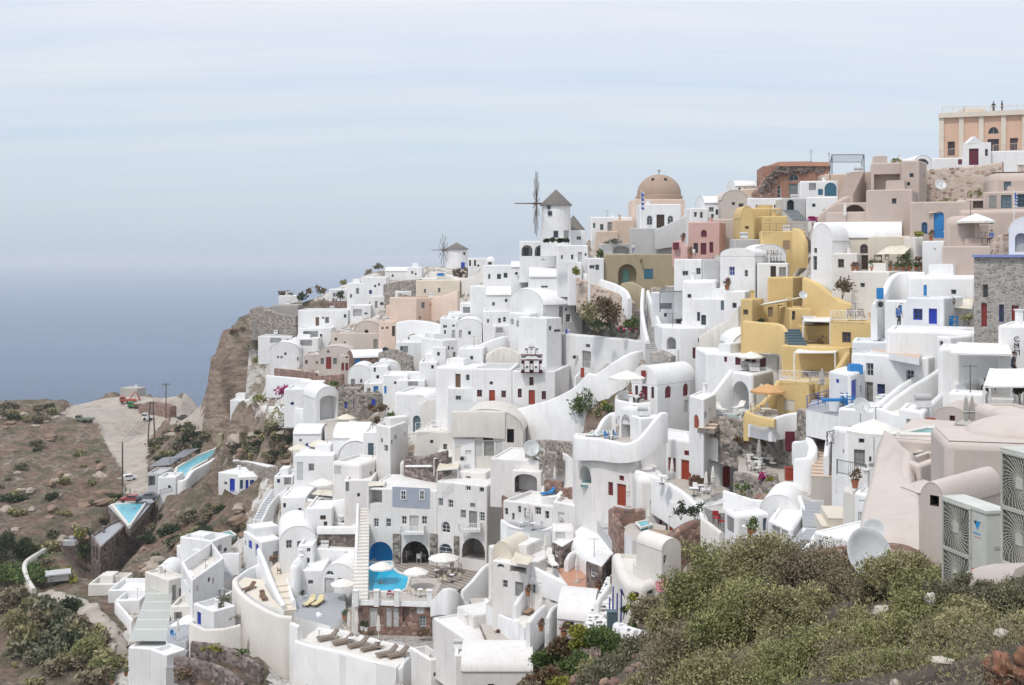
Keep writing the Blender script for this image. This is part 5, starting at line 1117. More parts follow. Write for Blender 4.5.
H('white roof room set back on the hotel wing',[(458,0),(486,-1),(512,8)],471,482,d=DH+.5,D=7,ph=.1,op=[('w',465.6,476,470.7,481.5,'whitepaint')])
H('white chimney block between hotel roofs',[(400,0),(408,0)],463,488,d=DH+9,D=2,ph=0)
pergola('torn canvas pergola on the hotel wing roof',[(437,490),(458,488),(460,480),(440,481)],DH-1.5,h=2.4,cover='canvas_cream');railing('white rail in front of the roof pergola',[(438,492),(453,491)],d=DH-3,style='rails')
pergola('small canvas awning over the corner balcony',[(368,507),(384,506),(386,502),(370,502)],DH-.3,h=2.6,cover='canvas_cream')
ZP=P(392,572,133).z
deck('grey decked hotel terrace round the pool',[(355,602),(432,604),(462,588),(487,570),(486,562),(400,563),(368,566)],126,'planks',3.0,z=ZP-.02,side='stone_brown')
deck('curved turquoise hotel pool by the blue cave',[(367.5,592),(367.5,563),(392,562),(394,569),(399,573),(410,577),(407,589),(402,592)],130,'pool_blue',.2,name='swimming_pool',cat='pool',z=ZP+.05)
H('brown stone basement under the hotel pool terrace',[(354.6,0),(432.5,-.6)],603,632,d=121,D=10,mat='stone_brown',name='stone_house',ph=0,ext=2,roofmat='paving',op=[('d',369,608,377.7,627,'palegrey'),('d',385.5,608,391.5,627,'palegrey'),('d',392.5,608,398.8,627,'palegrey'),('h',402.5,607,409.5,622,'palegrey',None,1),('w',419,616,426,627,'palegrey','glass_pale'),('s',416.5,607,424,614,'palegrey')])
wall('white pillared parapet round the hotel pool terrace',[(354.5,600,604,120.9),(380,600.5,604,120.7),(407,601,605,120.5),(432.5,602,606,120.3)],th=.35,ext=.1,smooth=False)
railing('ornate scroll panels along the pool parapet',[(358,602),(375,602.5),(378,602.5),(396,603.2),(399,603.2),(428,604)],ds=[120.7,120.6,120.6,120.4,120.4,120.2],h=1.15,mat='whitepaint')
for i,x in enumerate((356,376.5,397,429.5)):
 q=MB((0,0,0));p=P(x,606,120.6-i*.12);q.box(p+Vector((0,0,.85)),(.28,.28,.85));q.box(p+Vector((0,0,1.72)),(.33,.33,.06));q2=q;q2.loc=p;q2.v=[tuple(Vector(v)-p)for v in q2.v];o=q2.build('parapet_pillar','white');o.location=p
 tag(o,['white parapet pillar at the steps end of the pool terrace','white parapet pillar before the first pair of pool seats','white parapet pillar before the second pair of pool seats','white parapet pillar at the far end of the pool terrace'][i],'pillar')
for i,(x,y,u)in enumerate([(381.5,583.5,U_OPEN),(416,589,U_OPEN),(444,574,U_BIG)]):put(u,x,y,z=ZP,rz=.2,label=['white parasol over the pool, nearest the hotel steps','white parasol at the pool edge near the parapet','wide white parasol over the hotel dining chairs'][i],scale=1.0)
for i,(x,y)in enumerate([(374,597),(378,598),(389,598),(394,599)]):put(CH_RED,x,y,z=ZP,rz=R_(200),label=['red cushioned chair behind the parapet, first from the steps','red cushioned chair, second from the steps','red cushioned chair, third from the steps','red cushioned chair closest to the pool corner'][i])
for i,(x,y,r0)in enumerate([(409,594,180),(414,596,150),(424,597,200),(429,596,170),(438,573,90),(449,577,200),(452,570,0),(445,583,20),(440,582,100),(455,576,270),(461,568,60),(459,580,200)]):put(CH_TAN,x,y,z=ZP,rz=R_(r0),label='tan wicker chair on the hotel terrace right of the pool',group='wicker chairs on the hotel terrace')
for i,(x,y)in enumerate([(437,577),(452,582),(420,597),(446,570)]):put(TB_SMALL if i<3 else TB_WHITE,x,y,z=ZP,label=['small white table by the wicker chairs near the pool','small white table nearest the curved steps wall','small white table at the parapet','white dining table under the wide parasol'][i],scale=1.2)
for i,(x,y)in enumerate([(405,560),(409,558),(423,560),(419,562)]):put(CH_WHITE,x,y,z=ZP,rz=i,label=['white armchair at the mouth of the dark arch','white armchair deeper inside the dark arch','white armchair against the pilaster side of the arch','white armchair in front of its neighbour in the arch'][i],scale=1.2)
put(POT_G,470,560,z=ZP,label='green plant in the low hotel arch');put(POT_G,476,561,z=ZP,label='second green plant in the low hotel arch')
put(POT_WHITE,362,630,d=120,label='dark planter against the stone basement');put(POT_WHITE,366,631,d=120,label='second dark planter against the stone basement');bush('red flower bed at the basement corner',423,635,11,6,'leaf_rust',d=119)
ZQ=P(380,630,125).z
deck('paved yard in front of the stone basement',[(354,636),(356,628),(432,632),(440,640),(428,652),(400,642)],120.5,'stone_pale',2)
ZL=P(340,640,119).z
deck('white lounger deck in the bottom foreground',[(300,640),(318,628),(345,630),(404,646),(404,660),(396,668),(340,655)],120,'offwhite',3,z=ZL)
wall('long white outer wall of the lounger deck',[(296,640,690,119),(312,645,694,117),(345,652,698,114.5),(375,661,700,112.5),(398,667,700,111.5),(404,660,690,113),(414,652,670,116)],th=.5,ext=4);wall('back wall of the lounger deck',[(322,628,636,122),(350,632,640,120),(386,642,650,118),(424,650,656,116)],th=.4,smooth=False)
wall('white shelf wall left of the lounger deck',[(292,622,644,121),(300,626,660,119)],th=.6,ext=4)
for i,(x,y)in enumerate([(328,640),(343,644),(358,647),(371,650),(387,656),(398,657)]):put(LO_TAUPE,x,y,z=ZL,rz=R_(32),label=['first taupe lounger of the row, nearest the courtyard wall','second taupe lounger of the bottom row','third taupe lounger of the bottom row','fourth taupe lounger of the bottom row','fifth taupe lounger of the bottom row','last taupe lounger of the row, by the deck corner'][i],scale=1.25)
for i,(x,y)in enumerate([(319,637),(351,646),(379,649)]):put(TB_SMALL,x,y,z=ZL,label=['white side table at the start of the lounger row','white side table in the middle of the lounger row','white side table near the end of the lounger row'][i],scale=1.2)
for i,(x,y)in enumerate([(349,638),(378.5,642)]):put(U_CLOSEDW,x,y,z=ZL,label=['closed white parasol over the second lounger','closed white parasol over the fourth lounger'][i],scale=1.15)
H('white house with wavy top and a glazed door by the basement',[(432,0),(449,-4),(488,2)],606,640,d=120,D=6,r=.25,ph=.4,op=[('d',448.5+1,612,458,630,'palegrey'),('w',461,616,465,623,'palegrey'),('w',474,620,483,630,'greyframe','glass_pale')])
wall('wavy white parapet on the house by the basement',[(432,601,612,120),(440,592,610,118),(446,588,610,116.5),(456,590,610,117),(462,598,612,118),(472,606,614,118.5),(488,609,616,121)],th=.4,ext=.5)
ZW=P(460,640,113).z
deck('small patio with table below the wavy white house',[(440,640),(452,632),(488,632),(494,640),(474,646),(446,648)],116,'greydeck',3);zw=P(440,640,116).z
put(U_CLOSEDW,455,641,z=zw,label='closed parasol on the small patio',scale=.95);put(TB_SMALL,456,642,z=zw,label='round white table beside the small patio parasol');put(LO_TAN,463,638,z=zw,rz=1.2,label='tan lounger on the small patio');put(POT_R,481,642,z=zw,label='red flowering pot on the small patio');put(CH_WHITE,474,640,z=zw,rz=2,label='white chair on the small patio')
H('rounded white house roof at the bottom edge',[(461,0),(533,0)],671,700,d=93,D=5.5,roof='vaultx',rise=1.3,op=[('w',459.8,661,464.8,668,'palegrey')],ph=.2)
H('white house behind the rounded bottom roof with two pots',[(470,0),(545,4)],642,662,d=102,D=8,ph=.15);put(POT_R,497,641,d=102.5,label='red flowering pot on the bottom roof edge');put(POT_R,530,641,d=104,label='clay pot with a red plant near the steps');
H('low white room with a small hatch window',[(454,0),(470,0)],655,690,d=101,D=4,op=[('w',462,661,466,667,'palegrey')]);H('white wall room by the crazy paved alley',[(430,0),(446,1)],660,692,d=108,D=4,ph=.8)
deck('crazy paved alley at the bottom edge',[(436,700),(446,672),(452,645),(462,650),(468,665),(462,700)],104,'crazy_white',3,name='paved_alley',cat='alley')
bush('green planter by the crazy paved alley',428,666,14,8,'leaf_green',d=110);H('white planter with a clay rim near the alley',[(418,0),(436,0)],666,680,d=110.5,D=2.5,ph=.3,name='planter',cat='planter')
stairs('stone steps from the pool terrace down to the patio',(427,650),(419,634),w=2.4,dA=118,dB=124,mat='paving',side='stone_grey')
DC=dep(512,408)
H('white church hall with a red door left of the bell gable',[(473,0),(512,-.6)],368.6,407,d=DC,D=9,ph=.15,roofmat='greywall',name='church',cat='church',op=[('w',477,389.8,482,396.8,'red'),('d',489,390,495,406.2,'redbright'),('w',501.3,390.5,506,397.5,'red')])
H('white church with a red door under the bell gable',[(512,-.7),(555,-1.4),(572,9)],370.6,406,d=DC,D=9,ph=.15,roofmat='greywall',name='church',cat='church',op=[('w',517.7,388.6,521.8,397.6,'red'),('d',528.6,390,535,404.6,'redbright'),('w',541.6,391,546,399.5,'red'),('w',529.3,377,533.6,385.5,'red')])
b=P(531.5,373,DC-1.5);s_=(DC-1.5)/F;r=empty('bell_gable',b,'white bell gable with red trim bands and three small bells','bell tower');m=MB(b);t_=MB(b)
def gb(mb,x0,x1,y0,y1,w=.35):c=P((x0+x1)/2,(y0+y1)/2,b.y);mb.box(c,((x1-x0)/2*s_,w,(y1-y0)/2*s_))
for x0,x1,y0,y1 in[(521.3,524.5,360.5,373),(529.5,533.5,360.5,373),(538.8,542,360.5,373),(521.3,542,369.5,373),(521.3,542,359.8,363.4),(521.3,525.5,356,360),(537.5,542,356,360),(525,527.5,348.5,356),(530.4,532.6,348.5,356),(535.6,538.2,348.5,356),(525,538.2,346.8,349.6),(521.3,542,354.9,357.4)]:gb(m,x0,x1,y0,y1)
m.box(P(531.5,345.8,b.y),(.4,.35,.25));m.build('wall','white',r)
for x0,x1,y0,y1 in[(520.6,542.7,371.6,372.5),(520.6,542.7,359.3,360.1),(520.6,542.7,354.4,355.2),(523.4,524.2,361,372),(529.6,530.2,363,370),(532.8,533.4,363,370),(538.9,539.6,361,372),(527.4,527.9,349,354.5),(535.3,535.8,349,354.5)]:gb(t_,x0,x1,y0,y1,.4)
t_.build('red_trim','maroon',r)
for x,y in[(527,368),(536,368),(531.5,353.5)]:q=MB(b);c=P(x,y,b.y);q.lathe([(.02,.34),(.1,.3),(.16,.1),(.24,0),(0,0)],10,c);q.build('bell','bronze',r)
q=MB(b);c=P(531.5,344,b.y);q.box(c,(.04,.04,.3));q.box(c+Vector((0,0,.08)),(.17,.04,.04));q.build('cross','whitepaint',r)
H('tall white block behind the church hall',[(459,0),(483,0),(488,6)],348,385,d=DC+8,D=8,ph=.2);H('tall white wall house left of the church',[(435,0),(473,-2)],366,402,d=DC+3,D=6,ph=.1,r=.4)
H('low white step block beside the church hall',[(447,0),(474,0)],388,402,d=DC+1,D=4,ph=0)
wall('cream weathered bank wall over the church roof',[(484,358,368,DC+9),(490,352,368,DC+9.5),(503,347,368,DC+10),(519,352,370,DC+10)],th=1.2,mat='dirtywhite');wall('cream bare bank behind the bell gable',[(519,352,372,DC+10),(540,357,372,DC+10),(560,362,372,DC+11),(577,364,372,DC+12)],th=1.0,mat='dirtywhite')
wall('white retaining wall with a long rising top',[(457,357,372,DC+11),(470,350,372,DC+11),(483,343,368,DC+12),(500,337,362,DC+13),(507,336,360,DC+14)],th=.6)
H('white garden house front with a tall grey door',[(541,0),(643,-19)],331.5,369,d=DC+13.5,D=1.5,ph=0,name='garden_wall',cat='wall',op=[('d',582,351,591,368,'greyframe'),('w',585.5,344,590,347.5,'greyframe')])
put(ACS,575,359,d=DC+6,label='wall mounted air conditioner beside the tall grey door',scale=.9);railing('thin white rail before the tall grey door',[(579,368),(602,368)],d=DC+3,style='bars')
def flag(label,px,yb,yt,d,w=5,h=10):
 b=P(px,yb,d);t=P(px,yt,d);r=empty('flag',b,label,'flag');q=MB(b);q.tube(b,t,.05,.04,6);q.build('pole','whitepaint',r);s_=d/F;N=9
 for c,mt in((0,'cloth_white'),(1,'stripeblue')):
  q=MB(b)
  for k in range(N):
   if k%2!=c:continue
   z0=t.z-.2-h*s_*k/N;z1=z0-h*s_/N
   for j in range(4):
    xa,xb=w*s_*j/4,w*s_*(j+1)/4;f=lambda x:.12*math.sin(x*5)
    if c==0 or True:q.poly([(b.x+.05+xa,b.y+f(xa),z0-xa*.3),(b.x+.05+xb,b.y+f(xb),z0-xb*.3),(b.x+.05+xb,b.y+f(xb),z1-xb*.3),(b.x+.05+xa,b.y+f(xa),z1-xa*.3)])
  if c==1:q.box((b.x+.05+w*s_*.2,b.y-.02,t.z-.2-h*s_*.27),(w*s_*.2,.01,h*s_*.22))
  q.build('banner_stripes',mt,r)
 return r
flag('blue and white striped flag on a pole behind the church',564.8,368,327,DC+9);
wall('big curved white wall sweeping from the church up to the right',[(506,408,426,149),(520,408,430,146),(535,404,434,143),(552,399,430,141),(572,389,418,139),(583,379,408,138.5),(589,373,402,138.3),(596,374,396,138),(605,368,392,137.5),(615,361,388,137),(630,353,381,137),(643,350,372,138)],th=.7,ext=3)
wall('narrow white wall with an orange door by the curved wall',[(575,377,388,142),(580,372,384,143),(586,371,382,144)],th=.3);q=MB();q.box((0,0,0),(.23,.1,.62));o=q.build('orange_gate','redbright');o.location=P(582.4,372.5,141.6);tag(o,'small orange gate where the curved wall meets the church roof','gate')
H('weathered white vaulted ruin with a dark doorway',[(452,0),(523,-1)],429,457,d=dep(490,457)+3,D=8,mat='dirtywhite',roof='vault',rise=2.6,name='ruined_house',ext=2,op=[('h',483,432.5,493,440,'dark',None,1),('d',484,441,494,456,'greyframe'),('h',507,429,514,442.5,'dark',None,1),('s',475.5,441,482,456,'palegrey'),('s',496,441,502,455,'palegrey')])  # dark lining paints the shade inside the two openings
wall('thick white coping wall over the vaulted ruin',[(452,411,425,dep(490,457)+2.5),(480,410.5,425,dep(490,457)+2.4),(505,411,427,dep(490,457)+2.4)],th=.6,mat='dirtywhite',smooth=False)
deck('grey roof terrace between church and ruin',[(452,411),(505,411),(512,407),(470,402),(448,402)],dep(490,457)+3,'greywall',3)
H('white house with a railed roof and a stone base',[(414.5,0),(454,-1)],431,455,D=8,ph=.1,mat='offwhite');railing('white post and beam rail on the stone based house',[(415.5,431),(453,430)],d=dep(434,455)-.6,h=1.1,style='rails')
wall('dark stone wall under the railed house',[(406,456,477),(425,456,477),(440,452,474),(448,450,470)],th=.8,mat='stone_dark',smooth=False,name='stone_wall');wall('white coping band across the dark stone wall',[(406,465,467,dep(406,477)-.6),(432,465,467,dep(432,477)-.6)],th=.3,ext=0,smooth=False,name='coping')
H('white block with a wavy parapet beside the ruin',[(452,0),(475,-.5)],438,463,D=5,ph=.3);put(ACS,463,461,d=dep(463,463)-1.2,label='air conditioner at the foot of the wavy white block')
H('white vault house with an arched teal door',[(408,0),(431,-1)],410,432,D=8,roof='vault',rise=2.2,op=[('D',413,415.5,420.5,432,'ironteal')])
wall('crumbling white rubble bank under the church wall',[(430,404,428),(438,398,430),(447,399,432),(455,408,434)],th=3,mat='dirtywhite',ext=2)
H('smooth white house with a stepped top below the tall wall',[(394,0),(440,-2)],392,411,D=8,ph=.3,r=.4)
H('small white house with a blue door and blue window',[(382,0),(408,0)],379,398,D=7,op=[('s',383.2,386,385.6,393.6,'bluelight'),('w',397,384,400,388)],d=dep(395,400)+1)
H('white house with a bright blue door in the terraced rows',[(364,0),(382,0)],383,399,D=7,op=[('d',373.5,386,378.3,394.5,'bluelight')])
H('white chimney house over the terraced rows',[(419,0),(437,0)],362,384,D=7,op=[('w',437-6,365,434,369)]);H('white terrace row house by the slope path',[(398,0),(425,0)],380,396,D=7,ph=.2,op=[('h',408,380,418,386,'palegrey',None,1)])
H('low white house with a lamp like chimney',[(442,0),(460,2)],340,362,D=7,op=[('w',448,346,450,350),('w',453,352,456,357)]);H('white narrow tower house in the middle rows',[(432,0),(446,0)],347,372,D=7,op=[('w',437,352,440,356),('d',434,362,437,370,'palegrey')])
pergola('torn white canvas pergola by the stone based house',[(434,476),(452,474),(459,464),(440,465)],dep(440,476),h=2.2,cover='canvas')
H('white house with a wide dark arched terrace room',[(512,0),(541,-1)],470,500,d=125,D=8,ph=.1,op=[('G',514.7,474,537,493,'stone_dark',None,4)])  # room lined in a dark stone colour that stands in for its shade
H('flat white roof with two satellite dishes',[(490,0),(546,-2)],458,472,d=127.5,D=8,ph=.15)
for x,y,l_,s_ in[(531,466,'larger satellite dish on the flat white roof',2.0),(540,467,'smaller satellite dish on the flat white roof',1.5)]:put(DISH,x,y,d=126,label=l_,scale=s_,rz=.2)
wall('brown stone terrace parapet left of the arched room',[(503,495,511,126),(512,500,514,124)],th=.4,mat='stone_brown',name='stone_wall',smooth=False)
wall('wavy white wall climbing behind the arched room',[(540,480,492,125),(547,466,488,125),(556,454,484,125),(566,453,482,124),(577,457,484,122)],th=.5,ext=3)
o,zt_=deck('roof terrace with blue and red cushions',[(541,498),(586,497),(580,484),(560,476),(541,480)],118,'offwhite',3)
H('white house with a pale door below the cushion terrace',[(553,0),(586,-3),(597,4)],501,531,d=115,D=6,ph=.5,op=[('s',576.5,506,585,523.5,'palegrey')])
H('white balcony house with grey windows under the terrace room',[(503,0),(553,-3)],500,535,d=118.5,D=6,ph=.4,op=[('d',524,508,530,524,'palegrey'),('w',535,507,541,515,'palegrey'),('w',545,511,549,519,'palegrey'),('w',504.5,508,508,515,'palegrey'),('w',518,506,521,513,'palegrey'),('w',512,513,514.5,520,'palegrey')])
deck('curved balcony floor with white chairs',[(505,524),(515,520),(550,528),(551,532),(530,533),(510,529)],117,'greydeck',1.5);zbb=P(505,524,117).z
wall('rounded white balcony parapet with white chairs behind',[(502,519,532,118),(510,524,538,116),(524,529,544,114.8),(540,530,544,114.4),(552,526,540,115)],th=.35,ext=1)
for i,(x,y)in enumerate([(521,527),(526,526),(540,529)]):put(CH_WHITE,x,y,z=zbb,rz=i*2,label=['white chair at the first balcony table','white chair leaning by the balcony windows','white chair at the far end of the rounded balcony'][i])
put(TB_SMALL,533,530,z=zbb,label='small table on the rounded balcony');put(U_CLOSEDW,528,526,z=zbb,label='closed white parasol on the rounded balcony')
for i,(x,y,m_)in enumerate([(548,495,LO_BLUE),(555,499,LO_WHITE),(556,480,LO_WHITE),(565,481,LO_WHITE)]):put(m_,x,y,z=zt_,rz=R_(30),label=['blue cushioned lounger on the cushion terrace','pale lounger at the edge of the cushion terrace','white deck chair by the wavy wall','second white deck chair by the wavy wall'][i],scale=.9)
put(U_CLOSEDW,555,488,z=zt_,label='closed parasol over the cushion terrace');put(U_CLOSEDW,561,476,z=zt_,label='tall closed parasol by the wavy white wall');put(POT_R,563,527,d=114.5,label='clay pot in front of the pale door house')
wall('low brown stone bench wall on the cushion terrace',[(545,479,492,121),(563,481,494,120)],th=.4,mat='stone_brown',name='stone_wall',smooth=False)
wall('curving brown stone wall behind the cushion terrace',[(561,488,500,119),(575,487,500,118),(590,492,506,116),(602,500,516,113),(611,505,522,111)],th=.5,mat='stone_brown',name='stone_wall',ext=2)
stairs('pale steps curving down beside the brown stone wall',(622,545),(590,502),w=1.5,mat='greywall',side='greywall',dA=100,dB=115)
for i,(x,y,w,h,m_)in enumerate([(585,418,24,28,'leaf_green'),(597,417,12,10,'leaf_olive'),(611,411,16,8,'leaf_green'),(533,437,14,10,'leaf_green'),(520,448,24,13,'leaf_olive'),(574,440,12,10,'leaf_green'),(540,441,8,5,'leaf_dry'),(605,408,10,6,'leaf_yellow'),(552,437,8,5,'leaf_olive'),(624,398,10,6,'leaf_olive')]):
 bush(['tall dark green fig bush against the curved wall','rounded olive bush beside the fig bush','bright green ground bush on the garden slope','round green bush over the vaulted ruin','spreading olive shrub beside the ruin wall','green shrub above the dry stone terrace','dry tuft on the garden slope','yellow green weeds under the parasol terrace','olive tuft in the middle of the garden slope','olive weeds near the top of the garden slope'][i],x,y,w,h,m_)
wall('dry stone terrace wall across the garden slope',[(528,441,449),(545,440,451),(562,441,452),(577,442,452)],th=.8,mat='stone_grey',name='stone_wall');wall('lower dry stone terrace behind the dishes',[(528,450,463),(545,451,464),(560,452,462)],th=.8,mat='stone_grey',name='stone_wall')
D1=117
H('white vaulted house with red arched windows and a maroon door',[(631,2),(657,0),(696,5)],383,440,d=D1,D=8,ph=.1,ext=3,op=[('w',642,371,646.5,378,'red'),('d',641.6,383.5,647.5,404,'maroon'),('w',651,385,654,398.5,'red'),('w',635,382.5+2,638,395,'red'),('W',665,384,671.4,398,'red','maroon'),('W',683,382.3,688.6,396,'red','maroon'),('s',684,400,688.5,412,'palegrey')])
HV=HOUSES[-1];rt=HV[0];ft=HV[1];zt0=HV[2]-.02;mb=MB(rt.location);A,B,C_=ft[0],ft[1],ft[2];n=16
ra,rb=[],[]
for k in range(n+1):
 q=(A+B)/2+(A-B)/2*math.cos(math.pi*k/n);z=zt0+2.0*math.sin(math.pi*k/n);ra.append(mb.pt((q.x,q.y,z)));q2=q+(C_-B);rb.append(mb.pt((q2.x,q2.y,z)))
for k in range(n):mb.face((ra[k],ra[k+1],rb[k+1],rb[k]))
mb.face(ra);mb.face(rb[::-1]);mb.build('vault','white',rt,smooth=40)
q=MB(rt.location);c=P(644.3,374.5,D1-.1);q.box(Vector((c.x,c.y+.75,c.z)),(.25,.06,.36));q.build('window','red',rt)
o,zz1=deck('small curved terrace with two seated people',[(617,402.5),(627,399),(650,400),(651,404.3),(634,405),(620,404.3)],113,'paving',2)
H('white round fronted terrace block with a deep arch',[(616,0),(634,-2),(651,-1)],403,441,d=112,D=4,r=.6,ph=0,op=[('A',620.5,415,638.5,440.5,'palegrey',None,2.5)],ext=3)
wall('white rounded parapet of the seated people terrace',[(616.5,396,408,114),(620,392,406,115.5),(627,390,404,117)],th=.35,ext=1);wall('white front parapet of the small curved terrace',[(616,399,410,112.2),(625,401,412,111.4),(637,403,414,110.7),(650,402,413,110.8)],th=.35,ext=.5)
put(U_OPEN,627,401,z=zz1,label='white parasol over the seated people terrace',scale=1.25)
person('seated person in a pink top on the curved terrace',onz(631,402.8,zz1),rz=.8,top='cloth_red',pose='sit');person('seated person in a dark red top by the maroon door',onz(641,403.6,zz1),rz=-.9,top='maroon',pose='sit')
for x,y,r0,l_ in((631,402.8,.8,'chair under the person in pink'),(641,403.6,-.9,'chair under the person in dark red')):put(CH_DARK,x,y,z=zz1,rz=r0,label=l_)
put(TB_WHITE,636,403.6,z=zz1,label='round table between the two seated people')
DB=110
H('huge smooth white house with an arched pool niche',[(576,1),(592,-2),(637,-6),(642,0)],443,512,d=DB,D=7,r=.5,ph=.2,ext=4,op=[('A',579.7,466,593,484.5,'palegrey',None,1.4),('w',608,482,613,495.6,'red','maroon'),('d',617,484,626,506,'redbright'),('w',630,486,635,499.7,'red','maroon'),('w',619,475.6,624,480.7,'red','maroon')])
deck('small teal plunge pool inside the arched niche',[(580.5,484),(593,485),(592.5,479),(581.5,479)],DB-1.0,'pool_teal',.3,name='plunge_pool',cat='pool')
wall('white wave shaped parapet on the huge smooth house',[(577,436,450,DB),(584,437,450,DB-1.5),(600,438,450,DB-3),(615,441,452,DB-4.5),(627,443,452,DB-5.6),(637,439,450,DB-6),(644,432,446,DB-5.8),(652,422,440,DB-5.5),(660,413,434,DB-5),(665,412,432,DB-4)],th=.6,ext=1)
wall('white curl of wall beside the roof plunge pool',[(593,434,442,DB+2),(598,428,440,DB+3),(603,419,436,DB+4),(610,413,432,DB+5),(616,412,430,DB+5)],th=.5)
o,z2=deck('roof terrace with a plunge pool and green chairs',[(580,441),(600,443),(632,446),(640,438),(616,430),(592,430)],DB-1,'paving',1.5);deck('pale plunge pool on the smooth house roof',[(586,435),(598,435.5),(608,433),(596,431)],DB-.6,'pool_pale',.2,name='plunge_pool',cat='pool',z=z2+.15)
for i,(x,y)in enumerate([(611,440),(615,439),(607,440)]):put(CH_BLUE if i else CH_DARK,x,y,z=z2,rz=i,label=['dark chair at the green terrace table','blue green chair before the deep arch','blue green chair beside the plunge pool'][i])
put(TB_SMALL,605,438.5,z=z2,label='round table beside the roof plunge pool')
H('white house with a triangular opening behind the wave parapet',[(640,0),(666,1)],418,450,d=DB-3,D=2,ph=.1,op=[('h',646,430,662,444,'palegrey',None,1.5)])
D2=100
H('white front house with a red door and an arched niche on the left part',[(637,0),(668,0)],478,536,d=D2+1,D=7,ph=.2,r=.5,op=[('W',650,500,655,508,'tanwood','glass_pale'),('w',662.3,513,665,527,'red','maroon'),('w',664.8,507,667.4,512,'red','maroon')])
H('white low wing with a narrow red door at the planted terrace',[(667,0),(700,-3)],500,542,d=D2-1,D=6,ph=.1,op=[('d',668,516,672.5,534,'redbright'),('w',675,520,678,527,'red','maroon'),('w',686,513,691,519.5,'red','maroon')])
wall('long white curved wall falling across the red door houses',[(637,470,490,103),(650,474,495,101.6),(664,480,503,100),(677,487,512,98.5),(690,497,520,97),(700,508,530,95.5),(706,520,540,94)],th=.6,ext=1.5)
o,z3=deck('paved terrace with a hot tub before the red doors',[(668,486),(704,500),(730,490),(712,480),(690,478),(668,472)],103.5,'paving',2);deck('small pale hot tub pool by the red door terrace',[(645,474),(655,476),(662,472),(652,470)],105,'pool_pale',.3,name='hot_tub',cat='pool')
H('white house with a red door and red shuttered window',[(650,3),(666,1),(703,-2)],434,486,d=107,D=7,ph=.25,r=.3,op=[('d',681,460,691,482.5,'redbright'),('w',668,457.6,675.7,471.5,'red','maroon'),('w',684,450.5,689,455.6,'red','maroon'),('A',643+9,461,660,472,'red',None,.8)])
H('rounded white house with a red door right of the shuttered house',[(703,0),(716,-1),(748,2)],440,492,d=104,D=7,ph=.2,r=.7,op=[('d',722.7,466,731.2,487.5,'redbright'),('w',714.3,463.5,718.8,478,'red','maroon'),('W',724.5,459,729,462.5,'red','maroon')])
wall('white curved shoulder of the rounded red door house',[(703,434,446,104),(716,437,450,102.6),(730,442,456,103),(742,451,466,103.6),(748,462,480,104)],th=.5,ext=1)
for i,(x,y,u)in enumerate([(672,485,U_CLOSEDW),(713,494,U_CLOSEDW),(706,500,U_CLOSEDW),(649,534,U_CLOSEDW),(628,507,U_CLOSEDW)]):put(u,x,y,d=[101,99,97,94,103][i],label=['closed parasol before the red shuttered window','closed parasol next to the rounded house door','closed parasol beside the wooden planter','closed parasol by the brown stone bench','thin closed parasol beside the lower red door'][i])
for i,(x,y)in enumerate([(700,493),(706,497),(694,496),(662,484)]):put(TB_WSQ,x,y,d=101-i,label=['white table beside the wooden planter','white table between closed parasols','white table at the terrace edge by the planter','white table under the red shuttered window'][i])
for i,(x,y)in enumerate([(703,498),(709,493),(696,492),(667,483),(659,487)]):put(CH_WHITE,x,y,d=100.4-i*.3,rz=i*1.3,label=['white chair between the planter tables','white chair near the rounded house door','white chair beside the wooden planter','white chair at the shuttered window table','white chair on the wall side of the shuttered window'][i])
q=MB();q.box((0,0,.35),(.9,.35,.35));q.box((0,0,.72),(.95,.4,.04));o=q.build('wooden_planter','brownwood');o.location=P(699,486,102);tag(o,'long wooden planter box before the red door','planter');bush('pink and green flowers in the wooden planter',699,481,18,5,'leaf_rust',d=101.8,flowers=('flower_magenta',.2))
bush('dark thin shrub by the white curved wall',681,517,12,17,'leaf_dark',d=95);bush('second dark thin shrub near the cream canopy',697,520,14,20,'leaf_dark',d=93)
wall('brown stone bench wall under the red door',[(614,506,522,102),(628,509,525,100),(645,508,524,100)],th=.5,mat='stone_brown',name='stone_wall',smooth=False);wall('brown stone wall dropping from the bench to the lower pool',[(611,508,530,103),(616,516,536,100),(622,526,545,97)],th=.5,mat='stone_brown',name='stone_wall')
o,z4=deck('wooden terrace with a small pool under the bench wall',[(622,528),(638,519),(666,526),(662,538),(632,540)],98,'paving',2);deck('small turquoise pool on the wooden terrace',[(636,523),(647,520.5),(652,525),(641,528)],98,'pool_pale',.2,name='plunge_pool',cat='pool',z=z4+.3)
stairs('wooden steps at the narrow red door',(654,540),(662,530),w=2.6,mat='tanwood',side='brownwood',dA=93,dB=97,n=5)
wall('brown stone wall climbing to the planted bank',[(660,545,562,90),(668,536,556,90.5),(680,527,552,91),(695,520,546,92),(706,521,544,92)],th=.9,mat='stone_brown',name='stone_wall',ext=2);wall('second brown stone wall nearer the shaded steps',[(645,556,574,88),(652,549,572,88),(662,545,568,88.5)],th=.8,mat='stone_brown',name='stone_wall',ext=2)
bush('green grey shrubs on the brown stone bank',688,556,32,16,'leaf_olive',d=85);bush('small shrub behind the stone bank',712,540,18,8,'leaf_olive',d=86)
H('white vault house ending in a rounded gable with a vent',[(578,4),(602,-2),(634,5)],556,586,d=100,D=8,ph=.1,ext=3,op=[('w',618.7,563,624,569,'palegrey')])
HV=HOUSES[-1];rt,ft=HV[0],HV[1];zt0=HV[2]-.02;mb=MB(rt.location);A,B,C_=ft[1],ft[2],ft[0];ra,rb=[],[]
for k in range(n+1):
 q=(A+B)/2+(A-B)/2*math.cos(math.pi*k/n);z=zt0+1.35*math.sin(math.pi*k/n);ra.append(mb.pt((q.x,q.y,z)));q2=q+(C_-A)*1.5;rb.append(mb.pt((q2.x,q2.y,z)))
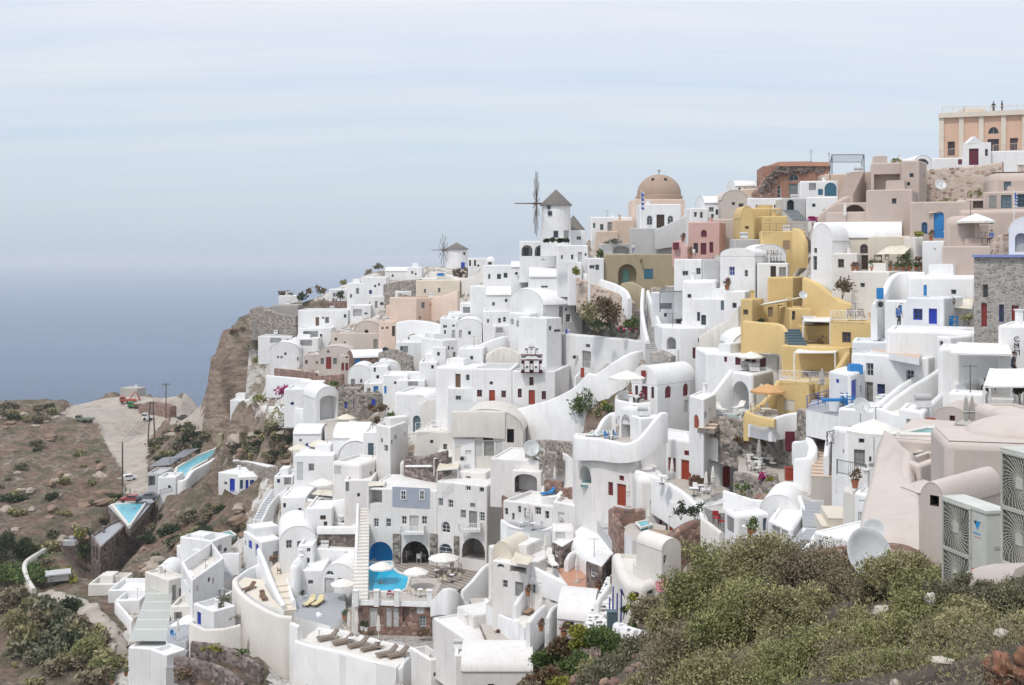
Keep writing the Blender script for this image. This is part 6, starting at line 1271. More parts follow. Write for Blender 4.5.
for k in range(n):mb.face((ra[k],ra[k+1],rb[k+1],rb[k]))
mb.face(ra);mb.face(rb[::-1]);mb.build('vault','white',rt,smooth=40)
H('brown stone cube with two white windows on the orange patio',[(586,1),(602,-1),(612,3)],561,588,d=97,D=3,mat='stone_dark',roofmat='white',ph=.0,name='stone_house',op=[('w',590,569,594.5,577,'whitepaint'),('w',603.5,571,607.5,579,'whitepaint')])
H('brown stone cube behind the white lounger',[(552,1),(562,-1),(575,2)],542,564,d=105,D=3,mat='stone_dark',roofmat='white',ph=0,name='stone_house',op=[('w',554,548,558,557,'whitepaint')])
H('white box room on top of the dark stone cube',[(553,0),(574,0)],530,541,d=107,D=3,ph=.1,op=[('s',556,531,565,538,'palegrey')])
o,z5=deck('orange tiled patio with a closed parasol',[(557,570),(575,562),(586,574),(606,592),(594,598),(572,591)],103.6,'redtile',.6)
wall('curled white wall at the head of the orange patio',[(566,560,574,103),(570,553,572,104),(576,550,570,105),(580,552,568,105)],th=.4)
put(U_CLOSEDW,577,582,z=z5,label='closed parasol on the orange patio');put(LO_WHITE,553,566,d=103,rz=1.8,label='white lounger beside the orange patio',lift=0);put(U_CLOSEDW,545.5,561,d=105,label='closed white parasol behind the white lounger');put(POT_R,598,592,d=96,label='potted plant at the corner of the orange patio')
D3=104
H('white facade with a barrel niche and a striped awning recess',[(492,0),(529,-2)],560,605,d=D3,D=7,ph=.1,op=[('W',497,558+5,504.5,565+3,'palegrey'),('h',510,562,527,573,'palegrey',None,2),('w',502.6,580,507.6,588,'palegrey'),('d',515,582,523.4,597,'greyframe')])
H('white vaulted roof over the striped awning recess',[(492,1),(512,0)],556,562,d=D3+.4,D=4,roof='vault',rise=1.5,mat='cream')
H('white house with stacked grey windows',[(529,0),(560,-2),(572,2)],577,612,d=D3-2.2,D=6,ph=.3,r=.3,op=[('w',531.5,584.5,537,593.5,'palegrey'),('w',539,580.5,545,585.5,'palegrey'),('d',539,588,545.6,606,'palegrey'),('w',552,596,557,603,'palegrey')])
wall('wavy white wall running above the stacked windows',[(528,563,580,D3-1),(540,569,584,D3-2.5),(552,575,588,D3-3.5),(564,581,592,D3-4.4),(572,588,598,D3-4.6),(580,592,602,D3-6)],th=.5,ext=1)
awning('striped cream awning over the recess',[(510,562,100),(528,565,99.5),(535,556,103),(516,551,104)],'canvas_cream');wall('pale curved hotel terrace wall beside the stairs',[(462,590,600,120),(472,580,596,121),(482,568,590,122),(490,562,586,123)],th=.5,ext=2)
H('white house block between hotel and awning facade',[(488,0),(500,-2)],545,580,d=116,D=8,ph=.2)
for i,pts in enumerate([[(486,598,612,111),(497,606,618,107),(506,612,624,104)],[(514,605,618,100),(520,596,612,101),(527,588,600,103)],[(528,622,634,95),(536,612,626,97),(545,604,616,100)],[(500,614,630,103),(510,618,632,101),(520,620,632,99)],[(547,618,634,95),(552,608,622,98),(559,603,616,100)]]):wall(['sloping white stair wall below the hotel','curved white wall dividing the small terraces','second curved white wall dividing the small terraces','low white wall along the stepped alley','curved white wall next to the barrel roofed house'][i],pts,th=.4,ext=2)
stairs('stone steps beside the hotel terrace wall',(500,640),(480,598),w=2.2,mat='paving',side='stone_grey',dA=100,dB=116)
o,z6=deck('small terrace with white chairs under the facade',[(486,604),(497,594),(520,600),(514,612),(500,612)],106,'paving',2);o,z7=deck('small white terrace with a tan lounger',[(515,618),(528,600),(545,608),(540,622),(524,628)],100,'offwhite',2)
for i,(x,y)in enumerate([(493,602),(501,604),(504,600)]):put(CH_WHITE,x,y,z=z6,rz=i*2.2,label=['white chair on the small terrace, wall side','white chair on the small terrace beside the table','white chair near the glazed door'][i])
put(TB_SMALL,497,603,z=z6,label='round table on the small white chair terrace');put(LO_TAN,530,613,z=z7,rz=1.1,label='tan lounger on the small white terrace');put(U_CLOSEDW,496,598,z=z6,label='closed parasol on the small white chair terrace');put(U_CLOSEDW,541,618,z=z7,label='closed parasol beside the tan lounger')
put(POT_R,528,596,d=101,label='flower pot below the grey window');put(POT_R,541,631,d=94,label='red flower pot on the dividing wall')
H('white barrel roofed house with a dark framed window',[(557,0),(594,-1),(600,5)],618,642,d=91,D=6,roof='vaultx',rise=1.5,ext=3,op=[('w',565,621.5,574,631,'greyframe')])
put(POT_R,564,638,d=90,label='pale pot with grass at the dark framed window',scale=1.2)
stairs('crazy paved white stepped alley climbing to the brown walls',(597,634),(622,578),w=2.6,mat='crazy_white',side='crazy_white',dA=86,dB=95,n=16);stairs('shaded brown steps at the top of the alley',(622,580),(650,556),w=2.2,mat='tan',side='stone_brown',dA=92,dB=97)
wall('white wall beside the crazy paved alley',[(596,604,626,89),(600,596,616,91),(606,588,606,92),(612,580,596,93)],th=.4)
H('rounded pinkish white house with arched dark windows',[(618,1),(626,-2),(644,-2.5),(668,0)],572,606,d=84,D=6,r=.5,ph=.3,mat='offwhite',op=[('W',619.5,589+1,625,597.5,'darkwood'),('W',635,588,640,598,'darkwood'),('w',646,584,652.5,595.5,'teal','glass')])
H('white chimney stack on the pinkish rounded house',[(634,0),(641,0)],563,576,d=85,D=1,ph=0,r=.3,mat='offwhite');H('pale bell turret house with a dark arched opening',[(662,0),(681,1)],551,594,d=82,D=3,mat='offwhite',roof='vault',rise=.8,op=[('H',663.5,555,666.5,564,'palegrey',None,.6)])
H('low red tiled roof room on the rounded house',[(642,0),(658,0)],574,584,d=86,D=3,mat='tan',ph=0)
awning('faded pink cloth hanging on the rounded house',[(655,582,82),(668,578,82),(669,592,81.5),(657,592,81.5)],'pinkcloth',name='hanging_cloth',cat='cloth');put(U_OPEN,652,622,d=77,label='worn white parasol under the pink cloth',scale=.7)
for i,(x,y,w,h,m_)in enumerate([(632,612,14,18,'leaf_yellow'),(642,616,14,14,'leaf_green'),(634,628,12,10,'leaf_green'),(606,634,9,8,'leaf_olive'),(623,616,8,14,'leaf_dark')]):bush(['yellow green bush before the arched windows','green bush beside the worn parasol','bright green clump above the white path','small bush at the foot of the alley','dark upright bush by the blue poles'][i],x,y,w,h,m_,d=76+i*.6)
q=MB();
for k,(dx,hh)in enumerate([(-.35,2.2),(-.1,3.0),(.2,2.5),(.5,2.8)]):q.tube((dx,0,0),(dx+.05,.1,hh),.07,.05,6)
o=q.build('folded_parasols','cushion_blue');o.location=P(614,628,80);tag(o,'bundle of folded blue parasols beside the alley','parasol bundle');q=MB();q.box((0,0,.8),(.35,.3,.8));q.box((0,0,1.63),(.38,.33,.04));o=q.build('cupboard','ironteal');o.location=P(612,634,79);tag(o,'blue grey cupboard standing by the alley wall','cupboard')
wall('white path wall curving through the green slope',[(622,630,640,62),(632,634,646,60),(645,644,654,58),(652,650,658,57)],th=.4,mat='offwhite',ext=1);wall('white bench slab lying on the green slope',[(628,662,668,50),(642,658,664,51),(655,655,661,52)],th=.5,mat='offwhite',ext=.5,smooth=False)
wall('grey rubble wall under the rounded house',[(618,622,640,72),(632,628,646,70),(650,632,650,68),(662,634,652,66)],th=.8,mat='crazy_white',name='stone_wall',ext=2)
H('peach church block carrying the big brown dome',[(634,0),(685,0)],199,232,d=186,D=9,mat='peach',roof='none',ph=0,name='church',cat='church');rt=HOUSES[-1][0];c=P(659,199,190.5);s_=190/F;m=MB(rt.location)
m.lathe([(23.4*s_,c.z-.3),(23.4*s_,c.z+.5),(22*s_,c.z+.6),(22*s_,c.z+.8)]+[(22*s_*math.cos(k*math.pi/24),c.z+.8+20*s_*math.sin(k*math.pi/24))for k in range(0,13)],32,(c.x,c.y,0));m.build('dome','domebrown',rt,smooth=50)
m=MB(rt.location);m.tube((c.x,c.y,c.z+.8+19*s_),(c.x,c.y,c.z+.8+25*s_),.07,.05,5);m.box((c.x,c.y,c.z+.8+23.5*s_),(.3,.05,.06));m.build('cross','woodpole',rt)
for k in range(2):
 a=-2.1+k*.8;m=MB(rt.location);m.box((c.x+15.8*s_*math.cos(a),c.y+15.8*s_*math.sin(a),c.z+.8+13.5*s_),(.22,.22,.3));m.build('vent','darkwood',rt)
H('white house with dark doorway and arched windows before the dome',[(640,0),(681,0)],204,232,d=176,D=6,ph=.2,op=[('d',656.5,214.5,664.5,228,'darkwood'),('W',646.7,215.6,652.6,225,'palegrey'),('W',667.5,215.6,673.5,225,'palegrey')])
flag('blue striped flag hanging by the domed church',641,214,190,174,w=3,h=20)
H('pale grey house with a small dark window under the dome',[(630,0),(692,-1)],228,253,d=172,D=5,mat='greywall',ph=.1,op=[('w',660,234,664,239,'darkwood')])
wall('sloping grey wall rising from the dome house to the right',[(655,230,240,171),(668,224,238,170.5),(680,218,236,170),(690,214,236,170)],th=.5,mat='greywall',smooth=False)
H('white terrace house left of the domed church',[(591,0),(633,0)],217,233,d=184,D=7,op=[('d',607.5,222,612,231,'greyframe'),('w',600,224,603.5,230,'greyframe'),('w',593,223,595.5,228)],ph=.3)
H('peach garden block beside the white terrace house',[(614,0),(635,0)],220,236,d=181,D=4,mat='tan',ph=.1);H('peach parapet house on the skyline terrace',[(597,0),(618,0)],231,244,d=180,D=3,mat='tan',ph=.5)
H('pale house with a low arch under the skyline railing',[(600,0),(631,0)],244,256,d=177,D=5,mat='greywall',ph=.1,op=[('G',613,246,629,254,'palegrey',None,1)])
railing('grey rail with plants on the skyline terrace',[(601,244),(629,244)],d=176.5,mat='palegrey',style='cross');bush('row of small plants behind the skyline rail',612,245,24,5,'leaf_dark',d=177.6);person('person in a white top walking by the ochre house',P(633.5,254,172),top='cloth_white',legs='cloth_blue')
H('old ochre house with a teal door in an arch',[(604,0),(638,0),(675,-1)],254,286,d=160,D=8,mat='ochre',ph=.2,name='ochre_house',op=[('H',618,264,636.5,285,'ochre',None,1.2),('s',644,268.7,653,279,'teal')]);q=MB(HOUSES[-1][0].location);p=P(625.5,277.5,160.7);q.box(p,(.45,.06,1.1));q.build('door','greendoor',HOUSES[-1][0])
wall('ochre garden wall below the arched door',[(622,283,294,157),(632,282,296,156),(643,287,297,155)],th=.5,mat='ochre')
put(POT_RUST,641,264,d=159.4,label='plant in a pot hanging by the ochre house window',scale=.6)
wall('white curved wall descending in front of the ochre house',[(579,271,284,163),(590,275,290,161),(604,280,296,159),(616,284,300,157),(626,290,304,155),(630,298,310,153)],th=.6)
wall('pinkish stone wall over the walled garden',[(578,278,302,161),(592,283,306,159.6),(606,289,312,158),(622,294,318,156),(635,303,322,154)],th=.9,mat='stone_pink',name='stone_wall')
for i,(x,y,w,h,m_)in enumerate([(588,326,20,24,'leaf_olive'),(602,318,28,24,'leaf_rust'),(618,324,24,20,'leaf_rust'),(628,328,22,16,'leaf_green'),(596,328,12,10,'leaf_green'),(608,328,14,8,'leaf_dark')]):bush(['olive tree top in the corner of the walled garden','large rust coloured climber on the garden wall','second rust coloured climber on the garden wall','green bush at the white end of the walled garden','small green bush before the olive tree','low dark bush under the rust climber'][i],x,y,w,h,m_,d=150+i*.3)
bush('strip of pink flowers on the white wall top',626,332,22,5,'leaf_dark',d=146.5,flowers=('flower_magenta',.8));bush('pale agaves on the white wall top',600,331,26,5,'leaf_grey',d=147)
H('pink rendered house with an arched niche and red door',[(688,0),(719.5,-1),(726,3)],222,256,d=152,D=6,mat='pink',name='pink_house',ph=.1,op=[('d',700.6,243,706.4,254.5,'maroon'),('W',701,229.8,706.8,237,'maroon','maroon'),('w',709.4,242,713.3,252.7,'maroon','maroon'),('w',693.5,243,698,253,'darkwood')])
wall('pink low wall with a dark red notice board',[(672,242,256,152),(680,240,256,152),(688,246,256,151)],th=.3,mat='pink',smooth=False);q=MB();q.box((0,0,0),(.42,.06,.5));o=q.build('notice_board','maroon');o.location=P(676,246,151.4);tag(o,'dark red notice board on the pink wall','sign')
put(POT_R,683,241.5,d=151.5,label='red geranium pot on the pink wall',scale=1.1);put(CH_DARK,694,256,d=149,label='chair beside the red door of the pink house');put(POT_RUST,690,256,d=149.5,label='plant by the chair of the pink house')
H('tan round gabled house on the skyline',[(722,0),(747.5,0)],200,228,d=165,D=9,mat='blush',roof='vault',rise=1.5,name='beige_house');H('beige side house behind the pink house',[(716,0),(735,0)],219,250,d=156,D=6,mat='blush',name='beige_house')
H('white long vaulted roof left of the tan gable',[(704,0),(722,0)],203,220,d=168,D=8,roof='vaultx',rise=1.2,op=[('w',709,207,714,212),('w',711,214,714,218)]);H('white house with small dark windows near the pink house',[(690,0),(708,0)],208,224,d=166,D=6,op=[('w',694,212,697,217),('w',700,212,703,218)])
H('small white skyline house beside the terracotta ruin',[(735,0),(756,0)],186,200,d=172,D=7,roof='vaultx',rise=1.0,op=[('w',738.5,187.5,741,191)]);H('brown walled house at the foot of the ruin',[(741,0),(760,0)],189,200,d=168,D=5,mat='tan')
H('white wall house between tan gable and ruin',[(748,0),(787,0)],198,214,d=164,D=6,ph=.2)
H('ruined terracotta house with a fanlight door',[(763,0),(829,-1)],166,200,d=168,D=8,mat='terracotta',ph=.0,r=.05,name='ruined_house',op=[('L',788.5,173.5,799,181,'palegrey'),('w',788.5,183.5,799,197,'tanwood','glass_pale'),('w',771.5,185.5,781,198,'palegrey')]);rt=HOUSES[-1][0];q=MB(rt.location);a,b=P(777,164.5,167.8),P(829.5,164,166.7);c=(a+b)/2;q.box(c+Vector((0,3.8,0)),((b.x-a.x)/2,4.2,.32));q.build('roof_slab','redtile',rt)
q=MB(rt.location);rg_=random.Random(5)
for k in range(70):
 x=757+(k/70)*72;y=167+max(0,(778-x))*1.25+rg_.random()*5;p=P(x,y,167.4);q.box(p,(.25+.25*rg_.random(),.3,.18+.22*rg_.random()),rg_.random())
q.build('rubble_edge','stone_dark',rt);wall('broken rubble wall end of the terracotta ruin',[(753,193,200,167),(760,184,200,167.5),(768,174,198,168),(777,168,196,168)],th=.8,mat='stone_brown',name='stone_wall')
for x,y0,y1,l_ in((811,162,149,'tall thin aerial on the ruin roof'),(829,162,152,'shorter aerial at the end of the ruin roof')):q=MB();h=(y0-y1)*168/F;q.tube((0,0,0),(0,0,h),.04,.03,5);q.tube((-.4,0,h*.85),(.4,0,h*.85),.02,.02,4);q.tube((-.25,0,h*.7),(.25,0,h*.7),.02,.02,4);o=q.build('roof_aerial','iron');o.location=P(x,y0,168);tag(o,l_,'aerial')
H('white house with an arched teal window beside the ruin',[(800,0),(838,-1)],181,203,d=158,D=5,ph=.1,op=[('S',825,182.5,837,196,'teal'),('h',809,183,816,190,'palegrey',None,1),('s',818,189,823,195,'teal')]);H('tan low wall house behind the arched teal window',[(825,0),(848,0)],174,184,d=163,D=4,mat='tan')
pergola('bare iron pergola frame on the skyline right of the ruin',[(830,180),(862,180),(864,174),(832,174)],160,h=2.6,mat='iron',cover='iron',slats=True)
H('blue grey stairwell house under the ruin',[(784,0),(806,0)],198,226,d=150,D=5,mat='greywall',ph=.3,op=[('H',787,199,794,212,'ironteal',None,1)]);H('white house with steps beside the blue grey stairwell',[(806,0),(838,-1)],197,226,d=149,D=6,ph=.1)
stairs('blue grey steps under the terracotta ruin',(801,222),(789,210),w=2,mat='ironteal',side='greywall',dA=145,dB=149)
YM=dict(mat='yellow',name='yellow_house')
H('upper yellow house with an air conditioner on its wall',[(752,0),(785,0)],208,232,d=152,D=6,**YM,ph=.2);H('stepped yellow house with a flat middle roof',[(762,0),(788,0)],216,238,d=147,D=4,**YM,ph=.1);H('yellow arched end house on the upper terrace',[(741,0),(754,0)],218,240,d=147,D=5,**YM,roof='vault',rise=1.6,op=[('w',745,226,749,229,'tanwood')]);put(ACS,775,214,d=151.4,label='air conditioner on the upper yellow house')
H('yellow house with a pale brown door panel',[(760.5,0),(806,-1)],231,258,d=141,D=5,**YM,ph=.1,op=[('s',783,240.5,790,249.6,'tanwood')]);railing('orange brown rail over the yellow terrace',[(762,231),(805,231)],d=140.6,mat='tanwood',style='rails')
wall('yellow curved buttress at the end of the upper terrace',[(794,228,256,138),(801,230,256,137),(806,240,256,136)],th=.6,mat='yellow');H('grey white wall house left of the yellow panel house',[(734,0),(761,0)],239,252,d=144,D=3,mat='greywall',ph=0)
H('wide white round topped house with two blue windows',[(720,0),(755,-2),(768,4)],256,296,d=130,D=6,roof='none',ph=0,op=[('w',729,266.6,734.8,275.6,'palegrey','cushion_blue'),('w',744.6,270,747.8,276.6,'palegrey')]);rt,ft=HOUSES[-1][:2];zt0=HOUSES[-1][2]-.03
def capvault(rt,A,B,off,zt0,rise,mat='white',n=16):
 mb=MB(rt.location);ra,rb=[],[]
 for k in range(n+1):q=(A+B)/2+(A-B)/2*math.cos(math.pi*k/n);z=zt0+rise*math.sin(math.pi*k/n)**.8;ra.append(mb.pt((q.x,q.y,z)));q=q+off;rb.append(mb.pt((q.x,q.y,z)))
 for k in range(n):mb.face((ra[k],ra[k+1],rb[k+1],rb[k]))
 mb.face(ra);mb.face(rb[::-1]);mb.build('vault',mat,rt,smooth=40)
capvault(rt,ft[0],ft[1],ft[2]-ft[1],zt0,1.0)
H('white vaulted wing behind the wide round topped house',[(752,0),(786,0)],254,286,d=135,D=6,roof='vault',rise=1.2,op=[('h',770,258+3,785,275,'palegrey',None,1.4)]);H('white terrace block with grey chairs by the yellow house',[(757,0),(788,-1)],263,290,d=128,D=4,ph=.1,op=[('d',770.5,266,776,277,'darkwood'),('h',779,267,786,276,'palegrey',None,1)])
for i,x in enumerate((771,777)):put(CH_DARK,x,262.5,d=130,rz=.4,label=['grey chair on the white terrace block','second grey chair nearer the steps'][i],scale=1.6)
H('plain white block left of the round topped house',[(674,0),(704,-1)],259,287,d=138,D=7,ph=.1);H('grey side block against the round topped house',[(703,0),(720,0)],259,280,d=136,D=4,mat='greywall',ph=0);H('low white stepped roof below the plain block',[(682,0),(716,-1)],280,300,d=131,D=6,ph=.1,r=.4)
H('grey white house under a dark metal pergola',[(650,0),(676,0),(692,3)],292,326,d=140,D=7,mat='white_cool',ph=.5,op=[('w',664,313,667,317,'greyframe'),('w',686,310,690,318,'darkwood'),('h',660,303,672,309,'palegrey',None,1.2)]);pergola('dark metal pergola beam over the grey white house',[(660,312),(692,310),(692,303),(662,304)],134,h=2.4,mat='ironteal',cover='greyframe',slats=True);put(POT_WHITE,683,325,d=132,label='dark pot in the grey white courtyard')
H('white house with steps and a dark blue door',[(692,0),(727,-2)],298,328,d=128,D=6,ph=.2,op=[('s',720.7,298.5,724,310,'ironteal'),('w',701,315,706,325,'ironteal'),('w',697,312,700,321,'ironteal')]);H('white block next to the yellow tower with a flower pot',[(724,0),(745,-1)],291,320,d=124,D=4,ph=.1);put(POT_R,727,290,d=124,label='red flower pot on the block by the yellow tower',scale=1.3)
railing('white rail of the white block by the yellow tower',[(730,290),(752,290)],d=124,style='rails')
stairs('cobbled alley steps between white walls, centre',(655,350),(652,316),w=2.2,mat='stone_pale',side='greywall',dA=131,dB=145)
wall('white wall along the cobbled alley, left side',[(643,288,300,148),(642,305,320,142),(644,322,335,137),(648,340,352,133)],th=.5);wall('white wall along the cobbled alley, right side',[(648,290,306,149),(653,306,322,143),(660,322,336,138),(664,336,350,133)],th=.5)
H('white house with a deep arch and a narrow maroon window',[(662,0),(680,-1),(706,-1)],327,366,d=127,D=7,ph=.15,op=[('A',666.5,337,676,349.5,'palegrey',None,1.4),('w',692.6,347.5,695.7,358.5,'maroon','maroon'),('s',678,350,681,362,'palegrey')])
wall('weathered white stepped slope above the narrow window',[(700,336,350,125),(716,326,344,124),(730,318,340,123),(740,306,336,122)],th=.6,mat='dirtywhite');wall('grey cobble bank beside the alley end',[(653,352,364,128),(664,350,364,127),(674,356,366,126)],th=1.2,mat='stone_pale',name='stone_wall')
H('tall yellow tower with a small brown window',[(740.5,0),(752,-1),(764,3)],299,338,d=114,D=4,**YM,ph=0,r=.15,op=[('w',743,309.5,748,315,'tanwood')]);H('deep yellow courtyard house with an awning',[(752,0),(785,0)],303,334,d=118,D=3,**YM,ph=.1,op=[('w',759,309,764,314,'tanwood'),('d',768,307,773,317,'tanwood'),('h',778,304,783,322,'palegrey',None,1)])
H('high yellow block with a bright top and a shaded right face',[(767,0),(793,-1),(806,4)],277,312,d=122,D=5,**YM,ph=.15);wall('tall yellow curved wall running down to the right',[(805,277,330,117),(818,283,330,115),(830,292,332,113),(842,300,332,111),(858,305,334,109),(872,312,334,107),(882,321,336,105)],th=.7,mat='yellow',ext=3)
wall('yellow front parapet with a rounded end',[(744,320,336,112),(760,322,338,111),(776,323,338,110),(784,326,340,109),(789,336,344,108)],th=.5,mat='yellow');H('yellow block with a square window recess above the sail',[(790,0),(812,0)],308,345,d=112,D=5,**YM,ph=.1,op=[('w',790.5,311,794,320,'tanwood')])
awning('cream sail strip across the yellow courtyard',[(760,305,114),(802,297,113),(803,296.5,114),(764,303,116)],'canvas');put(DISH,803,304,d=112,label='satellite dish on the yellow courtyard wall',scale=.9);bush('small plants in the yellow courtyard',762,322,14,3,'leaf_dark',d=113)
stairs('blue grey steps climbing inside the yellow house',(798,345),(791,329),w=1.6,mat='ironteal',side='ironteal',dA=104,dB=110)
H('yellow house with a square window under a white scroll railing',[(830,0),(884,-3)],321,352,d=103,D=6,**YM,ph=.05,op=[('w',842,332,851,342.6,'brownwood')]);railing('white scroll railing on the yellow roof terrace',[(831,321),(862,321),(884,319)],ds=[102.8,101,99.8],style='scroll')
for i,x in enumerate((850,861)):put(LO_TAUPE,x,318,d=104.5,rz=1.3,label=['taupe lounger behind the white scroll railing','second taupe lounger behind the scroll railing'][i])
pergola('cream flat sail over the yellow terrace sofa',[(803,344),(830,345),(830,338),(805,337)],106,h=2.2,cover='canvas');H('yellow back wall of the sofa terrace',[(802,0),(832,0)],326,345,d=110.5,D=2,**YM,ph=0);put(LO_TAUPE,814,344,d=107,label='taupe sofa bed under the cream sail');put(TB_WOOD,822,345,d=106,label='low wooden table under the cream sail')
H('lower yellow wall house behind the cushion terrace',[(781,0),(850,-3)],345,380,d=104,D=5,**YM,ph=.1);pergola('wide cream sail over the grey cushion terrace',[(794,374),(835,374),(850,362),(804,364)],99.5,h=1.9,cover='canvas');o,zy=deck('yellow house terrace with grey cushions',[(779,382),(828,384),(850,366),(781,366)],98.5,'paving',1,side='yellow')
H('yellow house with a cream panel below the scroll balcony',[(777,0),(809,-2),(830,3)],381,416,d=98,D=4,**YM,ph=0,r=.2,op=[('s',784,400,795,411,'cream'),('w',813,389,817,394,'tanwood')]);railing('white scroll railing round the grey cushion terrace',[(779,381),(810,382.5),(829,383)],ds=[97.6,95.8,98.4],style='scroll')
for i,(x,y)in enumerate([(807,377),(812,377),(816,377.5),(821,378),(825,376),(829,374)]):q=MB();q.ball((0,0,.32),.42,10,6,(1,.8,.8));o=q.build('cushion','cushion_taupe',smooth=60);o.location=onz(x,y,zy);tag(o,'plump grey cushion behind the scroll railing','cushion','grey cushions on the yellow terrace')
wall('yellow sloping wall from terrace up to the roof house',[(829,378,386,97),(838,366,382,99),(847,352,374,101),(853,345,368,103)],th=.5,mat='yellow',smooth=False);wall('yellow sloping wall beside the orange parasol',[(746,414,424,98),(752,408,422,99),(762,402,418,100),(772,390,412,101),(778,380,404,102)],th=.5,mat='yellow');wall('yellow low front wall of the orange parasol terrace',[(746,411,420,96),(760,416,424,94.5),(775,419,425,93.5)],ext=.2,th=.3,mat='yellow',smooth=False)
put(U_ORANGE,767.5,414,d=97,label='orange parasol beside the yellow house',scale=1.05);deck('small terrace under the orange parasol',[(748,414),(776,419),(780,410),(758,406)],97,'paving',2)
for i,(x,y)in enumerate([(753,414),(763,416),(769,414)]):put(CH_TAN,x,y,d=96.6,rz=i,label=['tan chair at the yellow wall end','tan chair under the orange parasol','tan chair against the yellow house'][i]);
put(TB_CLOTH,766,417,d=95.6,label='cloth covered table under the orange parasol');put(U_CLOSED,822,397,d=96,label='slim closed parasol at the yellow corner')
H('white house with a balcony door between red shutters',[(706,0),(734,-2),(780,-3)],352,396,d=114,D=7,ph=.1,r=.3,op=[('w',735.3,350.5+2,741,365,'maroon','maroon'),('D',745,349,756,369,'maroon'),('w',760,351.5+1,766,367,'maroon','maroon'),('w',724,348+6,727,362,'maroon','maroon')]);rt,ft=HOUSES[-1][:2]
H('white vaulted gable with a red fanlight over the balcony door',[(733,0),(784,0)],345,372,d=115.5,D=7,roof='vault',rise=1.5,op=[('L',746.5,341.5,754.5,347,'maroon')]);H('white balcony block with a big shaded arch',[(731,0),(752,-3),(773,1)],371,412,d=110,D=4,ph=.1,r=.25,op=[('A',731.6,381,749,411,'maroon',None,2.0)]);put(U_OPEN,751,373,d=110.5,label='white parasol on the balcony block',scale=.85)
wall('white sloping stair wall left of the shaded arch',[(707,397,410,108),(716,389,408,108.4),(724,378,404,109),(731,369,398,110)],th=.5,ext=2,smooth=False);H('white shed house with a small red arched door',[(689,0),(703,-3),(716,1)],395,430,d=104,D=4,ph=.15,op=[('S',693.8,414.5,699,428.5,'redbright')])
deck('pale pool deck before the shaded arch',[(712,418),(742,420),(750,411),(716,408)],106,'greydeck',2);deck('little plunge pool under the shaded arch',[(724,418),(740,419.5),(741,415),(726,414.5)],105.5,'pool_teal',.2,name='plunge_pool',cat='pool')
for i,(x,y)in enumerate([(721,412),(739,410)]):put(LO_WHITE,x,y,d=107,rz=1.9-i,label=['white deck chair left of the shaded arch','white deck chair inside the shaded arch'][i])
stairs('brown steps beside the dark stone wall',(706,430),(717,416),w=1.6,mat='tan',side='stone_grey',dA=101,dB=105,ext=.3)
wall('long dark stone wall over the cafe terrace',[(716,416,440,103),(740,418,446,101),(765,422,448,99),(790,427,450,96),(808,429,452,94)],th=.8,mat='stone_grey',name='stone_wall',smooth=False,ext=2);wall('dark stone wall end block by the blue chairs',[(800,408,424,92),(812,410,426,90),(822,413,428,89)],th=.6,mat='stone_grey',name='stone_wall',smooth=False)
wall('white low curved wall above the stone wall',[(770,420,424,94),(778,416,422,94.5),(790,413,420,95),(801,412,418,95)],th=.4)
o,zc=deck('stone cafe terrace with tables',[(738,472),(756,478),(792,484),(806,452),(770,444),(740,436)],94,'paving',1.5)
for i,(x,y)in enumerate([(752,463),(759,466),(765,461),(772,459),(756,470),(769,466),(776,456)]):put(TB_WSQ,x,y,z=zc,rz=.5,label='square white cafe table on the stone terrace',group='white tables on the cafe terrace')
for i,(x,y)in enumerate([(749,466),(755,461),(762,469),(768,464),(775,462),(758,473),(773,468),(765,456),(779,459),(751,471),(762,463)]):put(CH_DARK,x,y,z=zc,rz=i*1.1,label='dark framed cafe chair at a white table',group='chairs on the cafe terrace')
for i,(x,y)in enumerate([(759,470),(781.5,461),(791,468)]):put(U_CLOSED,x,y,z=zc,label=['closed parasol at the near cafe tables','closed parasol against the dark stone wall','closed parasol by the red cafe box'][i],scale=1.05)
q=MB();q.box((0,0,.5),(.3,.3,.5));q.box((0,0,1.02),(.34,.34,.03));o=q.build('menu_box','redbright');o.location=onz(789,480,zc);tag(o,'red box at the edge of the cafe terrace','box');put(LO_WHITE,765,452,z=zc,rz=1,label='white deck chair against the dark stone wall')
q=MB();q.box((0,0,.9),(.4,.08,.85));q.box((0,-.05,.9),(.32,.08,.75));o=q.build('gate','maroon');o.location=P(790,452,94);tag(o,'dark red gate in the long stone wall','gate')
wall('stone parapet curving under the cafe terrace',[(735,471,486,92),(748,473,486,91),(760,478,492,89),(778,484,498,87),(798,489,500,85)],th=.5,mat='stone_grey',name='stone_wall',ext=2);bush('magenta flowers on the cafe parapet',763,481,9,8,'flower_magenta',d=88.5,name='flower_bush');bush('yellow flowers beside the magenta ones',770,483,6,8,'leaf_yellow',d=88);bush('green shrub under the cafe parapet',742,491,18,9,'leaf_green',d=88);bush('red plants in the stone wall trough',741,443,16,9,'leaf_rust',d=100);bush('olive shrub behind the closed parasol',765,447,9,8,'leaf_olive',d=98.5)
H('low stone block at the end of the cafe terrace',[(769,0),(779,0)],474,486,d=89.5,D=1.5,mat='stone_grey',ph=0,name='stone_block',cat='stone block');wall('brown stone retaining wall below the cafe',[(756,494,506,84),(778,494,506,83),(800,494,504,82)],th=.6,mat='stone_brown',name='stone_wall')
for x,s_ in((743,1.1),(767,1)):bush('rocky green clump below the cafe parapet' if x>750 else 'green clump at the corner post of the white fence',x,498,10*s_,8,'leaf_olive',d=84)
awning('cream triangular sail over the red chairs',[(704,507,86),(750,503,86),(734,514,82),(716,513,82)],'canvas_grey',poles=((0,2.2),(1,2.2)));wall('white fence wall right of the cream sail',[(724,490,508,85),(738,494,508,84),(752,499,510,83),(764,500,512,82)],th=.3,smooth=False)
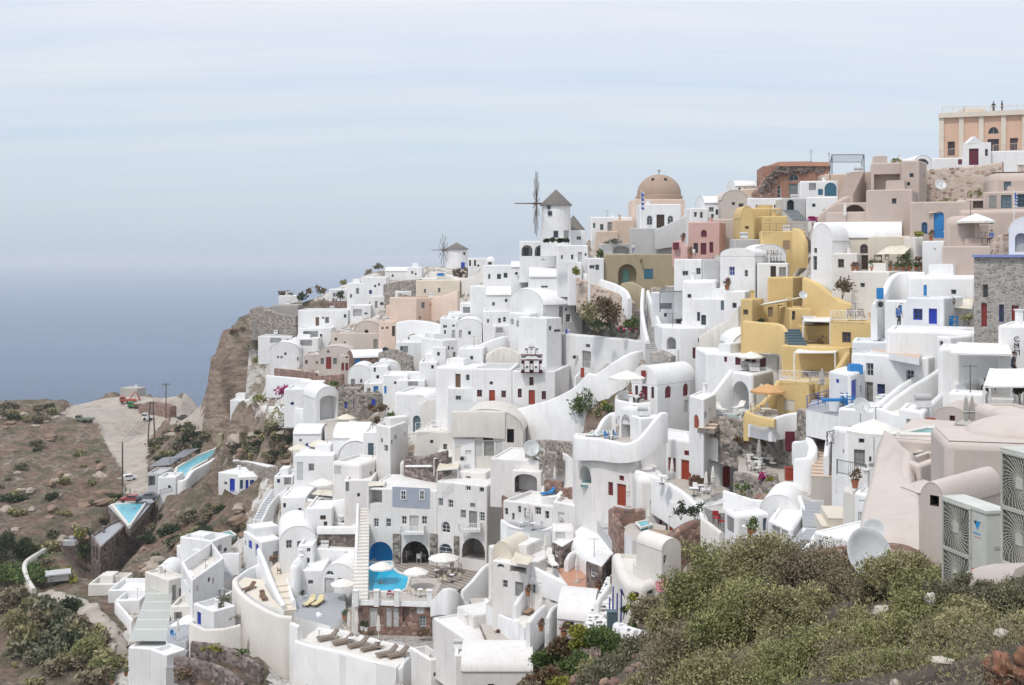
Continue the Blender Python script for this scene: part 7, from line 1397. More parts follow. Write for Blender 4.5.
for i,(x,y)in enumerate([(716,524),(722,527)]):put(CH_RED,x,y,d=80.5,rz=i,label=['red chair under the cream triangular sail','second red chair under the cream triangular sail'][i])
wall('long pale stone bench wall sloping under the sail',[(703,518,528,83),(712,524,534,81),(722,532,542,79)],th=.4,mat='offwhite',smooth=False)
H('white house with a grey slatted door and a small vault',[(724,0),(736,-2),(770,-1)],509,545,d=78,D=5,ph=.1,r=.25,op=[('s',728.6,514.6,736,533,'greyframe'),('w',764.5,518,768.5,531,'cloth_blue','glass_pale')]);H('white house with pale blue doors',[(768,0),(792,-3),(806,3)],519,556,d=76,D=4,ph=.1,r=.2,op=[('d',771.5,520.5,780,548,'palegrey'),('s',782.5,527.5,788,541,'palegrey')]);H('white humped vault roof behind the pale blue doors',[(760,0),(798,-1)],510,525,d=80,D=5,roof='vault',rise=1.2,op=[('s',774.5,510.5,779,518,'palegrey')])
put(POT_Y,752,538,d=74,label='potted plant with a yellow flower by the grey door',scale=1.3);put(CH_WHITE,757,548,d=72.5,label='white chair on the small front terrace');put(TB_WHITE,748,537,d=74.5,label='white table holding the yellow flower pot')
stairs('blue grey steps descending beside the pale blue doors',(791,556),(811,526),w=1.0,mat='greydeck',side='white',dA=66,dB=74,n=11);stairs('upper blue grey steps by the flagstone path',(813,527),(811,502),w=1.3,mat='greydeck',side='white',dA=73,dB=80,n=7)
wall('white stair wall left of the blue grey steps',[(786,552,562,69),(798,538,556,71),(806,524,544,74),(804,508,524,78),(800,495,512,81)],th=.35,ext=2);wall('curved white stair wall right of the blue grey steps',[(794,562,572,63),(802,552,566,64),(812,539,560,66),(818,530,546,69)],th=.4,ext=2)
H('low white wide roof house by the blue grey steps',[(813,0),(872,-3)],531,562,d=62,D=5,ph=.05,op=[('s',818.5,540,822,549,'greyframe')]);o,zs=deck('flagstone path at the foot of the long steps',[(812,500),(842,500),(846,478),(822,470),(800,478),(798,492)],80,'flagstone',2,name='paved_path',cat='path')
stairs('long stone steps curving up past the white walls',(824,478),(828,412),w=1.8,mat='tan',side='paving',dA=80,dB=95,n=22)
wall('tall smooth white wall left of the long stone steps',[(797,458,488,84),(808,456,490,83),(813,446,486,84),(810,436,474,86),(818,422,456,89),(830,409,438,92)],th=.7,ext=2);wall('white wall tongue over the stone wall',[(796,441,452,90),(806,440,458,88),(814,434,460,87)],th=.7,ext=1);wall('white wall right of the long stone steps',[(826,456,476,80),(828,440,464,83),(832,424,450,87),(838,410,436,91)],th=.4,ext=2)
for i,(x,y)in enumerate([(820,520),(826,512)]):stairs(['cream terrace steps right of the blue grey steps','upper cream terrace steps beside the flagstone path'][i],(x+14,y+6),(x+6,y-6),w=1.5,mat='cream',side='cream',dA=70,dB=74,n=5,ext=1)
H('cream wall block with a dark plant above the steps',[(843,0),(854,-1),(858,1)],490,530,d=68,D=2,mat='offwhite',ph=0,r=.1);put(POT_RUST,855,488,d=67,label='dark red plant on the cream wall block',scale=1);H('white house with a pale door and a wheel on its corner',[(854,0),(870,-1),(880,2)],492,534,d=66,D=3,ph=.1,op=[('s',858,512,862,528,'palegrey')]);railing('thin white wire rail on the cream wall',[(836,494),(858,488)],ds=[70,68],style='rails')
H('white cube with a blue door and a blue water tank',[(829,0),(850,-3),(865,1)],371,406,d=86,D=4,ph=0,r=.15,op=[('s',850.6,380,855.8,399.5,'blue'),('s',835.8,379,839,383,'blue')]);q=MB();q.box((0,0,.38),(.5,.4,.36));q.lathe([(.42,.74),(.4,.8),(0,.82)],12);o=q.build('water_tank','bluelight');o.location=P(855,374,86);tag(o,'blue water tank on the white cube roof','water tank')
H('white house with four dark windows and blue shutters',[(851,0),(928,-4)],353,400,d=88.5,D=5,ph=.1,op=[('w',866,363,873.4,376,'palegrey'),('w',906,370,914,380,'palegrey'),('d',866,382,873,402,'greyframe'),('w',877,384,885,395,'cushion_blue','glass')]);HOUSES[-1]
deck('brown flat roof patch of the four windowed house',[(870,350),(919,358.5),(922,354),(876,349)],89.6,'tan',.5,name='roof_terrace');H('tall white block house above the brown roof patch',[(887,0),(938,-2)],331,356,d=93,D=6,ph=.1,r=.3);
H('white house with a grey lattice vent near the yellow roof',[(852,0),(888,-1)],341,352,d=95,D=5,ph=.3,mat='white_cool')
for i,(x,y)in enumerate([(836,404),(851,406),(848,412),(843,406)]):put([LO_BLUE,CH_BLUE,CH_BLUE,TB_SMALL][i],x,y,d=84-i*.6,rz=i,label=['blue lounger on the white roof beside the cube','tall blue chair by the blue door','second blue chair facing the lounger','small white table between the blue chairs'][i],scale=1.15)
deck('pale blue roof patio with blue chairs',[(806,410),(846,418),(862,404),(832,398),(812,400)],86,'greydeck',2);railing('blue rail along the pale blue patio',[(807,408),(829,402)],ds=[87,88.5],mat='stripeblue',style='rails')
wall('white wall beside the slanting alley, left side',[(872,408,416,80),(885,397,412,81),(900,385,402,83),(915,376,392,85),(930,367,384,87)],th=.4,smooth=False,ext=3);wall('white wall beside the slanting alley, right side',[(880,410,420,76),(895,397,412,78),(912,385,402,80),(928,376,392,82),(942,366,384,84)],th=.4,smooth=False,ext=3);wall('white curved garden wall of the cactus yard',[(876,406,420,77),(900,414,426,74),(922,416,430,72),(930,404,424,73),(940,394,418,75)],th=.4,ext=2)
deck('white yard with a small cactus',[(884,412),(900,416),(925,414),(938,396),(910,398)],76.5,'offwhite',2);bush('dark cactus clump in the white yard',923,409,9,9,'leaf_dark',d=75);H('white cube with a small barred window in the alley bend',[(899,0),(924,-2),(930,1)],408,430,d=70,D=3,ph=.1,op=[('w',906,419,912,426.5,'palegrey')])
q=MB();q.box((-.35,0,.6),(.05,.04,.6));q.box((.35,0,.6),(.05,.04,.6));[q.box((x,0,.6),(.04,.03,.5))for x in(-.18,0,.18)];q.box((0,0,.25),(.35,.04,.05));q.box((0,0,1),(.35,.04,.05));o=q.build('gate','blue');o.location=P(938.5,363,90);tag(o,'blue slatted gate at the top of the slanting alley','gate')
q=MB();[q.box((x,0,.6),(.05,.04,.6))for x in(-.6,-.2,.2,.6)];[q.box((0,0,z),(.62,.05,.06))for z in(.3,.7,1.1)];q.box((-.2,.02,.5),(.35,.02,.45));o=q.build('gate','bluelight');o.location=P(950,330,92);tag(o,'bright blue wooden gate beside the stone house','gate')
H('low white vaulted house under a satellite dish',[(827,0),(846,-2),(890,-3)],425,470,d=76,D=5,ph=.1,r=.3,op=[('d',854,449.5,865,467,'greyframe'),('w',858.5,438.5,864.5,443.5,'palegrey'),('w',869,456.5,871.5,462),('w',844,450,846,454)]);put(DISH,861,424,d=77,label='satellite dish on the low white vaulted house',scale=1.25);put(U_OPEN,874,466,d=69,label='white parasol in front of the low vaulted house',scale=1.15);railing('black wrought rail on the white stair block',[(827,446),(851,440)],ds=[75,76],mat='iron',style='scroll');railing('grey blue bar railing before the dark door',[(837,474),(866,480)],ds=[72,70],mat='ironteal',style='bars');bush('spiky plant by the white parasol',884,474,12,14,'leaf_dark',d=67);H('white long low wall house above the dish',[(838,0),(890,-2)],408,424,d=80,D=5,ph=.3)
H('pinkish pool house with a teal pool on its roof',[(892,0),(945,-1)],438,500,d=50,D=7,mat='blush',ph=0,name='pink_house',op=[('h',912,452,922,454.5,'palegrey',None,.5)]);deck('teal rooftop pool of the pinkish house',[(899,435),(964,436.5),(962,429),(926,428.5)],50.5,'pool_teal',.2,name='swimming_pool',cat='pool');wall('pinkish coping behind the rooftop pool',[(926,427,432,53.2),(945,426,432,53.2),(966,427.5,434,52.5)],th=.4,mat='blush')
H('pink arched house with a small maroon window by the pool',[(934,0),(967,-1)],417,432,d=63,D=4,mat='blush',roof='vault',rise=.65,name='pink_house',op=[('w',949.5,415.5,955,422,'maroon','maroon')]);q=MB();q.box((0,0,.2),(.22,.18,.2));o=q.build('red_crate','redbright');o.location=P(930.5,425,62);tag(o,'red crate next to the pink arched house','crate')
for i,x in enumerate((966,972)):put(U_CLOSED,x,437,d=50.5,label=['closed parasol at the end of the rooftop pool','second closed parasol at the end of the rooftop pool'][i],scale=.75)
H('big pinkish house with a smooth swelling roof',[(945,0),(1100,-1)],441,640,d=33,D=3.4,mat='blush',ph=0,r=.25,name='pink_house');rt,ft=HOUSES[-1][:2];q=MB(rt.location);q.ball((16.9,34.8,HOUSES[-1][2]-.06),1,32,16,(2.5,1.75,.62));q.build('domed_roof','blush',rt,smooth=60)
H('pinkish block with an open roof yard beside the swelling roof',[(902,1.5),(919,0),(945,2)],459,570,d=41,D=4,mat='blush',ph=.4,r=.1,name='pink_house');H('pinkish lower block under the open roof yard',[(896,1),(919,-.5),(946,1)],486,600,d=39,D=4,mat='blush',ph=0,r=.25,name='pink_house')
mb=MB(P(893,510,40));rows=[[(892,439,50),(900,446,47.5),(908,452,45),(915,456,43)],[(884,462,46.5),(893,470,44),(903,474,42.5),(915,478,41)],[(873,491,42),(888,500,40.5),(905,505,39.6),(922,508,39)],[(866,525,38.5),(885,535,37),(905,545,36),(924,550,35.4)],[(861,562,35),(885,577,33.5),(905,592,32.5),(926,602,32)],[(850,620,32),(885,650,31),(905,660,30),(926,670,30)]]
rows=[cr([tuple(P(*c))for c in r_],4)for r_ in rows];cols=[cr([tuple(r_[k])for r_ in rows],4)for k in range(len(rows[0]))];ix=[[mb.pt(Vector(c)+Vector((0,.12*math.sin(k*.9+j*.5),0)))for j,c in enumerate(cl)]for k,cl in enumerate(cols)]
for a,b in zip(ix,ix[1:]):
 for k in range(len(a)-1):mb.face((a[k+1],a[k],b[k],b[k+1]))
o=mb.build('plaster_slope','blush',smooth=70);o.location=mb.loc;tag(o,'smooth pinkish plastered slope falling to the rubble wall','wall');md=o.modifiers.new('s','SOLIDIFY');md.thickness=.5;md.offset=-1
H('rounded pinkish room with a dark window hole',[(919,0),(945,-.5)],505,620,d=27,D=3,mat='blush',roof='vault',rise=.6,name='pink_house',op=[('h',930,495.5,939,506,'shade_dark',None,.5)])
put(POT_G,942,459,d=43,label='green plant in the pinkish roof yard',scale=1.0);awning('flat concrete slab bench on the pinkish roof',[(900,450,50),(912,452,48),(923,450,49),(906,447,51)],'blush',name='bench_slab',cat='bench',th=.12)
H('white wall house behind the right hand pergola',[(938,0),(1014,-2)],347,392,d=78,D=4,ph=.1,r=.3);pergola('white framed pergola with black cacti',[(950,396),(1012,398),(1008,382),(958,380)],68,h=2.6,cover='canvas',sag=.02);o,zq=deck('white terrace under the framed pergola',[(948,398),(1014,400),(1012,380),(956,380)],68.5,'offwhite',2.5)
for i,x in enumerate((986,991)):q=MB();q.ball((0,0,.3),.32,10,7);[q.tube((0,0,.5),(.15*math.cos(a),.15*math.sin(a),.95),.06,.03,5)for a in(0,2,4)]if i==0 else None;o=q.build('cactus','leaf_dark',smooth=50);o.location=onz(x,393-i,zq);tag(o,['black barrel cactus with upright arms','round black barrel cactus'][i],'cactus')
wall('white seat wall wrapped round the pergola terrace',[(960,385,392,70),(975,378,390,72),(990,381,392,71)],th=.8);pergola('second white shade cloth with grey columns',[(984,446),(1030,446),(1024,420),(990,420)],56,h=3.0,cover='canvas',sag=.05);stairs('pale steps behind the second shade cloth',(985,428),(1006,410),w=3,mat='paving',side='offwhite',dA=58,dB=63);bush('dark green shrub at the frame edge by the shade cloth',1020,400,14,30,'leaf_dark',d=64);H('pink walled house end at the right frame edge',[(1008,0),(1060,0)],414,450,d=50,D=4,mat='blush',ph=.1,r=.4,name='pink_house');H('white stair house left of the shade cloth columns',[(948,0),(984,-1)],392,440,d=66,D=2,ph=.1)
H('white wall with black letters at the right frame edge',[(998,0),(1060,-2)],325,396,d=74,D=6,ph=.1);rt=HOUSES[-1][0]
for i,tx in enumerate(('CA','MA','ST')):
 cu=bpy.data.curves.new('lettering','FONT');cu.body=tx;cu.size=.5;cu.extrude=.02;tmp=bpy.data.objects.new('t',cu);COL.objects.link(tmp);dg=bpy.context.evaluated_depsgraph_get();me=bpy.data.meshes.new_from_object(tmp.evaluated_get(dg));bpy.data.objects.remove(tmp)
 o=newobj('lettering',me,rt,'iron');p=P(1013,341.5+i*6.7,73.4);o.location=p-rt.location-Vector((0,.1,0));o.rotation_euler=(math.pi/2,0,0)
person('person in dark clothes standing by the white pergola',P(1013.5,380,67),rz=1.5,top='cloth_dark')
H('cream house with a long white barrel roof',[(813,0),(902,-3)],238,286,d=118,D=6,mat='cream',roof='vaultx',rise=1.7,roofmat='white',name='cream_house',op=[('d',859,255,868,269.5,'darkwood'),('W',860,244,868,253.5,'brownwood')]);H('white gabled end of the barrel roofed house',[(811,0),(832,-2)],241,292,d=116,D=3,roof='vault',rise=1.8,op=[('w',814,248,817,253,'greyframe'),('w',813,256,817,270,'greyframe')]);H('cream wing with a brown window beside the dark door',[(832,0),(857,-1)],253,289,d=112,D=4,mat='offwhite',ph=.1,name='cream_house',op=[('w',838,259,844,267.6,'brownwood')]);H('cream facade continuing behind the tan awning',[(868,0),(926,-2)],236,276,d=116,D=5,mat='cream',ph=.1,name='cream_house',op=[('w',874,255,882,262,'darkwood'),('w',885,254,889,260,'darkwood'),('d',905,254,911,268,'greyframe')])
awning('tan awning over the flowered terrace',[(876,254,110),(904,254,109),(914,244,114),(888,246,114)],'canvas_cream');H('white terrace block under the flower pots',[(851,0),(889,-2)],271,300,d=107,D=6,mat='offwhite',ph=.1);H('white pillar house at the end of the flowered terrace',[(922,0),(943,-2)],241,275,d=108,D=4,ph=.1,r=.1,op=[('w',934,248,935.5,250)]);H('white house strip left of the pillar house',[(914,0),(924,0)],237,270,d=111,D=3,ph=.1,mat='offwhite')
for i,(x,pr)in enumerate([(853,POT_R),(857,POT_R),(872,POT_G),(877,POT_RUST),(883,POT_R),(890,POT_RUST),(896,POT_G),(903,POT_G),(909,POT_RUST),(916,POT_G),(922,POT_R)]):put(pr,x,271,d=108.5,rz=i,label='potted plant in the row along the flowered terrace',group='pots along the flowered terrace',scale=.85)
for x,y,w,h,m_ in[(876,270,10,16,'leaf_dark'),(906,269,12,16,'leaf_green'),(919,270,8,14,'leaf_rust')]:bush({876:'dark climber beside the dark cream house door',906:'green climber under the tan awning',919:'red leaved climber by the pillar house'}[x],x,y,w,h,m_,d=110)
put(POT_RUST,931,241,d=107.5,label='flat rusty planter on the pillar house roof',scale=.9);bush('small green bush behind the pillar house',918,237,9,6,'leaf_yellow',d=110)
bush('brown cactus mass at the corner of the yellow wall',842,296,20,18,'leaf_rust',d=106);wall('white rounded wall flowing under the flowered terrace',[(874,304,318,98),(884,290,312,100),(890,278,306,103),(900,272,300,105),(925,272,300,104)],th=.6,ext=2)
H('white house with small blue windows on the slope',[(884,0),(908,-2)],300,326,d=96,D=5,ph=.1,op=[('s',895.5,308,898,318,'bluelight'),('s',898.8,305,902,310.5,'bluelight'),('w',900,293+8,903,304)]);H('grey white house with a blue window and blue door',[(906,0),(944,-2)],297,326,d=93,D=5,mat='white_cool',ph=.3,op=[('w',913,308.7,922.5,320,'blue'),('d',928.6,308.5,937,324,'blue')]);H('white house with one bright blue narrow door',[(906,0),(975,-3)],275,303,d=100,D=6,ph=.1,r=.4,op=[('s',923.5,285,926.8,298,'bluelight')]);H('white sloping house shoulder by the stone house',[(944,0),(976,-2)],259,300,d=103,D=6,ph=0,r=.6);q=MB();q.box((0,0,.4),(.3,.08,.5));o=q.build('gate','bluelight');o.location=P(880,294+4,98);tag(o,'tiny blue gate on the white rounded wall','gate');put(ACS,881,308,d=97,label='air conditioner beside the tiny blue gate');person('person in blue walking down by the blue windows',P(899,327,92),top='cloth_blue')
awning('tan slanted sail between blue door and stone house',[(940,306,94),(972,309,92),(974,298,97),(944,298,97)],'canvas_cream');bush('small tree in front of the stone house',969,322,12,13,'leaf_olive',d=88);put(POT_RUST,951,310,d=93,label='rusty bush beside the bright blue gate',scale=.9);H('low white wall house under the bright blue gate',[(886,0),(1030,-4)],329,350,d=87,D=6,ph=.15,r=.3);H('white shed with a narrow dark window by the roofs',[(936,0),(950,-1)],336,352,d=84,D=3,ph=.1,op=[('w',939.5,341,943,346,'greyframe')])
H('grey rubble stone house with a blue roof edge',[(974,0),(1060,-3)],257,332,d=84,D=7,mat='stone_pale',ph=0,r=.05,name='stone_house',op=[('d',981.3,303,987,326.5,'red'),('d',1011.7,305.5,1018.5,331,'red'),('w',999,304.5,1004,322,'cushion_blue','glass'),('w',983,284.5,988,297.4,'brownwood')]);rt,ft=HOUSES[-1][:2];q=MB(rt.location);a,b=ft[0],ft[1];c=(a+b)/2;c=c+Vector((-(b-a).normalized().y,(b-a).normalized().x))*3.3;q.box((c.x,c.y,HOUSES[-1][2]+.08),((b-a).length/2+.1,3.6,.1),math.atan2(b.y-a.y,b.x-a.x));q.build('roof_edge','bluegrey',rt)
H('white bell arch wall at the right frame edge',[(1009,0),(1045,-1)],232,260,d=88,D=1,ph=0,roof='vault',rise=1.2,op=[('H',1015,233,1027,252,'greywall',None,.5)],name='bell_wall',cat='bell tower');wall('brown dry stone pile left of the bell arch',[(994,244,256,92),(1001,236,256,92),(1009,234,256,91)],th=1.2,mat='stone_pink',name='stone_wall')
BG=dict(mat='beige',name='beige_house')
H('beige terrace wall house under the white parasol',[(942,0),(1000,-2)],246,264,d=102,D=6,**BG,ph=.3);H('beige curved stair tower beside the blue arched door',[(941,0),(968,-2)],216,248,d=106,D=5,**BG,ph=.2,r=.9);put(U_OPEN,976,246,d=104,label='white parasol on the beige terrace',scale=1.2);person('person in dark blue seated on the beige terrace',P(991.5,244,102),rz=-1,top='cloth_blue',pose='sit');put(TB_WOOD,982,246,d=102.5,label='wooden table under the beige terrace parasol')
H('beige house with a blue arched door',[(910,0),(970,-2)],202,242,d=112,D=7,**BG,ph=.1,op=[('D',933.7,211,944,238,'bluelight'),('W',921.5,222,927.5,234,'bluelight')]);H('beige blank wall block with a low parapet',[(866,0),(912,-2)],190,240,d=119,D=7,**BG,ph=.1);H('beige house with a shaded loggia and blue window',[(871,0),(902,-1)],163,196,d=126,D=6,**BG,ph=.1,op=[('h',874,174,900,191.5,'palegrey',None,1.4)]);q=MB(HOUSES[-1][0].location);p=P(895.5,186,126.9);q.box(p,(.38,.06,.55));q.build('window','teal',HOUSES[-1][0])
H('beige tower block with one tiny blue window',[(901,0),(919,-1),(927,2)],161,202,d=124,D=4,**BG,ph=.1,op=[('w',905.7,182,910,185.6,'teal')]);H('beige stair house with a sloping stair wall',[(846,0),(872,-1)],172,212,d=132,D=5,**BG,ph=.2,op=[('s',858,182,863,192,'teal')]);stairs('beige outer stairs climbing to the roof',(846,196),(858,172),w=1.6,mat='beige',side='beige',dA=127,dB=131)
H('beige house with a wide arched porch',[(836,0),(872,-2)],203,230,d=124,D=6,**BG,ph=.1,op=[('A',842.6,204.5,866,226,'ironteal',None,2.2)]);wall('beige flowing wall falling left of the arched porch',[(812,222,232,126),(820,214,232,126),(830,206,230,126),(840,199,226,126),(848,196,214,127)],th=.7,mat='beige',ext=2);put(U_CLOSEDW,845,224,d=120,label='closed parasol at the arched porch',scale=.9);bush('maroon bougainvillea beside the beige wall',813,224,9,11,'flower_magenta',d=122,name='bougainvillea');H('beige low wall house behind the barrel roof',[(826,0),(912,-3)],212,240,d=121,D=3,**BG,ph=.1)
wall('pinkish stone retaining wall under the white gate',[(926,170,202,128),(945,168,202,127),(965,167,200,126),(985,165,196,125),(1003,162,190,124)],th=1.2,mat='stone_pink',name='stone_wall',smooth=False,ext=2);put(DISH,940,197,d=120,label='satellite dish against the pinkish stone wall',scale=1.3);bush('dark scrub at the foot of the stone wall',947,206,20,9,'leaf_olive',d=117);bush('green tuft hanging on the pinkish stone wall',976,198,12,10,'leaf_olive',d=121);awning('rusty plank awning over the blue arched door',[(928,213,111),(950,210,111),(968,201,113),(940,205,113)],'tan',th=.1)
H('beige house with blue shuttered windows on three floors',[(983,0),(1060,-3)],192,240,d=114,D=6,**BG,ph=.2,op=[('s',989,195.5,996.5,208,'greyframe'),('w',1001,195,1011.5,208,'teal','glass_pale'),('w',1017,194,1026,207,'teal')]);H('beige upper house with a curved top and blue window',[(988,0),(1060,-2)],172,196,d=119,D=5,**BG,ph=0,r=1.0,op=[('w',1003.8,177.3,1011,190,'teal','glass_pale')]);H('beige block with an open porch beside the stone wall',[(966,0),(990,-1)],199,222,d=115,D=4,**BG,ph=.1,op=[('h',973,200.5,987,208,'palegrey',None,1.2)]);H('broad plain beige wall above the bell arch',[(958,0),(1060,-4)],210,250,d=108,D=4,**BG,ph=.2,r=.4)
flag('small blue striped flag on a white pole by the beige wall',1014,240,190,100,w=3.5,h=14)
H('peach neoclassical mansion with pale pilasters',[(940,0),(1090,-6)],114,170,d=141,D=9,mat='peach2',ph=.0,r=.05,name='mansion',cat='mansion',op=[('w',947.6,141.5,955,156,'maroon'),('L',988,126.8,999,134,'greyframe'),('w',987.5,139,999,154,'maroon'),('w',1010,138,1018,153,'maroon')]);rt,ft=HOUSES[-1][:2];ZM=HOUSES[-1][2];A,B=ft[0],ft[1];e=(B-A).normalized();an=math.atan2(e.y,e.x);nn=Vector((e.y,-e.x))
for px in(941.5,962,982.5,1005,1026):q=MB(rt.location);u=((px-940)/150)*(B-A).length;c=A+e*u+nn*.1;q.box((c.x,c.y,ZM-3.6),(.28,.14,3.6),an);q.build('pilaster','cream',rt)
q=MB(rt.location);c=(A+B)/2+nn*.15;q.box((c.x,c.y,ZM-.25),((B-A).length/2+.2,.3,.3),an);q.build('cornice','cream',rt);H('small roof room with a low balustrade on the mansion',[(966,0),(986,0)],108,115,d=144,D=3,mat='cream',ph=0,name='roof_room',cat='roof room');railing('pale balustrade along the mansion roof',[(942,114),(964,113.5),(1030,112)],ds=[141,140.4,138],mat='cream',style='bars',h=.9);person('dark statue like person standing on the mansion roof',P(993.5,114,140),top='cloth_dark',h=1.6)
person('second dark figure at the mansion roof edge',P(1002,113,139.5),top='cloth_dark',rz=1,h=1.55)
H('white garden wall right of the pedimented gateway',[(990,0),(1060,-2)],151,174,d=129.5,D=1.2,ph=0,name='gate_wall',cat='wall');H('white garden wall with a small maroon shutter',[(932,0),(966,-1)],158,176,d=131,D=1.2,ph=0,name='gate_wall',cat='wall',op=[('s',958,157.5,962,164.5,'maroon')]);H('white pedimented gateway with a maroon double door',[(963,0),(991,-1)],143,172,d=129.6,D=1.5,ph=0,r=.05,name='gateway',cat='gateway',op=[('d',969,148.5,978.6,165,'maroon'),('w',985,149,988,156,'greyframe')]);rt=HOUSES[-1][0];q=MB(rt.location);a,b,c=P(967,143.6,129.4),P(983,143.6,128.9),P(975,136,129.1);k=Vector((0,1.2,0));q.poly([a,b,c]);q.poly([a+k,c+k,b+k]);q.poly([a,c,c+k,a+k]);q.poly([c,b,b+k,c+k]);q.build('pediment','white',rt)
railing('brown wooden rail of the mansion garden, gate side',[(940,158),(958,156)],ds=[134,133],mat='tan',style='bars');railing('brown wooden rail of the mansion garden, frame side',[(993,153),(1030,150)],ds=[132,130.5],mat='tan',style='bars');H('white vaulted roof with a dark arched shade left of the gate',[(914,0),(932,0)],164,178,d=136,D=6,roof='vault',rise=1.1,op=[('L',915.5,158.5,929,164.5,'greyframe')]);H('white small gabled skyline house above the loggia',[(903,0),(914,0)],159,168,d=138,D=4,ph=.1);bush('scrub on the beige roof skyline',896,163,12,4,'leaf_olive',d=133)
stucco('rockpale2',(.5,.45,.38),(.25,.19,.15),.8);stucco('rockpale',(.38,.32,.26),(.16,.12,.09),.9);stucco('rockbrown',(.26,.18,.13),(.1,.08,.06),.9)
stone('stone_rust',[(.16,.06,.035),(.3,.13,.07),(.08,.045,.035),(.36,.24,.17),(.22,.1,.05)],3.5,(.12,.07,.05),.08,1.0)
leafmat('leaf_green2',(.08,.10,.032),(.24,.26,.09),(.42,.40,.18))
def acbig(label,p,rz,fans=2):
 root=empty('air_conditioner',p,label,'air conditioner',rz=rz);q=MB();q.box((0,0,.72),(.45,.16,.66));q.box((0,0,1.395),(.465,.175,.02));q.build('casing',['acpaint'],root)
 for x in(-.33,.33):f=MB();f.box((x,0,.03),(.04,.19,.03));f.build('foot','acside',root)
 for z in(1.06,.43):
  g=MB();g.M=Matrix.Translation((-.14,-.163,z))@Matrix.Rotation(math.pi/2,4,'X');g.box((0,0,.0),(.28,.3,.006));g.build('fan_recess','acdark',root)
  g=MB();g.M=Matrix.Translation((-.14,-.175,z))@Matrix.Rotation(math.pi/2,4,'X')
  for k in range(36):
   a=2*math.pi*k/36;R=min(.27/max(abs(math.cos(a+.5)),.01),.29/max(abs(math.sin(a+.5)),.01));pr=None
   for j in range(5):t=j/4;r=.06+(R-.06)*t;b=a+.5*t;c=(r*math.cos(b),r*math.sin(b),0);(g.tube(pr,c,.0042,.0042,4,False)if pr else None);pr=c
  for rr in(.11,.17,.23,.275):
   for k in range(28):a,b=2*math.pi*k/28,2*math.pi*(k+1)/28;g.tube((rr*math.cos(a),rr*math.sin(a),0),(rr*math.cos(b),rr*math.sin(b),0),.0016,.0016,3,False)
  g.box((0,0,.004),(.055,.06,.008))
  for s in(-1,1):g.box((s*.285,0,0),(.012,.31,.012));g.box((0,s*.305,0),(.29,.012,.012))
  g.build('fan_grille','acgrille',root)
  b=MB();b.M=Matrix.Translation((-.14,-.168,z))@Matrix.Rotation(math.pi/2,4,'X')
  for k in range(3):a=2*math.pi*k/3;b.poly([(0,0,0),(.24*math.cos(a),.24*math.sin(a),.0),(.25*math.cos(a+.6),.25*math.sin(a+.6),.001),(.13*math.cos(a+1),.13*math.sin(a+1),.001)])
  b.build('fan_blades','acside',root)
 q=MB();q.poly([(.2,-.1615,1.24),(.34,-.1615,1.25),(.27,-.1615,1.13)]);q.build('emblem','logoblue',root);q=MB();q.poly([(.2,-.162,1.24),(.26,-.162,1.245),(.23,-.162,1.19)]);q.build('emblem_corner','logonavy',root)
 q=MB();[q.box((.2+.02*k,-.1615,1.085),(.006,.001,.012))for k in range(7)];q.build('lettering','logoblue',root);q=MB();q.box((.27,-.1615,1.04),(.07,.001,.004));q.box((.2,-.1615,.62),(.035,.001,.012));q.build('marking','logored',root)
 q=MB();q.box((.452,0,.55),(.002,.1,.2));q.box((.455,.0,.95),(.004,.05,.02));q.build('side_panel','acside',root);return root
acbig('big grey air conditioner with a blue triangular emblem',P(975,612,14.2),R_(-77));acbig('second big air conditioner cut by the frame edge',P(1042,581,12.2),R_(-75))
wall('broken pinkish plinth under the second air conditioner',[(990,567,590,13.3),(1004,564,592,12.6),(1040,562,596,11.8)],th=.7,mat='blush',smooth=False,name='plinth',cat='plinth',ext=.5)
r=DISH.place(P(866,611,22),.35,'big white satellite dish among the bushes',None,1.12);r=DISH.place(P(874,556,27),-.6,'smaller white satellite dish against the pinkish wall',None,.62)
wall('rust brown rubble wall behind the big dish',[(812,553,572,29),(826,548,570,28),(850,545,568,27),(875,543,566,26),(900,546,566,25),(912,556,572,24)],th=.9,mat='stone_rust',name='stone_wall',ext=1.5)
def rock(label,x,y,w,h,m,d=None,seed=0,group=None,p=None):
 def go():
  q=p or(P(x,y,d)if d else hit(x,y));s=q.y/F;rng=random.Random(seed+int(x));bm=bmesh.new();bmesh.ops.create_icosphere(bm,subdivisions=3,radius=1)
  a,b=rng.random()*6,rng.random()*6
  for v in bm.verts:n=v.co.copy();k=1+.22*math.sin(n.x*3+a)*math.cos(n.y*3.5+b)+.12*math.sin(n.z*7+n.x*5+b)+.07*math.sin(n.y*13+a)*math.sin(n.x*11+b);v.co=Vector((n.x*w*s/2*k,n.y*w*s/2.4*k,n.z*h*s/1.7*k))
  me=bpy.data.meshes.new('rock');bm.to_mesh(me);bm.free();me.polygons.foreach_set('use_smooth',[True]*len(me.polygons));o=newobj('rock',me,None,m);o.location=q+Vector((0,0,h*s*.3));tag(o,label,'rock',group)
 LATER.append(go)
for a in[('white painted rock lying in the bushes',885,616,26,11,'rockpale2',15.5),('rust red boulder at the bottom right corner',1000,680,32,32,'stone_rust',7.7),('dark rust boulder cut by the frame edge',1026,676,24,30,'stone_rust',7.5),('pale stone on the right hand bushes',1001,636,13,8,'rockpale2',9),('flat pale stone lying on green bushes',942,662,20,5,'rockpale2',8.6),('small pale stone at the bottom edge',895,687,9,9,'rockpale2',8.4),('round pale stone half hidden by bushes',930,604,12,13,'dirtywhite',12.6)]:rock(*a[:6],d=a[6])
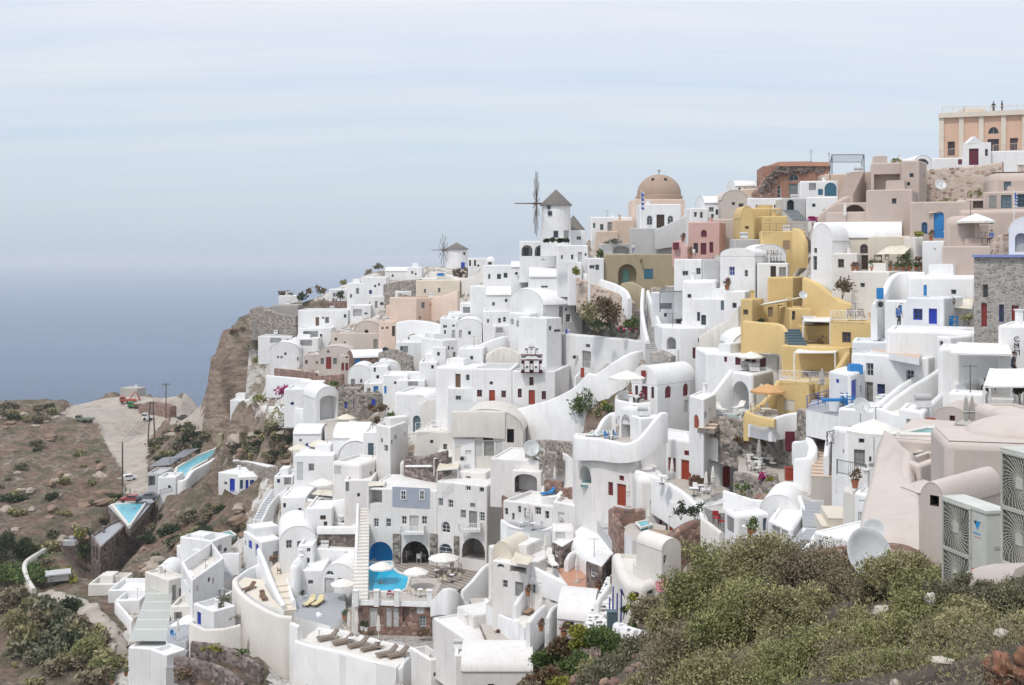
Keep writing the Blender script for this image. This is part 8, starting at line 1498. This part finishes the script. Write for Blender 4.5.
FB=[(682,640,52,52,'leaf_olive',31,'upright olive bush at the left edge of the near slope'),(712,616,58,56,'leaf_green2',28,'rounded green bush at the crest of the near slope'),(756,600,62,52,'leaf_olive',26,'tallest olive bush on the crest of the near slope'),(808,600,60,44,'leaf_dry',25,'brown twiggy bush on the crest near the big dish'),(648,676,56,44,'leaf_grey',34,'grey dry bush on the left flank of the near slope'),(700,680,74,56,'leaf_dry',23,'dead brown bush in the hollow of the slope'),(742,652,76,60,'leaf_green2',22,'dense green bush in the middle of the near slope'),(800,640,66,46,'leaf_olive',21,'olive bush under the brown twiggy crest bush'),(842,616,50,40,'leaf_dry',22,'brown twiggy bush below the big dish'),(612,694,60,34,'leaf_grey',36,'low grey green bush at the bottom of the slope'),(668,710,70,46,'leaf_olive',24,'olive bush at the bottom edge, left of the hollow'),(738,712,90,62,'leaf_olive',15,'olive bush at the bottom edge, in the centre'),(806,690,80,52,'leaf_green2',14,'greener bush near the bottom edge'),(902,598,44,40,'leaf_olive',19.5,'tall bush overlapping the big dish rim'),(932,604,50,32,'leaf_green2',17,'green bush in front of the pinkish wall'),(966,614,60,34,'leaf_grey',12.8,'pale bush covering the foot of the big air conditioner'),(862,652,62,34,'leaf_olive',15,'olive bush right of the painted rock'),(912,650,76,42,'leaf_green2',12.5,'green bush above the flat pale stone'),(968,648,66,34,'leaf_olive',11,'olive bush beside the pale stone'),(905,702,90,44,'leaf_green2',9.8,'low green bush at the bottom right'),(1008,612,50,30,'leaf_grey',11.4,'pale bush under the broken plinth'),(1026,648,46,30,'leaf_olive',9.8,'bush at the right frame edge'),(860,690,70,36,'leaf_dry',12,'dry stalky patch between the green bushes'),(950,706,70,34,'leaf_green2',9.2,'green tuft beside the rust boulder'),(655,622,34,30,'leaf_dry',37,'dry bush beside the white path wall'),(828,586,50,26,'leaf_rust',25.5,'rusty dead twigs on the crest behind the olive bushes'),(868,604,34,18,'leaf_dry',20,'dry weeds in front of the big dish')]
for x,y,w,h,m_,d,l_ in FB:bush(l_,x,y+6,w*(1.1 if x<700 else 1.45),h*(1.15 if x<700 else 1.36),m_,d=d,leaf=max(.011,1.5*d/F),n=28000 if m_!='leaf_dry' else 12000,name='bush',cat='bush',twigs=True)
for i,(x,y,w,h,m_)in enumerate([(548,668,26,18,'leaf_green'),(562,655,24,16,'leaf_rust'),(580,650,22,26,'leaf_yellow'),(600,652,30,24,'leaf_green'),(620,655,30,16,'leaf_green'),(575,676,36,20,'leaf_green'),(545,690,34,22,'leaf_rust'),(598,684,44,22,'leaf_olive'),(563,692,30,16,'leaf_yellow'),(640,668,30,12,'leaf_green'),(530,695,26,14,'leaf_dry')]):
 bush(['bright green bush at the slope edge over the white roofs','rusty bush on the slope edge','yellow green bush by the barrel roofed house','dark green bush beside the alley foot','green bush behind the white bench slab','broad green bush on the lower near slope','rust brown bush at the bottom edge','olive bush under the white bench slab','yellow flowering bush at the bottom edge','green ground bush right of the white bench slab','dry bush in the lowest corner of the slope'][i],x,y,w,h,m_,d=46-i*.5,n=3500)
def nearrocks():
 rng=random.Random(3)
 for k in range(26):rock('rough brown rock on the near green slope',rng.uniform(525,650),rng.uniform(655,690),rng.uniform(6,16),rng.uniform(4,9),'stone_brown',group='rocks on the near slope',seed=k,d=None)
nearrocks()
def scatter(kind,label,group,polys,n,protos,seed,smin,smax):
 def go():
  rng=random.Random(seed);src=[];c=0;t=0
  while c<n and t<n*40:
   t+=1;pl=polys[rng.randrange(len(polys))];xs=[p[0]for p in pl];ys=[p[1]for p in pl];x,y=rng.uniform(min(xs),max(xs)),rng.uniform(min(ys),max(ys))
   if not inpoly(np.array([x]),np.array([y]),pl)[0]:continue
   q=hit(x,y)
   if q.y>345:continue
   if len(src)<protos:
    o=bush_(label,x,y,1.3*F/q.y,.9*F/q.y,['leaf_olive','leaf_grey','leaf_dark','leaf_dry'][len(src)%4],p=q,n=520,leaf=.13,seed=seed+c,group=group,name=kind);reg(o);src.append(o)
   else:o=dup(src[rng.randrange(protos)])
   s=rng.uniform(smin,smax);o.location=q-Vector((0,0,.1));o.scale=(s*rng.uniform(.8,1.4),s,s*rng.uniform(.7,1.1));o.rotation_euler.z=rng.random()*6;c+=1
 LATER.append(go)
SL=[[(0,425),(60,425),(100,440),(118,490),(105,530),(85,560),(0,560)],[(0,408),(58,408),(60,422),(0,424)],[(0,600),(60,605),(105,640),(110,685),(0,685)],[(150,440),(185,425),(205,430),(215,445),(180,462),(150,466)],[(130,540),(180,500),(240,505),(250,535),(200,545),(140,590)],[(225,440),(262,425),(295,430),(290,465),(240,462)]]
scatter('shrub','low scrub bush growing on the dry brown slope','scrub bushes on the dry slopes',SL[:1]+SL[1:],110,6,11,.8,2.6);scatter('shrub','low green scrub bush in the lowest left corner','green scrub in the lower left corner',[SL[2]],34,4,23,1.6,3.2);scatter('shrub','scrub bush on the bank below the blue door house','scrub under the blue door house',SL[3:],56,4,31,.9,2.4)
for i,(x,y,w,h)in enumerate([(16,632,20,22),(40,628,20,20),(62,625,18,20),(30,612,18,14),(90,655,30,18),(75,640,24,16),(60,668,28,18),(105,672,24,20),(45,650,22,16)]):bush('rounded grey green broom bush below the dirt path',x,y,w,h,['leaf_olive','leaf_green2','leaf_grey'][i%3],n=3600,leaf=.13,group='broom bushes below the dirt path')
for i,(x,y,w,h)in enumerate([(6,560,26,26),(24,556,18,18)]):bush(['dark palm like tree crown at the left frame edge','second dark leafy crown near the left frame edge'][i],x,y,w,h,'leaf_dark',n=2600,leaf=.16)
for i,(x,y,w,h,m_)in enumerate([(78,537,22,7,'leaf_yellow'),(68,575,12,8,'leaf_yellow'),(75,583,12,7,'leaf_yellow'),(85,560,14,12,'leaf_green'),(55,552,16,6,'leaf_rust'),(40,574,20,8,'leaf_rust'),(48,563,16,6,'leaf_dry')]):bush(['yellow green patch over the bar building','yellow bush beside the grey slab','yellow bush under the grey slab','green bush against the dark bar building','rusty weeds inside the garden enclosure','reddish weeds by the garden wall','dry weeds in the garden enclosure'][i],x,y,w,h,m_)
def lawn():
 w=[hit(*p)for p in((0,562),(22,557),(46,552),(36,566),(24,580),(0,588))];mb=MB();c=sum(w,Vector((0,0,0)))/len(w)
 foliage('grass','leaf_green',[((c.x+random.uniform(-5,5),c.y+random.uniform(-6,6),c.z+.2),(3,3,.5),500)for _ in range(14)],None,(0,0,0),.28,seed=5);o=bpy.data.objects['grass'];o['kind']='stuff';o['label']='bright green grass patch at the left frame edge';o['category']='grass'
LATER.append(lawn)
wall('low stone edged wall of the garden enclosure',[(50,545,549),(36,553,558),(25,562,567),(27,576,582),(34,588,592)],th=.7,mat='dirtywhite');q=MB();q.box((0,0,.6),(1.5,1.1,.5),.4);q.box((0,0,1.15),(1.8,1.4,.1),.4);o=q.build('stone_table','greywall');o.location=P(58,580,dep(58,578));tag(o,'grey stone slab table in the garden enclosure','table')
q=MB();q.box((0,0,.4),(1.0,.5,.4));q.box((.3,0,1.1),(.35,.3,.4));o=q.build('stone_oven','greywall');o.location=P(70,545,dep(70,545));tag(o,'small grey stone oven above the garden enclosure','oven')
def polep(label,x,yb,yt,twin=False,arm=True):
 def go():
  p=hit(x,yb);h=(yb-yt)*p.y/F;q=MB();r=empty('power_pole',p,label,'power pole')
  for k in((-.9,.9)if twin else(0,)):q.tube((k,0,-.5),(k*.4,0,h),.2,.13,7)
  q.build('post','woodpole',r)
  if arm:q=MB();q.box((0,0,h-.5),(1.3,.08,.08));[q.tube((k,0,h-.4),(k,0,h-.05),.07,.05,5)for k in(-1.1,0,1.1)];q.build('crossarm','woodpole',r)
 LATER.append(go)
polep('tall power pole with a crossarm by the dirt yard',166,418,383);polep('twin legged power pole beside the dirt road',151.6,445,401,True);polep('slim power pole beside the lower dirt road',122.5,485,442,arm=False);polep('thin pole at the head of the triangular pool',123,500,484,arm=False)
def _car(m,cab=.55):
 def f():
  r=empty('parked_car',(0,0,0),None,'car');q=MB();n=0;pr=[(-2.1,.35),(-2.1,.8),(-1.9,.92),(-1.0,.98),(-.5,1.42),(.9,1.45),(1.6,1.0),(2.1,.9),(2.15,.35)]
  a=[q.pt((x,-.82,z))for x,z in pr];b=[q.pt((x,.82,z))for x,z in pr];q.face(a);q.face(b[::-1])
  for k in range(len(pr)):j=(k+1)%len(pr);q.face((a[k],a[j],b[j],b[k]))
  q.build('body',m,r);g=MB();g.box((.25,0,1.2),(.75,.835,.17));g.build('window','glass',r)
  for x in(-1.35,1.35):
   for y in(-.75,.75):w=MB();w.tube((x,y-.1,.33),(x,y+.1,.33),.33,.33,12);w.build('wheel','tyre',r)
  return r
 return f
CW,CG,CR_=Proto(_car('carwhite')),Proto(_car('cargrey')),Proto(_car('carred'))
def cars():
 for pr,x,y,rz,l_ in[(CW,127,481,.5,'white car parked beside the dirt road'),(CG,148,500,.1,'dark grey car parked at the triangular pool deck'),(CR_,131,502,.1,'dark red car parked at the triangular pool deck'),(CG,183,419,.2,'grey car parked in the dirt yard')]:
  p=P(x,y,207)if y>495 else hit(x,y);pr.place(p,rz,l_,None,.95)
 for x,y,c1,c2,l_ in[(151,420,'carwhite','cargrey','white pickup truck in the dirt yard'),(136,408,'digger_green','brownwood','green truck near the brown heap'),(128,403,'digger_red','cargrey','red excavator on the dirt yard edge'),(85,422,'cargo_olive','cargo_olive','olive flatbed truck left of the dirt road')]:
  p=hit(x,y);r=empty('truck',p,l_,'truck',rz=.2);q=MB();q.box((.8,0,.95),(1.7,.9,.3));q.build('load_bed',c2 if c2!='cargrey' else c1,r);q=MB();q.box((-1.6,0,1.2),(.8,.9,.75));q.box((-1.7,0,2.0),(.6,.8,.1));q.build('cab',c1,r);q=MB();q.box((-1.75,0,1.6),(.7,.92,.22));q.build('window','glass',r)
  if 'excavator' in l_:q=MB();q.tube((.5,0,1.2),(2.2,0,3.6),.2,.16,6);q.tube((2.2,0,3.6),(3.4,0,1.6),.14,.12,6);q.box((3.4,0,1.3),(.3,.4,.35));q.build('digging_arm','digger_red',r)
  for a in(-1.7,0,1.6):
   for b in(-.8,.8):w=MB();w.tube((a,b-.13,.42),(a,b+.13,.42),.42,.42,10);w.build('wheel','tyre',r)
LATER.append(cars)
H('flat roofed concrete hut on the far cliff edge',[(120,0),(137,-2),(146,3)],388,396,d=362,D=6,mat='concrete',ph=0,r=.05,name='concrete_house',ext=2);wall('long brown rubble heap wall in the dirt yard',[(142,405,411,330),(152,402,412,325),(164,403,414,318),(173,406,416,312)],th=2,mat='stone_brown',name='stone_wall');H('tiny dark hut beside the dirt road',[(61,0),(65,0)],416,421,d=322,D=1.5,mat='stone_dark',ph=0,r=.05,name='hut',cat='hut')
wall('dark rocky rim wall along the far road edge',[(85,405,408,368),(95,400,404,368),(108,396,400,368),(118,394,398,366)],th=1.5,mat='stone_dark',name='stone_wall')
H('small tan gatehouse at the end of the dirt road',[(217,0),(222,0)],434,442,d=242,D=2,mat='ochre',ph=0,name='hut',cat='hut')
def ribbon(name,cl,hw,m_):
 def go():
  q=cr([tuple(hit(*p))for p in cl],6);mb=MB();rows=[]
  for i in range(len(q)):
   a,b=q[max(i-1,0)],q[min(i+1,len(q)-1)];t=Vector((b[0]-a[0],b[1]-a[1])).normalized();n=Vector((-t.y,t.x))*hw*(1+.25*math.sin(i*1.7))
   rows.append([mb.pt((q[i][0]+n.x*s,q[i][1]+n.y*s,max(ground(q[i][0]+n.x*s,q[i][1]+n.y*s),q[i][2]-.4)+(.22 if abs(s)<.9 else-.1)))for s in(-1.1,-.8,0,.8,1.1)])
  for a,b in zip(rows,rows[1:]):
   for k in range(4):mb.face((a[k],a[k+1],b[k+1],b[k]))
  o=mb.build(name,m_,smooth=60);o['kind']='structure'
 LATER.append(go)
ribbon('dirt_path',[(44,594),(60,597),(78,604),(95,613),(108,625),(117,640),(120,655),(116,672),(110,690)],1.1,'dust')
def cover():
 rng=np.random.default_rng(4);cl=[]
 for k in range(60):
  x=rng.uniform(540,1040);y=rng.uniform(590,700);q=hit(x,y)
  if q.y>45 or q.y<6:continue
  r=.35+.012*q.y;cl.append(((q.x,q.y,q.z+.05),(r,r,.22),170))
 for i,(m_,f,s_,a_)in enumerate([('leaf_dry',lambda c:c[0][1]<17,.008,6),('leaf_green2',lambda c:c[0][1]<17,.012,2.5),('leaf_dry',lambda c:c[0][1]>=17,.02,5),('leaf_olive',lambda c:c[0][1]>=17,.03,2.5)]):
  a=[(c,r,n*3 if f(((0,1),))else n)for c,r,n in cl[i%2::2]if f((c,))];o=foliage('ground_cover',m_,a,None,(0,0,0),s_,asp=a_,seed=8+i,up=.9);o['kind']='stuff'
LATER.append(cover)
for i,(x,y,w,h)in enumerate([(230,341,16,6),(240,334,20,7),(228,352,10,5),(254,350,18,8),(246,336,12,5),(262,362,16,8)]):bush('dusty scrub along the rim of the village cliff',x,y,w,h,['leaf_grey','leaf_rust','leaf_olive'][i%3],d=[267,263,269,259,264,250][i],n=700,leaf=.2,group='scrub along the cliff rim')
def boulders():
 rng=random.Random(77);src=[];c=t=0
 while c<90 and t<2000:
  t+=1;pl=SL[rng.choice([0,0,1,1,3,4,4,5])];x,y=rng.uniform(min(p[0]for p in pl),max(p[0]for p in pl)),rng.uniform(min(p[1]for p in pl),max(p[1]for p in pl))
  if not inpoly(np.array([x]),np.array([y]),pl)[0]:continue
  q=hit(x,y)
  if q.y>345:continue
  if len(src)<4:
   n0=len(LATER);rock('weathered rock lying on the dry brown slope',x,y,F/q.y,.8*F/q.y,['rockpale','rockbrown'][len(src)%2],p=q,seed=c,group='rocks on the dry slopes');LATER.pop(n0)();src.append([o for o in COL.objects if o.name.startswith('rock')][-1]);o=src[-1]
  else:o=src[rng.randrange(4)].copy();COL.objects.link(o)
  s=rng.uniform(.8,3.2);o.location=q;o.scale=(s*1.4,s,s*rng.uniform(.4,.9));o.rotation_euler.z=rng.random()*6;c+=1
LATER.append(boulders)
def cables():
 q=[hit(166,417)+Vector((0,0,10)),hit(151.6,445)+Vector((0,0,10.5)),hit(122.5,485)+Vector((0,0,8.5))];mb=MB(q[0]);mb2=MB(q[0])
 for k in(-.8,0,.8):
  for a,b in zip(q,q[1:]):
   pr=None
   for j in range(13):t=j/12;c=a+(b-a)*t+Vector((k,0,-5.5*t*(1-t)));(mb.tube(pr,c,.035,.035,3,False)if pr else None);pr=c
 o=mb.build('power_cables','iron');o.location=q[0];tag(o,'sagging power cables strung between the dirt road poles','cable')
LATER.append(cables)
XS,YS,ZG=build_terrain()
for f in LATER:f()
